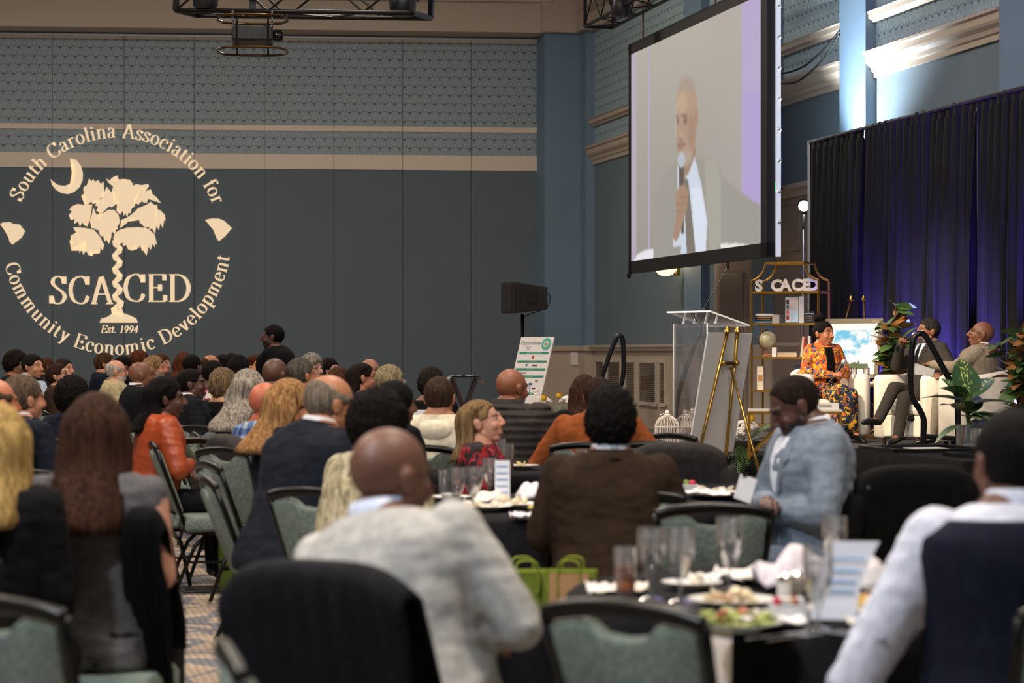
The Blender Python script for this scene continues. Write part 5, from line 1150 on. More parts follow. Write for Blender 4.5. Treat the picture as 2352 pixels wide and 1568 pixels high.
def magnolia(label, loc, h, spread, n, seed, z_up=0):
    t = thing('magnolia_plant', label, 'plant', loc); rnd = random.Random(seed)
    MB().lathe([(.10, 0), (.14, .22), (.15, .26), (.13, .26)], (0, 0, 0), 16).build('pot', paint('2a221c', .5), t, smooth=True)
    lg = mk_leaf('leaf', .15, .07, m=LG_); lb = mk_leaf('leaf', .16, .075, m=LB); stems = []
    for k in range(4):
        a = rnd.uniform(0, 6.28); r = spread*rnd.uniform(.1, .8) if k else .04; hh = h*(1 if k == 0 else rnd.uniform(.72, .95)); pts = [(0, 0, .2), (r*.4*math.cos(a), r*.4*math.sin(a), .2+(hh-.2)*.5), (r*math.cos(a), r*math.sin(a), hh)]
        stems.append(cr(pts, 6)); MB().tube(stems[-1], .007, 5).build('stem', mat('bark', '4a3424', .8), t)
    for i in range(n):
        st = stems[i % 4]; u = rnd.uniform(.18, 1); ix = u*(len(st)-1.01); i0_ = int(ix); p = Vector(st[i0_]).lerp(Vector(st[i0_+1]), ix-i0_)
        leafobj('leaf', lb if rnd.random() < .34 else lg, None, t, p, rnd.uniform(0, 6.28), rnd.uniform(-.2, 1.0), rnd.uniform(-.8, .8), rnd.uniform(.9, 1.5))
magnolia('tall magnolia plant with green and bronze leaves beside the lamp', G2(2058, 236), 1.3, .27, 210, 3); magnolia('magnolia plant with bronze leaves cut by the right edge of the frame', G2(2350, 272), 1.05, .26, 140, 5)
# flowers
WHF = mat('petal_white', 'f3ece0', .7, bump=.6, bscale=60); YEL = mat('petal_yellow', 'e8b820', .6)
def arrangement(label, loc, big, seed, h=.45):
    t = thing('flower_arrangement', label, 'flowers', loc); rnd = random.Random(seed)
    MB().lathe([(.08, 0), (.12, .08), (.13, .12), (.11, .12)], (0, 0, 0), 16).build('bowl', paint('20241c', .5), t, smooth=True)
    hm = MB()
    for k in range(46):
        u, v_ = rnd.uniform(0, 6.28), rnd.uniform(0, 1.4); hm.ell((.06*math.cos(u)*math.sin(v_), .06*math.sin(u)*math.sin(v_), .05*math.cos(v_)), (.018, .018, .010), 6, 4)
    me = hm.mesh('hydrangea_head'); me.materials.append(WHF)
    def put_(name, me, p, sc=1, rot=(0, 0, 0)):
        o = bpy.data.objects.new(name, me); COL.objects.link(o); o.parent = t; o.location = p; o.scale = (sc,)*3; o.rotation_euler = rot
    rs = MB()
    for k in range(3): rs.lathe([(.006+k*.006, 0), (.018+k*.006, .015), (.020+k*.006, .036-k*.006), (.016+k*.007, .046-k*.008)], (0, 0, 0), 10, cap=False)
    rm = rs.mesh('rose'); rm.materials.append(YEL); rm.polygons.foreach_set('use_smooth', [True]*len(rm.polygons))
    for p in big['h']: put_('hydrangea_head', me, p[:3], p[3])
    for p in big['r']: put_('rose', rm, p, 1.1, (.3, .2, 0))
    lf = mk_leaf('leaf', .03, .010, .1, m=LG_)
    for az, el, L_ in big['f']:                       # fern / palm fronds: one rib with joined leaflets
        q = MB(); n = 16; D = Vector((math.cos(az)*math.cos(el), math.sin(az)*math.cos(el), math.sin(el))); pts = [Vector((0, 0, .10))+D*L_*(i/n)-Vector((0, 0, .22*L_*(i/n)**2)) for i in range(n+1)]
        q.tube(pts, .003, 4); sd = D.cross(Vector((0, 0, 1))).normalized()
        for i in range(2, n+1):
            for sg in (-1, 1):
                l = .10*math.sin(PI*(.15+.8*i/n)); a = pts[i]; tip = a+sd*sg*l+D*l*.7-Vector((0, 0, l*.25)); w_ = D*.006; q.add([a-w_, a+w_, tip], [(0, 1, 2)])
        q.build('fern_frond', LG_ if rnd.random() < .6 else LGD, t)
    return t
s_ = 221
def off(px, py, px0, s, y=0): return ((px-px0)/s, y, CH-(py-HZ)/s-SZ)
arrangement('white hydrangeas, yellow roses and fern at the far front corner of the stage', G2(1290, s_), {'h': [(*off(1252, 925, 1290, s_), 1), (*off(1305, 925, 1290, s_), 1.3), (*off(1322, 930, 1290, s_, .05), 1.2)], 'r': [off(1248, 918, 1290, s_, -.06), off(1283, 913, 1290, s_, -.06)],
    'f': [(.5, .6, .38), (.25, .75, .36), (2.4, .9, .34), (1.6, 1.0, .3), (-.6, .3, .3), (3.4, .4, .25), (.9, .4, .32), (-1.5, .3, .25)]}, 2)
s_ = 280
arrangement('white hydrangeas, a yellow rose and trailing palm fronds beside the brass easel', G2(1712, s_), {'h': [(*off(1705, 990, 1712, s_), 1.5), (*off(1688, 1000, 1712, s_, -.08), 1.1), (*off(1722, 985, 1712, s_, .05), 1.1)], 'r': [off(1722, 966, 1712, s_, -.03)],
    'f': [(.5, .75, .36), (2.2, 1.0, .32), (-.8, .1, .36), (-1.6, -.2, .38), (-.3, -.1, .36), (-2.1, -.1, .34), (0.2, .4, .34), (3.3, .5, .26), (-1.2, -.5, .34), (-1.9, -.6, .3), (-.6, -.5, .34)]}, 4)
# bird cages
def cage(label, loc, r, h, band=False):
    t = thing('birdcage', label, 'birdcage', loc, 0, 'white wire birdcages along the stage front'); m_ = paint('f1e6da', .4); n = 20; hb = h*.55
    for k in range(n):
        a = 2*PI*k/n; L_ = [(r*math.cos(a), r*math.sin(a), 0), (r*math.cos(a), r*math.sin(a), hb)]+[(r*math.cos(a)*math.cos(u), r*math.sin(a)*math.cos(u), hb+(h*.30)*math.sin(u)) for u in (.3, .6, .9, 1.2, 1.5)]
        MB().tube(L_, .003, 4).build('wire', m_, t)
    for z in (0, hb, hb*.5): MB().tube([(r*math.cos(2*PI*k/24), r*math.sin(2*PI*k/24), z+.003) for k in range(24)], .005, 5, closed=True).build('hoop', m_, t)
    MB().lathe([(r, 0), (r, .012)], (0, 0, 0), 24).build('floor_plate', m_, t); MB().lathe([(.03, h*.84), (.035, h*.86), (.012, h*.89), (.022, h*.92), (.018, h*.95), (.004, h)], (0, 0, 0), 12).build('finial', m_, t, smooth=True)
    MB().tube([(-.03+.0*k, 0, h*.9) for k in (0, 1)]+[(-.06, 0, h*.86), (-.065, 0, h*.80)], .003, 5).build('hook', m_, t)
    if band: MB().lathe([(r*1.01, hb-.02), (r*1.01, hb+.035)], (0, 0, 0), 24, cap=False).build('filigree_band', m_, t)
cage('white domed birdcage at the far left, behind the man in the puffer jacket', G2(1232, 221), .11, .48); cage('white domed birdcage left of the lectern base', G2(1532, 262), .105, .345); cage('white birdcage with filigree band partly behind the white easel sign', G2(1590, 255), .10, .35, True)
# easel signs
WB = mat('foam_board', 'e8e6e4', .5)
te, Mb = easel('display_easel', 'brass easel seen from behind holding the tall white sign board by the stage', G(1596, 17.4), R_(-128), R_(11), .61, .91, .66, pole_h=1.58, foot=.27)
t = bpy.data.objects.new('sign_board', None); COL.objects.link(t); t.matrix_world = Mb; tag(t, 'tall white foam sign board seen from behind on a brass easel', 'sign')
MB().box((0, 0, .455), (.61, .012, .91)).build('board', mat('foam_board_thin', 'dadcdd', .6), t); 
for i, z in enumerate((.72, .58, .47, .38, .14)): MB().box((0, -.0075, z), (.5, .002, .03)).build('green_bar', paint('1f8a70'), t)
te, Mb = easel('display_easel', 'black easel under the far sponsor sign', G(1172, 30.6), R_(-44), R_(18), .61, .95, .72, pole_h=1.5, metal_=BLACKM)
t = bpy.data.objects.new('sponsor_sign', None); COL.objects.link(t); t.matrix_world = Mb; tag(t, 'white sponsor sign with green bars and a round teal seal on a far easel', 'sign')
MB().box((0, 0, .48), (.61, .012, .96)).build('board', paint('ece8e2', .5), t); PT = Matrix.Translation((0, -.008, 0)) @ Matrix.Rotation(PI/2, 4, 'X')
for i, z in enumerate((.735, .615, .505, .405, .165)): MB().box((.0, -.008, z), (.54, .003, .030)).build('green_bar', paint('1f8a70'), t)
for z_, n_ in ((.735, 9), (.615, 6), (.505, 5), (.405, 5), (.165, 5)):
    q = MB()
    for k in range(n_): q.box(((k-(n_-1)/2)*.03, -.0105, z_), (.022, .002, .008))
    tag(q.build('faint_bar_print', paint('9ad0c0'), t), kind='stuff')
text_mesh('Opportunity', .072, (-.10, -.0085, .875), m=paint('6a7078'), parent=t); text_mesh('SC', .085, (-.12, -.0085, .80), m=paint('a0a4a8'), parent=t)
q = MB(); q.lathe([(.085, 0), (.085, .003)], (0, 0, 0), 28).xf(Matrix.Translation((.19, -.0075, .86)) @ Matrix.Rotation(PI/2, 4, 'X')); q.build('seal', paint('48b8a0'), t); q = MB(); q.lathe([(.045, 0), (.045, .003)], (0, 0, 0), 24).xf(Matrix.Translation((.19, -.0105, .86)) @ Matrix.Rotation(PI/2, 4, 'X')); q.build('seal_centre', paint('d8d0b8'), t)
MB().box((.175, -.015, .862), (.012, .002, .03), rz=.0).box((.20, -.015, .855), (.022, .002, .022)).build('seal_mark', paint('4a6a60'), t)
for x, z, w_, h_, c in ((0, .675, .04, .045, 'c8202c'), (-.09, .565, .03, .03, '3a6a9a'), (.06, .56, .09, .018, '3a3020'), (-.12, .455, .12, .02, '8a8a90'), (-.15, .345, .04, .03, '9a2a3a'), (-.08, .34, .05, .02, '5a5a80'), (-.14, .30, .05, .03, '4a9a50'), (-.15, .25, .05, .02, '4a5a80'), (-.15, .21, .08, .015, 'b06a70'), (-.02, .21, .03, .03, '4a2a28'), (-.03, .25, .03, .02, '60a040'), (-.1, .10, .18, .012, '9a9aa0'), (.06, .3, .06, .03, '305a90'), (.16, .34, .05, .02, '806040'), (.14, .24, .07, .02, '40404a')): MB().box((x, -.008, z), (w_, .003, h_)).build('sponsor_mark', paint(c), t)
# loudspeaker on a pole
s_ = 150; t = thing('speaker_stand', 'black tripod pole stand under the loudspeaker by the back wall', 'stand', G(1200, F/s_, 0), 0); MB().tube([(0, 0, .1), (0, 0, 1.98)], .028, 10).build('pole', BLACKM, t, smooth='all')
for k in range(3): MB().tube([(0, 0, .8), (.5*math.cos(k*2.1+.4), .5*math.sin(k*2.1+.4), .02)], .016, 6).build('leg', BLACKM, t)
MB().lathe([(.05, .75), (.05, .9)], (0, 0, 0), 10).build('collar', BLACKM, t)
t = thing('loudspeaker', 'black loudspeaker lying sideways on a pole stand by the back wall', 'loudspeaker', G(1203, F/s_, 1.99), R_(18)); q = MB()
q.loft([[Vector(p) for p in ((x, y0, z0), (x, y1, z0+dz), (x, y1, z1-dz), (x, y0, z1))] for x, y0, y1, z0, z1, dz in ((-.18, -.2, .2, 0, .47, 0), (.34, -.15, .15, .06, .40, 0))]); q.build('cabinet', mat('speaker_black', '1c1c1f', .5), t, bevel=.015)
q = MB(); q.loft([[Vector((x, y, z)) for y, z in ((-.2, 0), (.2, 0), (.2, .47), (-.2, .47))] for x in (-.31, -.18)]); q.build('front_grille', mat('speaker_front', '28211f', .5), t, bevel=.02)
MB().box((.07, -.175, .25), (.15, .02, .2)).build('side_recess', mat('recess_black', '0b0b0c', .6), t); MB().tube(cr([(.33, 0, .33), (.42, 0, .28), (.38, 0, .1), (.1, 0, -.01), (0, 0, -.06)], 5), .008, 5).build('cable', BLACKM, t); MB().box((.35, -.02, .33), (.02, .03, .02)).build('plug', paint('3050e0'), t)
# tray stand
s_ = 150; t = thing('tray_stand', 'dark wooden folding tray stand with a white cloth over its tray near the back wall', 'tray stand', G(1066, F/s_, 0), .15); t.scale = (.8, .8, 1.36); mw = mat('tray_wood', '3a1d18', .4)
for y in (-.2, .2):
    MB().bar((-.22, y, .72), (.24, y, 0), .035).build('leg', mw, t); MB().bar((.22, y, .72), (-.24, y, 0), .035).build('leg', mw, t)
MB().bar((-.22, -.2, .72), (-.22, .2, .72), .035).build('top_rail', mw, t); MB().bar((.22, -.2, .72), (.22, .2, .72), .035).build('top_rail', mw, t)
t = thing('serving_tray', 'round tray draped with a white cloth on the far folding stand', 'tray', G(1066, F/s_, .745*1.36), .15); t.scale = (.75, .75, .8); MB().lathe([(.28, 0), (.33, .03), (.31, .03)], (0, 0, 0), 20).build('tray_body', paint('1c1a1a'), t)
q = MB(); q.add([(x, y, .035+.012*noise.noise(Vector((x*9, y*9, 0)))-(.16*max(0, abs(x)-.30)/.08)) for x in np.linspace(-.38, .38, 15).tolist() for y in (-.25, -.1, .1, .25)], [(i*4+j, i*4+j+1, i*4+j+5, i*4+j+4) for i in range(14) for j in range(3)]); q.build('cloth', paint('c9c2ca', .8), t, smooth='all')
# ---------------- the audience ----------------
FLORAL = print_mat('floral', ['d8cfa8', '7a3a44', '3a3c5a', 'c8a03a', 'e8e4da', 'a83848', '4a4a6a'], 30)
REDP = print_mat('red_pattern', ['1c0f12', 'a01622', '240d12', 'b82430', '180c10', '8c1420'], 34)
BEIGEP = print_mat('beige_marks', ['c9bb97', 'b4a682', 'd4c8a6', '8c8264', 'c4b48e', 'a39674'], 30, (1.6, 1.6, .5))
PLAID = None
def plaid_mat():
    m = bpy.data.materials.new('blue_plaid'); m.use_nodes = True; nt = m.node_tree; L = nt.links; b = nt.nodes['Principled BSDF']; b.inputs['Roughness'].default_value = .85
    tc = nd(nt, 'ShaderNodeTexCoord'); sp = nd(nt, 'ShaderNodeSeparateXYZ'); L.new(tc.outputs['Object'], sp.inputs[0])
    def st(k, sc_, w_):
        a = nd(nt, 'ShaderNodeMath', operation='MULTIPLY'); a.inputs[1].default_value = sc_; L.new(sp.outputs[k], a.inputs[0]); f = nd(nt, 'ShaderNodeMath', operation='FRACT'); a2 = nd(nt, 'ShaderNodeMath', operation='ADD'); a2.inputs[1].default_value = 50; L.new(a.outputs[0], a2.inputs[0]); L.new(a2.outputs[0], f.inputs[0])
        g = nd(nt, 'ShaderNodeMath', operation='LESS_THAN'); g.inputs[1].default_value = w_; L.new(f.outputs[0], g.inputs[0]); return g.outputs[0]
    s1, s2 = st('X', 11, .5), st('Z', 11, .5); ad = nd(nt, 'ShaderNodeMath', operation='ADD'); L.new(s1, ad.inputs[0]); L.new(s2, ad.inputs[1]); h = nd(nt, 'ShaderNodeMath', operation='MULTIPLY'); h.inputs[1].default_value = .5; L.new(ad.outputs[0], h.inputs[0])
    r = nd(nt, 'ShaderNodeValToRGB'); r.color_ramp.interpolation = 'CONSTANT'; L.new(h.outputs[0], r.inputs[0]); r.color_ramp.elements.new(.4)
    for e, p_, c in zip(r.color_ramp.elements, (0, .4, .8), ('b9c4d0', '6480ae', '2c4478')): e.position = p_; e.color = (*srgb(c), 1)
    L.new(r.outputs[0], b.inputs['Base Color']); return m
PLAID = plaid_mat(); GREYT = print_mat('grey_tweed', ['4a484a', '6c6868', '3a393c', '5e5a5c', '504c4c'], 150)
BK, DB, BR = ('17110e', '0a0706'), ('2c1a12', '160d08'), ('5a3a22', '2e1a0e')
GRY = ('9a9288', '5c564e')
D1, D2, D3, LT, TN = '4a2f22', '6b4430', '7d5138', 'c98f6e', 'a8694a'
# foreground and middle distance
r47, l47, *x47 = person('bald man in glasses and pale grey sweater leaning on his chair, nearest the camera', 905, 983, 950, 38, '5c3b2c', None, hyaw=52, hp=8, lean=6, roll=-13, bx=1.42, by=1.3, top='sweater', topc='b4b1aa', shirt='d4dcec', pants='1c1c20', glasses='1a1614', pose='cross', cyaw=26, recede=.06, chair=True, who='pale grey sweater man, a black jacket over its back')
person('man in navy vest over a white shirt, seen from behind, at the right edge', 2330, 942, 1000, -14, '5e3a2c', 'crop', ('141010', '080606'), bx=1.25, by=1.15, lean=4, top='shirt', topc='d3d5e2', shirt='dfe2ee', pants='15161c', arms=(((.29,.14,.78),(.14,.34,.80)), ((.33,.10,.68),(.33,.34,.64))), who='man in the navy vest', garment='shirt')
q = MB(); torso(q, .034, .47, 1.06, 1.25, 1.15); v_, f_ = remesh(q, .010, 3); mesh_obj('vest', v_, f_, cloth('171a28'), PEOPLE[-1])
r10, l10, *x10 = person('woman with very long straight brown hair and a sleeveless grey tweed dress', 222, 905, 760, 8, 'c08a70', 'full', ('472c1e', '21130c'), long=.26, wide=.75, top='dress', topmat=GREYT, sleeve='none', arms=(((.225,-.02,.76),(.12,.24,.68)), ((.215,-.02,.78),(.12,.22,.70))), pants='222226', popen=150, bx=.98, cyaw=95, who='woman with very long brown hair', garment='dress')
person('blonde woman in a black top at the left edge of the frame, seen from behind', -10, 928, 800, 14, 'd0a080', 'full', ('c9a766', '86683c'), long=.20, wide=.6, wave=.2, top='dress', topc='121214', popen=150, bx=.85, arms=(((.20,.03,.76),(.08,.27,.66)),)*2, who='blonde woman at the left edge')
person('grey-brown haired man in a dark suit with a white collar, near the left edge', 50, 863, 455, 48, 'b87c5c', 'short', ('6e5c48', '3c3026'), top='suit', topc='1c1f2a', shirt='e8e8ec', who='grey-brown haired man at the left')
person('balding red-faced man cut by the left edge of the frame', -12, 870, 480, 50, 'b46a48', 'balding', ('5a4a3c', '3a2c22'), top='suit', topc='201c1c', who='balding man cut by the left edge')
person('curly black-haired person in navy behind the long brown hair', 166, 868, 360, 25, D2, 'curly', BK, top='suit', topc='1b1f2b', who='curly-haired person in navy')
person('woman with long black hair in an orange leather jacket', 378, 866, 385, 72, D1, 'full', ('0f0b0b', '060404'), long=.18, wide=1.0, wave=.6, hyaw=80, top='suit', topmat=mat('orange_leather', 'a4451e', .42, bump=.3, bscale=14), pants='141417', pose='cross', bx=1.05, lean=8, popen=100, who='woman in the orange leather jacket', garment='leather_jacket')
person('bald dark-skinned man in a black suit, seated behind the orange jacket', 322, 831, 262, 68, D2, None, hyaw=72, top='suit', topc='15161b', shirt='e4e4e8', bx=1.2, by=1.2, who='bald man in the black suit', smax=1.12)
person('dark-haired man in black suit, white collar and lanyard', 436, 847, 300, 75, D1, 'buzz', ('140f0d', '0a0706'), hyaw=88, top='suit', topc='1a1b20', shirt='e8e8ee', lanyard='c8ccd8', hp=-4, bx=1.15, smax=1.12, who='man with the white lanyard')
person('woman with short curly grey-brown hair in a black top', 512, 849, 290, 38, 'b88868', 'curly', ('8a7358', '4e3d2c'), top='dress', topc='121214', smax=1.12, who='woman with short curly grey-brown hair')
person('woman with long wavy silver hair and a black top', 572, 849, 372, 40, 'c09070', 'full', ('b0a698', '5e564c'), long=.24, wide=1.5, wave=1.2, top='dress', topc='111113', hp=4, who='woman with long wavy silver hair', popen=125)
person('bald ruddy man in a blue plaid shirt behind the blonde woman', 610, 878, 410, 38, 'b0583c', None, top='shirt', topmat=PLAID, bx=1.15, who='man in the blue plaid shirt', roll=-6)
person('woman with long golden blonde hair turned to the right', 668, 872, 475, 66, 'c07c54', 'full', ('bb8e5c', '70492a'), long=.22, wide=.8, wave=.7, top='suit', topc='202330', hp=5, popen=110, who='woman with golden blonde hair')
r30, l30, *x30 = person('large bald man with a grey fringe of hair in a charcoal suit', 766, 862, 560, 55, 'a26a46', 'balding', ('8a7c6c', '5c5246'), hyaw=62, hp=10, lean=12, bx=1.35, by=1.3, top='suit', topc='1d2029', shirt='d8dae0', chair=False)
CH_LIST.append((G(672, F/545), R_(-74), 'banquet chair in profile under the large man in the charcoal suit', None))
person('man with curly black hair and a beige patterned shirt with a white lanyard', 868, 900, 610, 42, 'a86a4c', 'curly', BK, hyaw=40, top='shirt', topmat=BEIGEP, lanyard='e6e6ea', lean=6, bx=1.15, sleeve='long', chair=False)
person('woman with ash blonde hair and red and black patterned dress, looking up', 1092, 920, 440, 98, 'c69074', 'sleek', ('9a7c56', '5c452c'), hyaw=100, hp=-12, jaw=.88, long=.16, wide=.5, top='dress', topmat=REDP, eyes=True, fine=1, brow='6a4a34', lean=4, popen=96, nose=.9, who='woman in the red and black dress', smax=1.0)
person('man with short cropped hair in a cream hooded sweatshirt, seen from behind', 1009, 866, 400, 12, '9c6546', 'crop', ('4a3628', '241a14'), top='sweater', topc='e2d6bc', hood=True, pants='20222a', recede=.0, who='man in the cream hooded sweatshirt')
person('person with short dark curls seated in front of the tray stand', 990, 847, 285, 20, D3, 'curly', ('2c221c', '14100d'), top='dress', topc='131315', smax=1.12, who='person with short dark curls')
person('bald man in round glasses and a dark quilted puffer jacket', 1177, 847, 372, 32, '7c4930', None, hyaw=50, hp=5, top='puffer', topc='3a3634', bx=1.3, by=1.2, glasses='0c0c0c', who='man in the quilted puffer jacket')
person('man in a rust brown blazer partly hidden behind the tall-haired man', 1376, 867, 388, 14, '7c4a34', 'crop', ('3a2820', '1c120e'), top='suit', topc='8a4a26', bx=1.3, by=1.1, hp=6, who='man in the rust blazer', arms=(((.34,.02,.76),(.14,.26,.72)),)*2)
person('woman with brown shoulder-length braids in a black track top with a white stripe', 1342, 862, 330, -20, D2, 'curly', ('4a2e1e', '20140c'), long=.14, wide=.5, top='dress', topc='121214', garment='track_top', hyaw=-5, who='woman with brown braids', arms=(((.30,.02,.84),(.20,.24,.80)), ((.36,.0,.92),(.56,.10,.90))), smax=1.12)
person('man with tall curly black hair in a dark brown suit, back to the camera', 1402, 884, 602, 2, '5a392b', 'tall', ('15100e', '070505'), top='suit', topc='33261c', shirt='c8ccd0', bx=1.25, by=1.1, lean=2, chair=False)
CH_LIST.append((G(1452, 9.05), R_(-3), 'grey-green upholstered banquet chair behind the man in the dark brown suit', None))
r46, l46, *x46 = person('man in a light blue-grey suit with a lanyard, head bowed, facing left', 1796, 871, 560, -108, '4b3026', 'buzz', ('2a1d18', '17100c'), hyaw=-100, hp=30, lean=5, bx=1.16, top='suit', topc='7c8795', shirt='dfe3ee', lanyard='8fa0c8', fine=1, beard='1c1310', recede=.022, pose='cross', pants='5c6676', cyaw=-100, who='man in the light blue-grey suit')
t = thing('name_badge', 'white name badge hanging on the chest of the man in the blue-grey suit', 'badge', P(1712, 1122, F/575), -.5); MB().box((0, 0, 0), (.075, .004, .10), M=Matrix.Rotation(.3, 4, 'Y')).build('card', paint('f2f2f4'), t); MB().box((0, -.002, .055), (.02, .008, .014)).build('clip', BLACKM, t)
# middle and far rows
far_ = dict(smax=1.14)
person('woman with a big dark afro and glasses at the far left', 36, 806, 215, 100, D3, 'afro', ('1c1412', '0c0808'), glasses='2a1a14', top='dress', topc='161418', who='woman with the afro', **far_)
person('dark-haired man in a light blue shirt near the left edge', 74, 814, 232, 118, 'b07a58', 'short', ('1e1814', '0e0a08'), top='suit', topc='17181c', shirt='b8c8d8', who='dark-haired man in the light blue shirt', **far_)
person('man with brown hair half hidden behind the two left men', 106, 821, 196, 60, D3, 'crop', BR, top='suit', topc='1c1a1a', who='half hidden brown-haired man', **far_)
person('broad pale man with short hair and white collar, at the left', 146, 823, 206, 112, 'c88c6c', 'crop', ('3a2e26', '1c1612'), top='suit', topc='141416', shirt='e8e8ec', bx=1.2, who='broad pale man', **far_)
person('brown-haired bearded man in glasses and a brown jacket leaning back', 126, 836, 240, 98, 'b88060', 'short', ('3a2418', '1c110b'), glasses='202020', beard='4a3020', hp=-14, lean=-8, top='suit', topc='33261e', bx=1.2, who='bearded man in glasses', eyes=True, **far_)
person('man with brown hair in profile and a navy jacket', 240, 811, 212, 82, 'b87a56', 'short', ('5c4028', '2c1c10'), top='suit', topc='171c28', who='brown-haired man in profile', **far_)
person('white-bearded man in glasses and a cream jacket over a patterned vest', 266, 827, 222, 80, 'c48a6a', 'balding', ('c4bcb0', '8c8478'), glasses='6a5a48', beard='d8d2c8', top='suit', topc='b5a67e', shirt='8a7a5a', bx=1.15, by=1.15, who='white-bearded man', **far_)
person('woman with reddish brown upswept hair', 320, 805, 195, 95, 'b4765a', 'full', ('6e3820', '3a1c10'), bun=0, top='dress', topc='1c1416', who='woman with reddish upswept hair', **far_)
person('man with long sandy hair and a grey beard in profile', 354, 817, 220, 88, 'b87a5c', 'full', ('a08058', '64492c'), long=.06, beard='a89c8c', top='suit', topc='201c1a', who='man with long sandy hair', **far_)
person('woman with long auburn hair seen from behind before the far wall', 421, 808, 200, 10, 'b07a5a', 'full', ('6a3620', '341a0e'), long=.15, wide=.8, wave=.5, top='dress', topc='241a18', who='woman with long auburn hair', **far_)
person('person with short black hair beside the auburn-haired woman', 441, 815, 216, 30, D2, 'short', BK, top='suit', topc='141416', who='person beside the auburn-haired woman', **far_)
person('small dark head behind the cream jacket', 284, 818, 200, 60, D2, 'short', BK, top='suit', topc='15151a', who='small dark-haired person', **far_)
person('woman with brown hair far back beyond the sandy-haired man', 372, 813, 178, 120, 'b87c5c', 'full', BR, long=.08, top='dress', topc='251c1c', who='far brown-haired woman', **far_)
person('man with receding black hair and a bright floral shirt', 490, 828, 262, 45, D2, 'crop', BK, top='shirt', topmat=FLORAL, recede=.05, who='man in the floral shirt', **far_)
person('balding tan man at the back', 484, 815, 195, 90, 'b06c48', 'balding', BR, top='suit', topc='1c1c20', who='balding tan man at the back', **far_)
person('person with short black curls at the back', 512, 818, 190, 70, D2, 'curly', BK, top='dress', topc='161214', who='person with short black curls', **far_)
person('dark-haired person hidden at the back beyond the black bob', 534, 813, 180, 80, D2, 'full', BK, top='dress', topc='181416', who='hidden dark-haired person', **far_)
person('woman with a glossy black bob seen from behind', 549, 815, 238, 20, D2, 'full', ('0e0b0b', '050404'), long=.10, wide=.6, top='dress', topc='121214', who='woman with the black bob', **far_)
person('woman with red-brown hair whose face is turned to the camera', 586, 815, 216, 150, 'd08a5c', 'sleek', ('5c2a18', '2c140c'), long=.12, wide=.4, eyes=True, top='dress', topc='2a2024', hyaw=140, who='woman facing the camera', **far_)
person('bald dark-brown man near the standing man', 634, 823, 320, 38, D1, None, top='suit', topc='141518', bx=1.15, who='bald dark-brown man', hp=4, **far_)
person('man with thinning grey hair in profile to the right', 690, 824, 318, 50, 'b0704c', 'short', ('5e5850', '3a352f'), recede=.04, top='suit', topc='1b1c22', who='man with thinning grey hair', smax=1.14)
person('woman with curly grey hair and round glasses', 716, 814, 232, 125, 'c0907a', 'curly', ('9a9086', '5a534b'), glasses='2a2420', top='dress', topc='25262c', who='woman with curly grey hair and glasses', **far_)
person('young woman with long dark hair', 756, 822, 203, 125, 'c89684', 'full', ('22150f', '100a07'), long=.16, wide=.6, eyes=True, top='dress', topc='1b1a1e', hyaw=118, who='young woman with long dark hair', **far_)
person('person with brown hair low in front of the young woman', 778, 845, 255, 40, 'b07858', 'full', BR, top='dress', topc='202024', who='low brown-haired person', addz=0, **far_)
person('woman with dark shoulder-length hair and glasses in profile', 832, 834, 280, 82, 'a86c50', 'sleek', ('2a1c16', '120c09'), glasses='1c1614', long=.13, wide=.6, top='dress', topc='1c2838', who='woman with dark hair in profile', popen=98, **far_)
person('bald man in wire glasses at the back', 850, 824, 222, 118, 'a06c4c', None, glasses='3a3028', top='suit', topc='1b1b1f', who='bald man in wire glasses', **far_)
person('older person with short sandy grey hair', 895, 840, 300, 62, 'c88a72', 'full', ('a89878', '6a5c46'), top='suit', topc='2a2c34', glasses='a8a8a8', who='older person with sandy grey hair', smax=1.14)
person('person in a round black knit hat looking to the right', 905, 878, 440, 58, D2, 'cap', ('121112', '0a0a0a'), top='suit', topc='141416', who='person in the black knit hat')
person('bearded dark-haired man standing in black by the back wall', 628, 746, 232, -82, D1, 'crop', ('120d0b', '080505'), stand=True, top='sweater', topc='0f0f10', pants='0d0d0e', chair=False, bx=1.5, by=1.4, glasses='101010', beard='140e0c', hyaw=-88, pose='down', lean=8, smax=1.05, roll=0)
# ---------------- chairs ----------------
proto = make_chair(); first = True
EMPTY = [(1412, 1036, 36, 'empty grey-green banquet chair in the front, its back to the camera, by the black table'), (1620, 640, -3, 'empty olive-lit banquet chair with an open hand-hole left of the blue-grey suit'),
 (727, 579, 32, 'banquet chair behind the beige patterned shirt, its back to the camera'), (40, 1010, 24, 'brightly lit pale green chair back in the bottom left corner'),
 (355, 392, 76, 'empty banquet chair in profile in the aisle, above the black folder'), (312, 318, 72, 'narrow profile of a banquet chair left of the orange jacket'),
 (463, 318, 22, 'banquet chair right of the orange jacket, its back to the camera'), (452, 352, 74, 'profile of a banquet chair in front of the silver-haired woman'), (966, 215, 30, 'small far banquet chair left of the dark curly head'),
 (1487, 385, 12, 'banquet chair with a navy top rail right of the rust blazer'), (1535, 352, 42, 'tilted banquet chair back before the left birdcage'), (1560, 440, 6, 'banquet chair under the dark puffer coat'), (96, 215, 60, 'rear one of two small chair backs at the left'),
 (104, 255, 62, 'front one of two small chair backs at the left'), (88, 500, 15, 'banquet chair between the blonde woman and the long brown hair'), (535, 405, 52, 'banquet chair piled with grey coats and bags'),
 (2040, 545, -8, 'banquet chair under the black coat in front of the display table'), (535, 1262, 78, 'pale corner of a chair back at the bottom edge, left of the black jacket')]
for px, s, yaw, lb in EMPTY: CH_LIST.append((G(px+.36*s*math.sin(R_(yaw)), F/s), R_(-yaw), lb, None))
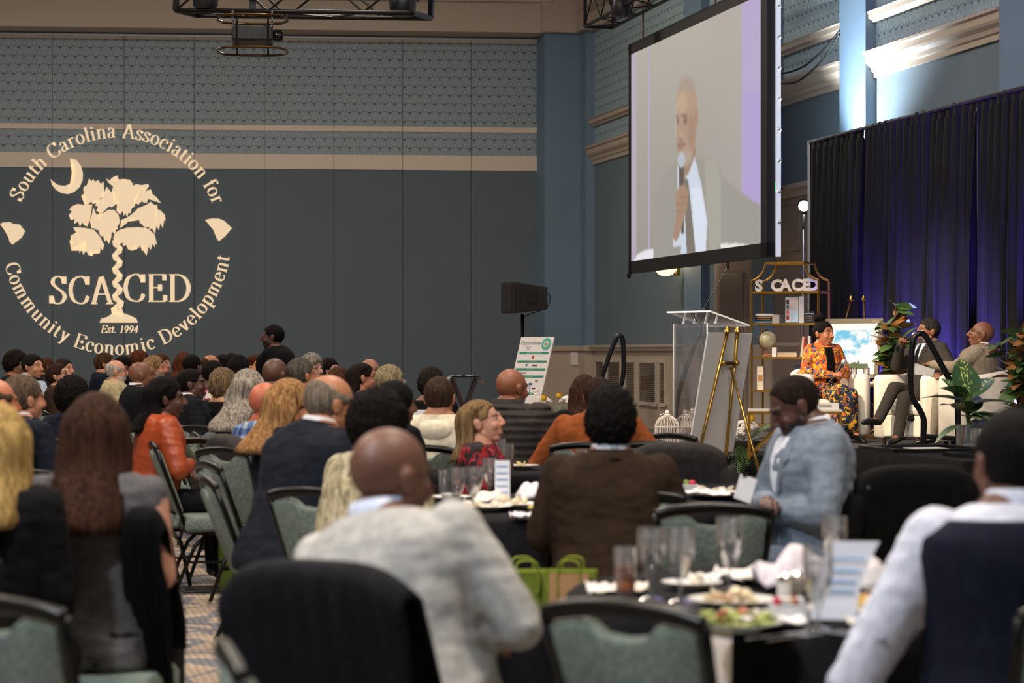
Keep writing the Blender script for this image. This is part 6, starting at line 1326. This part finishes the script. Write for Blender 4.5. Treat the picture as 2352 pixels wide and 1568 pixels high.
for loc, rz, lb, grp in CH_LIST:
    if first: proto.location = loc; proto.rotation_euler = (0, 0, rz); proto['label'] = lb; proto.scale = (.94,)*3; first = False
    else: dup(proto, loc, rz, lb, None, sc=.94)
# coats over chair backs
def coat(label, loc, rz, c, name='jacket', quilt=False, w_=.25, front=.45, back=.38, drop=.07, seed=0, m_=None, sleeves=True):
    q = MB(); nu, nv = 40, 30; vs = []
    for i in range(nu):
        u = -1+2*i/(nu-1); top = .915-drop*abs(u)**4; flare = 1+.10*math.sin(u*7+seed)
        for j in range(nv):
            t = j/(nv-1)
            yc = lambda z: -.193-.377*(z-.414)
            if t < .42: k = 1-t/.42; z = top-(top-front)*k; y = yc(z)+.050+.02*k; sgn = 1
            elif t < .58: a = (t-.42)/.16*PI; z = top+.03*math.sin(a); y = yc(top)+.052*math.cos(a); sgn = 0
            else: k = (t-.58)/.42; z = top-(top-back*(1+.12*math.sin(u*5+seed)))*k; y = max(yc(top)-.10, yc(z)-.055-.06*k*flare); sgn = -1
            y = min(y, yc(z)-.045) if sgn < 0 else y
            fold = .012*math.sin(u*13+seed+z*3)*min(1, (top-z)*4) + .016*noise.noise(Vector((u*4, z*5, seed))); fold = abs(fold)
            if quilt: fold += .010*abs(math.sin(z*60))**.5
            x = u*w_*(1+.12*(top-z)*(1+.4*math.sin(seed+u*3)))
            vs.append((x, y+fold*(sgn if sgn else 0), z))
    q.add(vs, [(i*nv+j, i*nv+j+1, (i+1)*nv+j+1, (i+1)*nv+j) for i in range(nu-1) for j in range(nv-1)])
    o = q.build(name, m_ or cloth(c, .8, .3), smooth='all'); s = o.modifiers.new('t', 'SOLIDIFY'); s.thickness = .012; o.location = loc; o.rotation_euler = (0, 0, rz); tag(o, label, 'coat' if name == 'coat' else 'jacket')
    if sleeves:
        for sd in (-1, 1):
            p = MB(); p.tube(cr([(sd*w_*.95, -.36, .82), (sd*w_*1.08, -.38, .65), (sd*w_*1.05, -.36, .45), (sd*w_*1.0, -.34, back+.02)], 5), [.05, .058, .062, .06, .056, .055, .054, .052, .052, .05, .05, .05, .048, .047, .046, .046][:16], 10); p.build('sleeve', m_ or cloth(c, .8, .3), o, smooth='all')
    return o
c47 = [c for c in CH_LIST if 'pale grey sweater' in c[2]][0]
coat('black suit jacket hung over the chair back of the man in the grey sweater', c47[0], c47[1], '17171b', w_=.235, back=.05, front=.5, seed=1, sleeves=False)
coat('dark puffer coat draped over a chair in front of the brass easel', G(1562, F/440), R_(-6), '332f2e', 'coat', True, .25, back=.25, seed=3)
cdr = [c for c in CH_LIST if 'very long brown hair' in c[2]][0]
coat('long black coat hanging on the chair corner beside the grey tweed dress', G(372, 5300/775)+Vector((0, .36, 0)), R_(-8), '0c0c0e', 'coat', False, .062, back=.02, front=.5, seed=5, sleeves=False)
coat('black coat with a silver button over a chair before the display table', G(2040, F/545), R_(8), '0e0d0d', 'coat', False, .26, back=.20, seed=7)
coat('grey and black coats piled over a chair behind the plaid shirt', G(535+.36*405*.788, F/405), R_(-52), '3c3836', 'coat', False, .17, back=.35, seed=9, sleeves=False)
t = thing('coat_button', 'small silver button on the black coat before the display table', 'button', P(1994, 1118, F/575)); MB().lathe([(.008, 0), (.008, .004)], (0, 0, 0), 10).xf(Matrix.Rotation(PI/2, 4, 'X')).build('disc', CHROME, t)
q = MB(); q.tube(cr([tuple(P(px, py, F/560)) for px, py in ((1932, 1132), (1950, 1145), (1966, 1170), (1975, 1205), (1977, 1255))], 5), .003, 6); tag(q.build('frame_gleam', BRASS, smooth='all'), 'thin gold cord curving down beside the black coat', 'gleam')  # gold tube drawn for the gleam along a chair's curved frame
# white stripe along the track top sleeve handled as part of its wearer
# ---------------- tables ----------------
def round_table(label, px, d, r, clabel, cream=False, slit=None):
    c = G(px, d); t = thing('round_table', label, 'table', c, 0, None); wd = mat('table_ply', '8a6a48', .6)
    MB().lathe([(r, .715), (r, .735)], (0, 0, 0), 48).build('table_top', wd, t)
    for k in range(4):
        a = k*PI/2+.5; MB().tube([(r*.6*math.cos(a), r*.6*math.sin(a), .715), (r*.66*math.cos(a), r*.66*math.sin(a), .0)], .016, 6).build('leg', mat('leg_steel', '3a3a3c', .4, .6), t)
    def drape(name, lab, m_, r_, zt, a0, a1, z0, seed):
        q = MB(); n = 150; vs = [(0, 0, zt)]; fs = []; rows = [(r_*.6, zt), (r_*.985, zt), (r_, zt-.012), (r_+.012, zt-.06), (r_+.03, zt-.3), (r_+.05, z0)]
        for j, (rr, z) in enumerate(rows):
            for i in range(n+1):
                a = a0+(a1-a0)*i/n; k = (0, 0, 0, .25, .8, 1)[j]; dr = .035*k*math.sin(a*16+1.5*math.sin(a*3+seed)) if j > 2 else 0
                vs.append(((rr+dr)*math.cos(a), (rr+dr)*math.sin(a), z))
        N = n+1; fs = [(1+j*N+i, 1+(j+1)*N+i, 1+(j+1)*N+i+1, 1+j*N+i+1) for j in range(5) for i in range(n)]; fs += [(0, 1+i, 2+i) for i in range(n)]
        o = q.add(vs, fs).build(name, m_, smooth='all'); o.location = c; tag(o, lab, 'tablecloth'); return o
    if cream: drape('under_cloth', 'cream under-cloth showing at the side of the nearest black-clothed table', cloth('d8cabb', .8, .1), r-.012, .738, R_(212), R_(262), .06, 1)
    if slit: drape('tablecloth', clabel, cloth('131315', .85, .1), r+.03, .746, R_(slit[1]), R_(slit[0]+360), .05, 1)
    else: drape('tablecloth', clabel, cloth('17161a', .85, .1), r+.01, .744, 0, 2*PI, .05, 1)
    return c
TZ = .748
C1 = round_table('round banquet table nearest the camera, at lower right', 2060, 6.27, .87, 'black tablecloth of the nearest round table at lower right', True, (221, 235))
C2 = round_table('round banquet table between the grey sweater man and the dark brown suit', 1195, 9.85, .86, 'black tablecloth of the table left of the dark brown suit')
C3 = round_table('round banquet table beside the puffer-jacketed man', 1130, 12.9, .60, 'black tablecloth of the table beside the puffer jacket')
C5 = round_table('round banquet table behind the empty olive-lit chair', 1750, 11.3, .88, 'black tablecloth of the table behind the olive-lit chair')
C4 = round_table('round banquet table with the reserved sign', 955, 17.0, .75, 'black tablecloth of the table with the reserved sign')
def T_(px, py, z=TZ): d = F*(CH-z)/(py-HZ); return G(px, d, z)
CHINA = mat('china', 'ece6dc', .25); 
def plate(label, px, py, r, food=None, grp=None, z=TZ, rim='ece6dc'):
    t = thing('plate', label, 'plate', T_(px, py, z), 0, grp); MB().lathe([(r*.55, 0), (r*.6, .006), (r*.97, .018), (r, .021), (r*.94, .021), (r*.6, .010), (0, .009)], (0, 0, 0), 32, cap=False).build('dish', mat('china', rim, .25), t, smooth=True)
    rnd = random.Random(int(px)); 
    for nme, cs_, n, R0 in (food or []):
        q = MB()
        for k in range(n):
            a, rr = rnd.uniform(0, 6.28), r*R0*rnd.random()**.5; q.ell((rr*math.cos(a), rr*math.sin(a), .016+rnd.uniform(0, .022)), (rnd.uniform(.012, .026), rnd.uniform(.012, .026), rnd.uniform(.004, .010)) if nme not in ('salad_greens', 'chips', 'onion_pieces') else (rnd.uniform(.012, .024), rnd.uniform(.007, .014), .0025), 7, 5, M=Matrix.Rotation(rnd.uniform(0, 3), 4, 'Z') @ Matrix.Rotation(rnd.uniform(-1, 1), 4, 'X') @ Matrix.Rotation(rnd.uniform(-.5, .5), 4, 'Y'))
        o = q.build(nme, mat(nme, cs_, .5, vary=.25, vscale=60), t, smooth='all'); o['kind'] = 'stuff'
    return t
def goblet(label, px, py, h=.195, r=.036, water=None, grp=None, nm='water_goblet', wc=None, z=TZ):
    t = thing(nm, label, 'glass', T_(px, py, z), 0, grp); g = glass_mat()
    MB().lathe([(.034, 0), (.034, .003), (.006, .012), (.006, .05), (.014, .062), (r*.86, .105), (r, .14), (r*.97, h), (r*.92, h), (r*.94, .14), (r*.8, .107), (.008, .068)], (0, 0, 0), 24, cap=False).build('glass_body', g, t, smooth=True)
    if water: MB().lathe([(.008, .069), (r*.79, .107), (r*.92, .14), (r*.91, .14+water), (0, .14+water)] if water > 0 else [(.008, .069), (r*.79, .107), (0, .107)], (0, 0, 0), 20, cap=False).build('water', glass_mat('water', (.96, .98, 1)), t, smooth=True)
    return t
def napkin(label, px, py, w_, h_, seed=0, c='efe9e4', tall=0, z=TZ, rz=0, name='napkin'):
    q = MB(); n = 13; vs = []
    for i in range(n):
        for j in range(n):
            u, v_ = -1+2*i/(n-1), -1+2*j/(n-1); e = max(0, 1-(u*u+v_*v_)*.6); nn = noise.noise(Vector((u*2.4+seed, v_*2.4, seed))); n2 = noise.noise(Vector((u*5+seed, v_*5, seed+4)))
            vs.append((u*w_/2*(1+.15*nn), v_*w_*.4*(1+.2*n2), .006+h_*(tall and e*(.75+.5*nn) or abs(nn*1.2)+.3*abs(n2))))
    q.add(vs, [(i*n+j, (i+1)*n+j, (i+1)*n+j+1, i*n+j+1) for i in range(n-1) for j in range(n-1)]); o = q.build(name, cloth(c, .9, .1), smooth='all'); s = o.modifiers.new('t', 'SOLIDIFY'); s.thickness = .003; s.offset = 1
    o.location = T_(px, py, z); o.rotation_euler = (0, 0, rz); tag(o, label, 'napkin'); return o
def cutlery(kind, label, px, py, rz, z=TZ+.003, L_=.19, grp=None):
    t = thing(kind, label, kind, T_(px, py, z), rz, grp); m_ = CHROME
    if kind == 'fork':
        MB().tube([(0, -L_/2, .002), (0, L_*.15, .004)], [.006, .003], 6, flat=.4).build('handle', m_, t); q = MB(); q.box((0, L_*.22, .004), (.022, .03, .002))
        for k in (-1.5, -.5, .5, 1.5): q.box((k*.006, L_*.37, .004), (.003, .05, .002))
        q.build('tines', m_, t)
    else:
        MB().tube([(0, -L_/2, .002), (0, 0, .004)], [.007, .005], 6, flat=.5).build('handle', m_, t); MB().prism([(-.008, 0), (.006, 0), (.009, .06), (.002, .10), (-.006, .095)], (0, 0, .003), (1, 0, 0), (0, 1, 0), .0015).build('blade', m_, t)
# nearest table
TEA = mat('iced_tea', 'c8741e', .1, trans=.6, ior=1.2)
def tall(label, px, py, h=.135, r=.033, water=.6, wc=None, nm='water_glass', z=TZ): t = tumbler(label, T_(px, py, z), r, h, water, wc, None, nm); return t
tall('tumbler of iced tea at the left edge of the nearest table', 1436, 1372, .135, .031, .62, TEA, 'iced_tea_glass')
goblet('goblet of water just right of the iced tea on the nearest table', 1496, 1378, .19, .038, .03); goblet('empty goblet with a bright highlight, third glass from the left, nearest table', 1563, 1384, .195, .037, -1); goblet('goblet of water standing alone on a dark dish on the nearest table', 1675, 1352, .198, .037, .035)
goblet('goblet in front of the folded menu card on the nearest table', 1878, 1448, .198, .036, .02); goblet('goblet behind the white menu card, its rim in front of the blue-grey suit', 1916, 1340, .19, .036, .01)
tall('small tumbler in front of the plate of orange food', 2084, 1330, .125, .032, .15); goblet('half full goblet right of the small tumbler, nearest table', 2145, 1335, .195, .038, .02); tall('low tumbler beside the navy vest shoulder', 2214, 1330, .11, .034, 0); goblet('goblet rim peeking over the navy vest shoulder', 2262, 1318, .175, .035, 0)
SAL = [('salad_greens', 'aab060', 110, .85), ('tomato_pieces', 'b83a3c', 6, .5), ('onion_pieces', 'e8d8dc', 8, .6)]
plate('plate of green salad with red tomato at the front edge of the nearest table', 1684, 1446, .115, SAL, rim='b8bcb8'); plate('plate of half eaten bread on a dark charger, centre of the nearest table', 1682, 1392, .115, [('bread_pieces', 'e2d0a8', 10, .6), ('meat_pieces', 'b09070', 4, .5)])
MB_ = MB().lathe([(.14, 0), (.145, .004), (0, .004)], (0, 0, 0), 32, cap=False).build('charger_plate', mat('charger', '26282c', .35)); MB_.location = T_(1682, 1394, TZ+.0)+Vector((0, 0, -.001)); tag(MB_, 'dark round charger under the bread plate', 'charger')
plate('white bread plate with a roll behind the empty goblet', 1590, 1352, .085, [('bread_roll', 'e6dcc8', 3, .3)]); plate('plate with a pile of yellow chips right of the menu card', 1968, 1410, .12, [('chips', 'ddc678', 46, .7), ('bread_crust', 'c08a50', 4, .6)]); plate('plate of orange and brown food beyond the napkin', 2058, 1335, .125, [('carrots', 'c8642c', 9, .5), ('roast_pieces', '8a4a28', 8, .6)], rim='c8ccc8')
plate('side plate behind the salt shakers', 1776, 1340, .10, [('yellow_rice', 'dcc48c', 8, .5)]); plate('plate at the far right of the nearest table by the white sleeve', 2068, 1368, .10, [('bread_roll', 'efe4d4', 3, .3)])
napkin('crumpled pale napkin at the left edge of the nearest table', 1418, 1362, .16, .03, 1, 'eadfd4'); napkin('white napkin behind the empty goblet', 1650, 1338, .15, .03, 4); napkin('long white napkin between lone goblet and salt shakers', 1745, 1330, .26, .035, 6, 'eae0da'); napkin('white napkin beside the salad plate', 1790, 1436, .12, .03, 8)
napkin('tall folded grey napkin standing right of the menu card', 1988, 1385, .20, .13, 3, 'c9c4c6', 1); napkin('folded white napkin near the forks at the right', 2020, 1442, .14, .025, 10); napkin('pale napkin fanned behind the shakers', 1835, 1352, .24, .12, 12, 'd6cdd2', 1)
t = thing('butter_dish', 'small dark dish under the lone goblet', 'dish', T_(1672, 1356), 0); MB().lathe([(.05, 0), (.06, .006), (.05, .005), (0, .004)], (0, 0, 0), 20, cap=False).build('dish', mat('dish_dark', '2a201c', .3), t)
for i, (px, lb) in enumerate(((1801, 'salt shaker with chrome cap on the nearest table, left of the pair'), (1828, 'pepper shaker with chrome cap on the nearest table, right of the pair'))):
    t = thing('shaker', lb, 'shaker', T_(px, 1400-i*4), 0); MB().lathe([(.017, 0), (.018, .065), (.014, .072)], (0, 0, 0), 14).build('glass_body', mat('shaker_glass', ['d8d4cc', '7a746c'][i], .15, spec=.8), t, smooth=True); MB().lathe([(.016, .07), (.017, .085), (.008, .094)], (0, 0, 0), 14).build('cap', CHROME, t, smooth=True)
t = thing('sugar_caddy', 'white square sugar caddy with coloured packets on the nearest table', 'caddy', T_(1811, 1432), .1); q = MB()
for c, d in (((0, 0, .003), (.08, .06, .006)), ((0, -.03, .024), (.08, .005, .048)), ((0, .03, .024), (.08, .005, .048)), ((-.04, 0, .024), (.005, .065, .048)), ((.04, 0, .024), (.005, .065, .048))): q.box(c, d)
q.build('caddy_box', mat('caddy_white', 'cfd0d2', .3), t)
for k, c in enumerate(('c82848', 'e8e4da', 'e8d8c0', 'b86a3c', 'e8e8e8')): MB().box((-.028+k*.014, 0, .034), (.010, .045, .056)).build('packet', paint(c), t)
t = thing('menu_card', 'tall curved white menu card with pale blue lines standing on the nearest table', 'menu', T_(1895, 1422), -.25); q = MB(); n = 10
rr = []
for i in range(n+1):
    k = i/n; xo = .02+.055*k*k; rr.append([Vector((xo-.055, .02*math.sin(k*2), .19*k)), Vector((xo+.055, .03*k, .19*k)), Vector((xo+.055, .03*k+.002, .19*k)), Vector((xo-.055, .02*math.sin(k*2)+.002, .19*k))])
q.loft(rr); q.build('card', paint('eeeef4'), t, smooth=True)
for k in (.78, .62, .48, .36): MB().box((.02+.055*k*k, .010*k-.003+.005, .19*k), (.085, .003, .006), rz=.0).build('blue_line', paint('8ab4d8'), t)
for i, (px, py, rz, kd) in enumerate(((1785, 1462, -.9, 'fork'), (1822, 1466, -.8, 'fork'), (1960, 1462, .7, 'knife'), (1996, 1460, .75, 'knife'))): cutlery(kd, ['left fork of the pair on the front edge of the nearest table', 'right fork of the pair on the front edge of the nearest table', 'left knife of the pair near the front edge of the nearest table', 'right knife of the pair near the front edge of the nearest table'][i], px, py, rz)
# second table
goblet('empty goblet nearest the grey sweater man, second table', 1048, 1178, .185, .036, 0); goblet('goblet of water in the middle of the second table', 1088, 1172, .18, .038, .02); goblet('tall goblet behind the menu card, second table', 1124, 1148, .185, .035, 0); tall('tumbler far on the second table before the red dress', 1020, 1140, .12, .03, 0)
t = thing('menu_stand', 'white menu card with blue bars in a dark stand on the second table', 'menu', T_(1154, 1158), -.1); MB().lathe([(.035, 0), (.03, .025)], (0, 0, 0), 16).build('stand_base', mat('dark_wood', '1f1714', .4), t); MB().box((0, 0, .105), (.064, .004, .165)).build('card', paint('f0f2f8'), t)
for k in range(5): MB().box((0, -.003, .05+k*.028), (.05, .002, .005)).build('blue_bar', paint('4a90c8'), t)
plate('wide plate with leftovers at the front of the second table', 1110, 1172, .12, [('bread_pieces', 'e6d8c0', 8, .6)]); plate('plate on the second table next to the menu stand', 1185, 1166, .11, [('bread_pieces', 'd8c8a8', 6, .5)]); plate('plate at the left of the second table by the grey sweater', 1030, 1150, .10)
t = thing('cup', 'white coffee cup at the left side of the second table', 'cup', T_(1036, 1166), 0); MB().lathe([(.022, 0), (.04, .05), (.042, .06), (.038, .06), (.02, .01), (0, .01)], (0, 0, 0), 18, cap=False).build('bowl', CHINA, t, smooth=True); MB().tube([(.038, 0, .05), (.058, 0, .045), (.055, 0, .02), (.03, 0, .015)], .004, 6).build('handle', CHINA, t)
napkin('tall white napkin at the right of the second table', 1226, 1158, .15, .10, 21, 'e9e2e4', 1); napkin('white napkin hanging at the front edge of the second table', 1214, 1192, .14, .03, 22, 'efeaf0'); napkin('crumpled napkin in front of the menu stand', 1130, 1160, .16, .06, 24, 'f0e4d8', 1)
t = thing('lemon_wedges', 'small yellow butter pats on the second table beside the napkin', 'food', T_(1228, 1172), 0); MB().ell((0, 0, .012), (.03, .015, .012)).ell((.03, .02, .010), (.02, .014, .010)).build('wedge', mat('lemon', 'e2cc6a', .5), t, smooth='all')
# third and fifth tables
tall('tall tumbler of iced tea beyond the red dress, third table', 1168, 1082, .15, .032, .45, TEA, 'iced_tea_glass'); tall('empty tumbler behind the iced tea, third table', 1150, 1072, .16, .032, .2); plate('white plate with leftovers at the edge of the third table', 1198, 1076, .10, [('salad_greens', 'b8a868', 8, .5)])
tall('tumbler in front of the brown suit collar, third table', 1337, 1080, .12, .034, 0, z=.74)
plate('white plates seen through the hand-hole of the olive-lit chair', 1640, 1138, .12, [('bread_pieces', 'e8dcc8', 8, .6)]); napkin('white napkin seen behind the top rail of the olive-lit chair', 1625, 1140, .2, .04, 31)
t = thing('sugar_caddy', 'small caddy with red packets on the table behind the olive-lit chair', 'caddy', T_(1585, 1132), 0); MB().box((0, 0, .02), (.07, .06, .04)).build('caddy_box', mat('caddy_white', 'cfd0d2', .3), t); MB().ell((.01, 0, .045), (.018, .015, .015)).build('red_packet', paint('c82840'), t); MB().box((-.018, 0, .045), (.02, .03, .03)).build('packet', paint('98a860'), t)
# reserved sign
t = thing('reserved_sign', 'white hand-lettered reserved card standing behind the cream hooded sweatshirt', 'sign', P(970, 960, 14.6), 0); MB().box((0, 0, 0), (.24, .004, .105)).build('card', paint('ece6ea'), t); MB().tube([(0, .01, -.05), (0, .01, -.25)], .006, 6).build('holder_stem', CHROME, t); MB().lathe([(.05, -.256), (.05, -.25)], (0, .01, 0), 16).build('holder_base', CHROME, t)
gl, tot = strokes('Reserved', .075, .11, .05, .02, .15); q = MB()
for x0, adv, g in gl:
    for stp in g:
        if len(stp) > 1: q.add([(-.115+(x0+p[0])*.215/tot, -.004, p[1]-.022) for pr in stp for p in pr], [(2*i, 2*i+1, 2*i+3, 2*i+2) for i in range(len(stp)-1)])
q.build('lettering', paint('2a2848'), t)
# ---------------- display table with frames and the plant ----------------
t = thing('display_table', 'long display table at the stage edge under a black cloth', 'table', AB(6.05, 13.7, 0), PHI); MB().box((0, 0, .725), (.76, 1.84, .03)).build('table_top', mat('table_ply', '8a6a48', .6), t)
for x in (-.3, .3):
    for y in (-.8, .8): MB().tube([(x, y, .71), (x, y, 0)], .016, 6).build('leg', mat('leg_steel', '3a3a3c', .4, .6), t)
q = MB(); rr = []
P_ = [(-.395, -.935), (.395, -.935), (.395, .935), (-.395, .935)]
for z, ex, am in ((.752, -.006, 0), (.745, 0, 0), (.6, .006, .3), (.3, .02, .8), (.02, .035, 1)):
    L_ = []
    for (x0, y0), (x1, y1) in zip(P_, P_[1:]+P_[:1]):
        n = int(math.hypot(x1-x0, y1-y0)/.04)
        for i in range(n):
            k = i/n; x, y = x0+(x1-x0)*k, y0+(y1-y0)*k; e = ex+am*.014*math.sin(i*1.1); L_.append(Vector((x*(1+e/.4), y*(1+e/.94), z)))
    rr.append(L_)
q.loft(rr[::-1]); o = q.build('display_cloth', cloth('101012'), smooth=True); o.location = AB(6.05, 13.7, 0); o.rotation_euler = (0, 0, PHI); tag(o, 'black cloth covering the long display table', 'tablecloth')
def flatframe(label, loc, rz, w_, d_):
    t = thing('framed_certificate', label, 'certificate', loc, rz); q = MB()
    for c, dd in (((0, -d_/2, .012), (w_, .035, .024)), ((0, d_/2, .012), (w_, .035, .024)), ((-w_/2, 0, .012), (.035, d_, .024)), ((w_/2, 0, .012), (.035, d_, .024))): q.box(c, dd)
    q.build('frame', mat('frame_black', '121214', .3), t); MB().box((0, 0, .008), (w_-.04, d_-.04, .006)).build('glazing', mat('dark_glass', '18191a', .06, spec=.9), t); MB().box((.05, 0, .012), (w_*.4, d_*.5, .002)).build('certificate', paint('e6e4da'), t)
flatframe('black-framed certificate lying at the far end of the display table', AB(6.0, 14.2, .753), PHI, .62, .62); flatframe('black-framed certificate lying at the near end of the display table', AB(6.12, 13.2, .753), PHI+.1, .55, .50)
pv = T_(2222, 1030, .753); t = thing('glass_vase', 'tall square clear glass vase with white stones on the display table', 'vase', pv, .2); q = MB()
for c, d in (((0, -.055, .08), (.11, .004, .16)), ((0, .055, .08), (.11, .004, .16)), ((-.055, 0, .08), (.004, .11, .16)), ((.055, 0, .08), (.004, .11, .16)), ((0, 0, .004), (.11, .11, .008))): q.box(c, d)
q.build('glass_body', glass_mat(), t); st_ = MB(); rnd = random.Random(2)
for k in range(40): st_.ell((rnd.uniform(-.04, .04), rnd.uniform(-.04, .04), .012+rnd.uniform(0, .02)), (.009, .008, .006), 6, 4)
o = st_.build('pebbles', paint('dcd8c4', .5), t); o['kind'] = 'stuff'
t = thing('potted_foliage', 'big variegated dark green leaves standing in the glass vase before the armchair', 'plant', pv+Vector((0, 0, .03)))
VL = mat('variegated_leaf', '24401f', .4, c2='2f4f28', vscale=10)
def variegated():
    m = bpy.data.materials.new('speckled_leaf'); m.use_nodes = True; nt = m.node_tree; L = nt.links; b = nt.nodes['Principled BSDF']; b.inputs['Roughness'].default_value = .4
    tc = nd(nt, 'ShaderNodeTexCoord'); mp = nd(nt, 'ShaderNodeMapping'); mp.inputs['Scale'].default_value = (1.6, .8, 1); L.new(tc.outputs['Object'], mp.inputs[0]); n = nd(nt, 'ShaderNodeTexNoise'); n.inputs['Scale'].default_value = 55; n.inputs['Detail'].default_value = 2; L.new(mp.outputs[0], n.inputs[0])
    sp = nd(nt, 'ShaderNodeSeparateXYZ'); L.new(tc.outputs['Object'], sp.inputs[0]); ab = nd(nt, 'ShaderNodeMath', operation='ABSOLUTE'); L.new(sp.outputs['X'], ab.inputs[0]); mu = nd(nt, 'ShaderNodeMath', operation='MULTIPLY_ADD'); mu.inputs[1].default_value = -3.2; mu.inputs[2].default_value = .12; L.new(ab.outputs[0], mu.inputs[0]); ad = nd(nt, 'ShaderNodeMath', operation='ADD'); L.new(mu.outputs[0], ad.inputs[0]); L.new(n.outputs[0], ad.inputs[1])
    r = nd(nt, 'ShaderNodeValToRGB'); L.new(ad.outputs[0], r.inputs[0]); r.color_ramp.elements[0].position = .62; r.color_ramp.elements[0].color = (*srgb('2c4c2a'), 1); r.color_ramp.elements[1].position = .68; r.color_ramp.elements[1].color = (*srgb('b8c070'), 1); L.new(r.outputs[0], b.inputs['Base Color']); return m
SPK = variegated(); big = mk_leaf('leaf', .26, .18, m=SPK, curl=.25, fold=.15, shape=.8); big2 = mk_leaf('leaf', .27, .15, m=SPK, curl=.45, fold=.25, shape=.85)
MB().tube(cr([(0, 0, 0), (.01, 0, .12), (0, 0, .24), (.01, 0, .36)], 5), .016, 8).build('stalk', mat('stalk_green', '5a7a3a', .5), t, smooth='all'); MB().tube([(-.03, .01, 0), (-.02, .0, .12)], .009, 6).build('stalk', mat('stalk_red', 'a04a30', .5), t)
for me, z, az, el, ro, sc in ((big, .30, .1, 1.35, .1, 1.15), (big, .30, -1.0, .75, .2, 1.1), (big2, .26, 1.3, .55, 0, 1.1), (big2, .24, -1.5, .5, 0, 1.15), (big2, .20, -2.6, .2, 0, 1.0), (big, .22, 2.6, .5, .2, .9), (big, .12, -1.9, .3, .4, 1.0), (big2, .12, 1.9, .0, 0, .9), (big2, .10, -1.2, .2, 0, .9), (big, .18, 3.3, .2, 0, .9), (big2, .30, 2.0, .7, .3, .9), (big, .28, .8, .9, 0, 1.0), (big, .20, -.4, .8, .2, 1.0), (big2, .16, -2.2, .5, 0, 1.0), (big2, .2, .5, .6, 0, 1.0)):
    leafobj('leaf', me, None, t, Vector((0, 0, z)), az, el, ro, sc)
# ---------------- bags and folder ----------------
def tote(label, loc, rz, w_, d_, h_, c, panel=None, handles=True, hc=None):
    t = thing('tote_bag', label, 'bag', loc, rz); m_ = cloth(c, .8, .1); q = MB(); q.loft([[Vector((x*k, y*k, z)) for x, y in ((-w_/2, -d_/2), (w_/2, -d_/2), (w_/2, d_/2), (-w_/2, d_/2))] for z, k in ((0, .92), (.02, 1), (h_, 1.03), (h_-.01, .98), (.03, .95))], closed=False); q.add([(-w_*.46, -d_*.46, .001), (w_*.46, -d_*.46, .001), (w_*.46, d_*.46, .001), (-w_*.46, d_*.46, .001)], [(0, 1, 2, 3)]); q.build('bag_body', m_, t)
    if panel: MB().box((0, -d_/2-.012, h_*.5), (w_*.8, .004, h_*.96)).build('front_panel', mat('kraft', panel, .8), t)
    if handles:
        for y in (-d_/2-.01, d_/2+.01): MB().tube(cr([(-w_*.22, y, h_*.5), (-w_*.22, y, h_), (-w_*.15, y, h_+.035), (w_*.15, y, h_+.035), (w_*.22, y, h_), (w_*.22, y, h_*.5)], 4), .010, 6, flat=.4).build('handle', cloth(hc or c, .8, .1), t, smooth='all')
tote('lime green tote bag between the grey sweater man and the brown kraft bag', G(1205, 7.6, .53), .1, .17, .12, .15, '808c34'); tote('brown kraft bag with lime green edges and handles beside the green tote', G(1312, 7.5, .53), -.12, .16, .12, .16, '76842e', 'b0855a', hc='7c862c')
t = thing('low_stool', 'low dark stand under the two gift bags', 'stool', G(1262, 7.6, 0)); MB().box((0, 0, .51), (.42, .30, .03)).build('seat', cloth('141414'), t); 
for x in (-.18, .18):
    for y in (-.12, .12): MB().tube([(x, y, 0), (x, y, .50)], .012, 6).build('leg', BLACKM, t)
tote('olive green bag on the carpet beside the black folder', G(545, F/395, 0), .3, .20, .10, .34, '5c6a24'); tote('olive bag on the floor under the charcoal suit man\'s chair', G(668, F/520, 0), .2, .2, .1, .25, '6a7a2c', handles=False); tote('orange-brown bag on the floor under the grey tweed dress', G(255, F/640, 0), .0, .3, .12, .22, 'b06a2a', handles=False)
t = thing('folder', 'black zip folder lying flat on the aisle carpet', 'folder', G(472, F/392, 0), .35); MB().box((0, 0, .012), (.30, .24, .02)).build('cover', mat('folder_black', '151517', .5), t, bevel=.006); MB().box((0, 0, .012), (.302, .242, .005)).build('zip', mat('zip_grey', '8a8a8a', .4, .5), t)
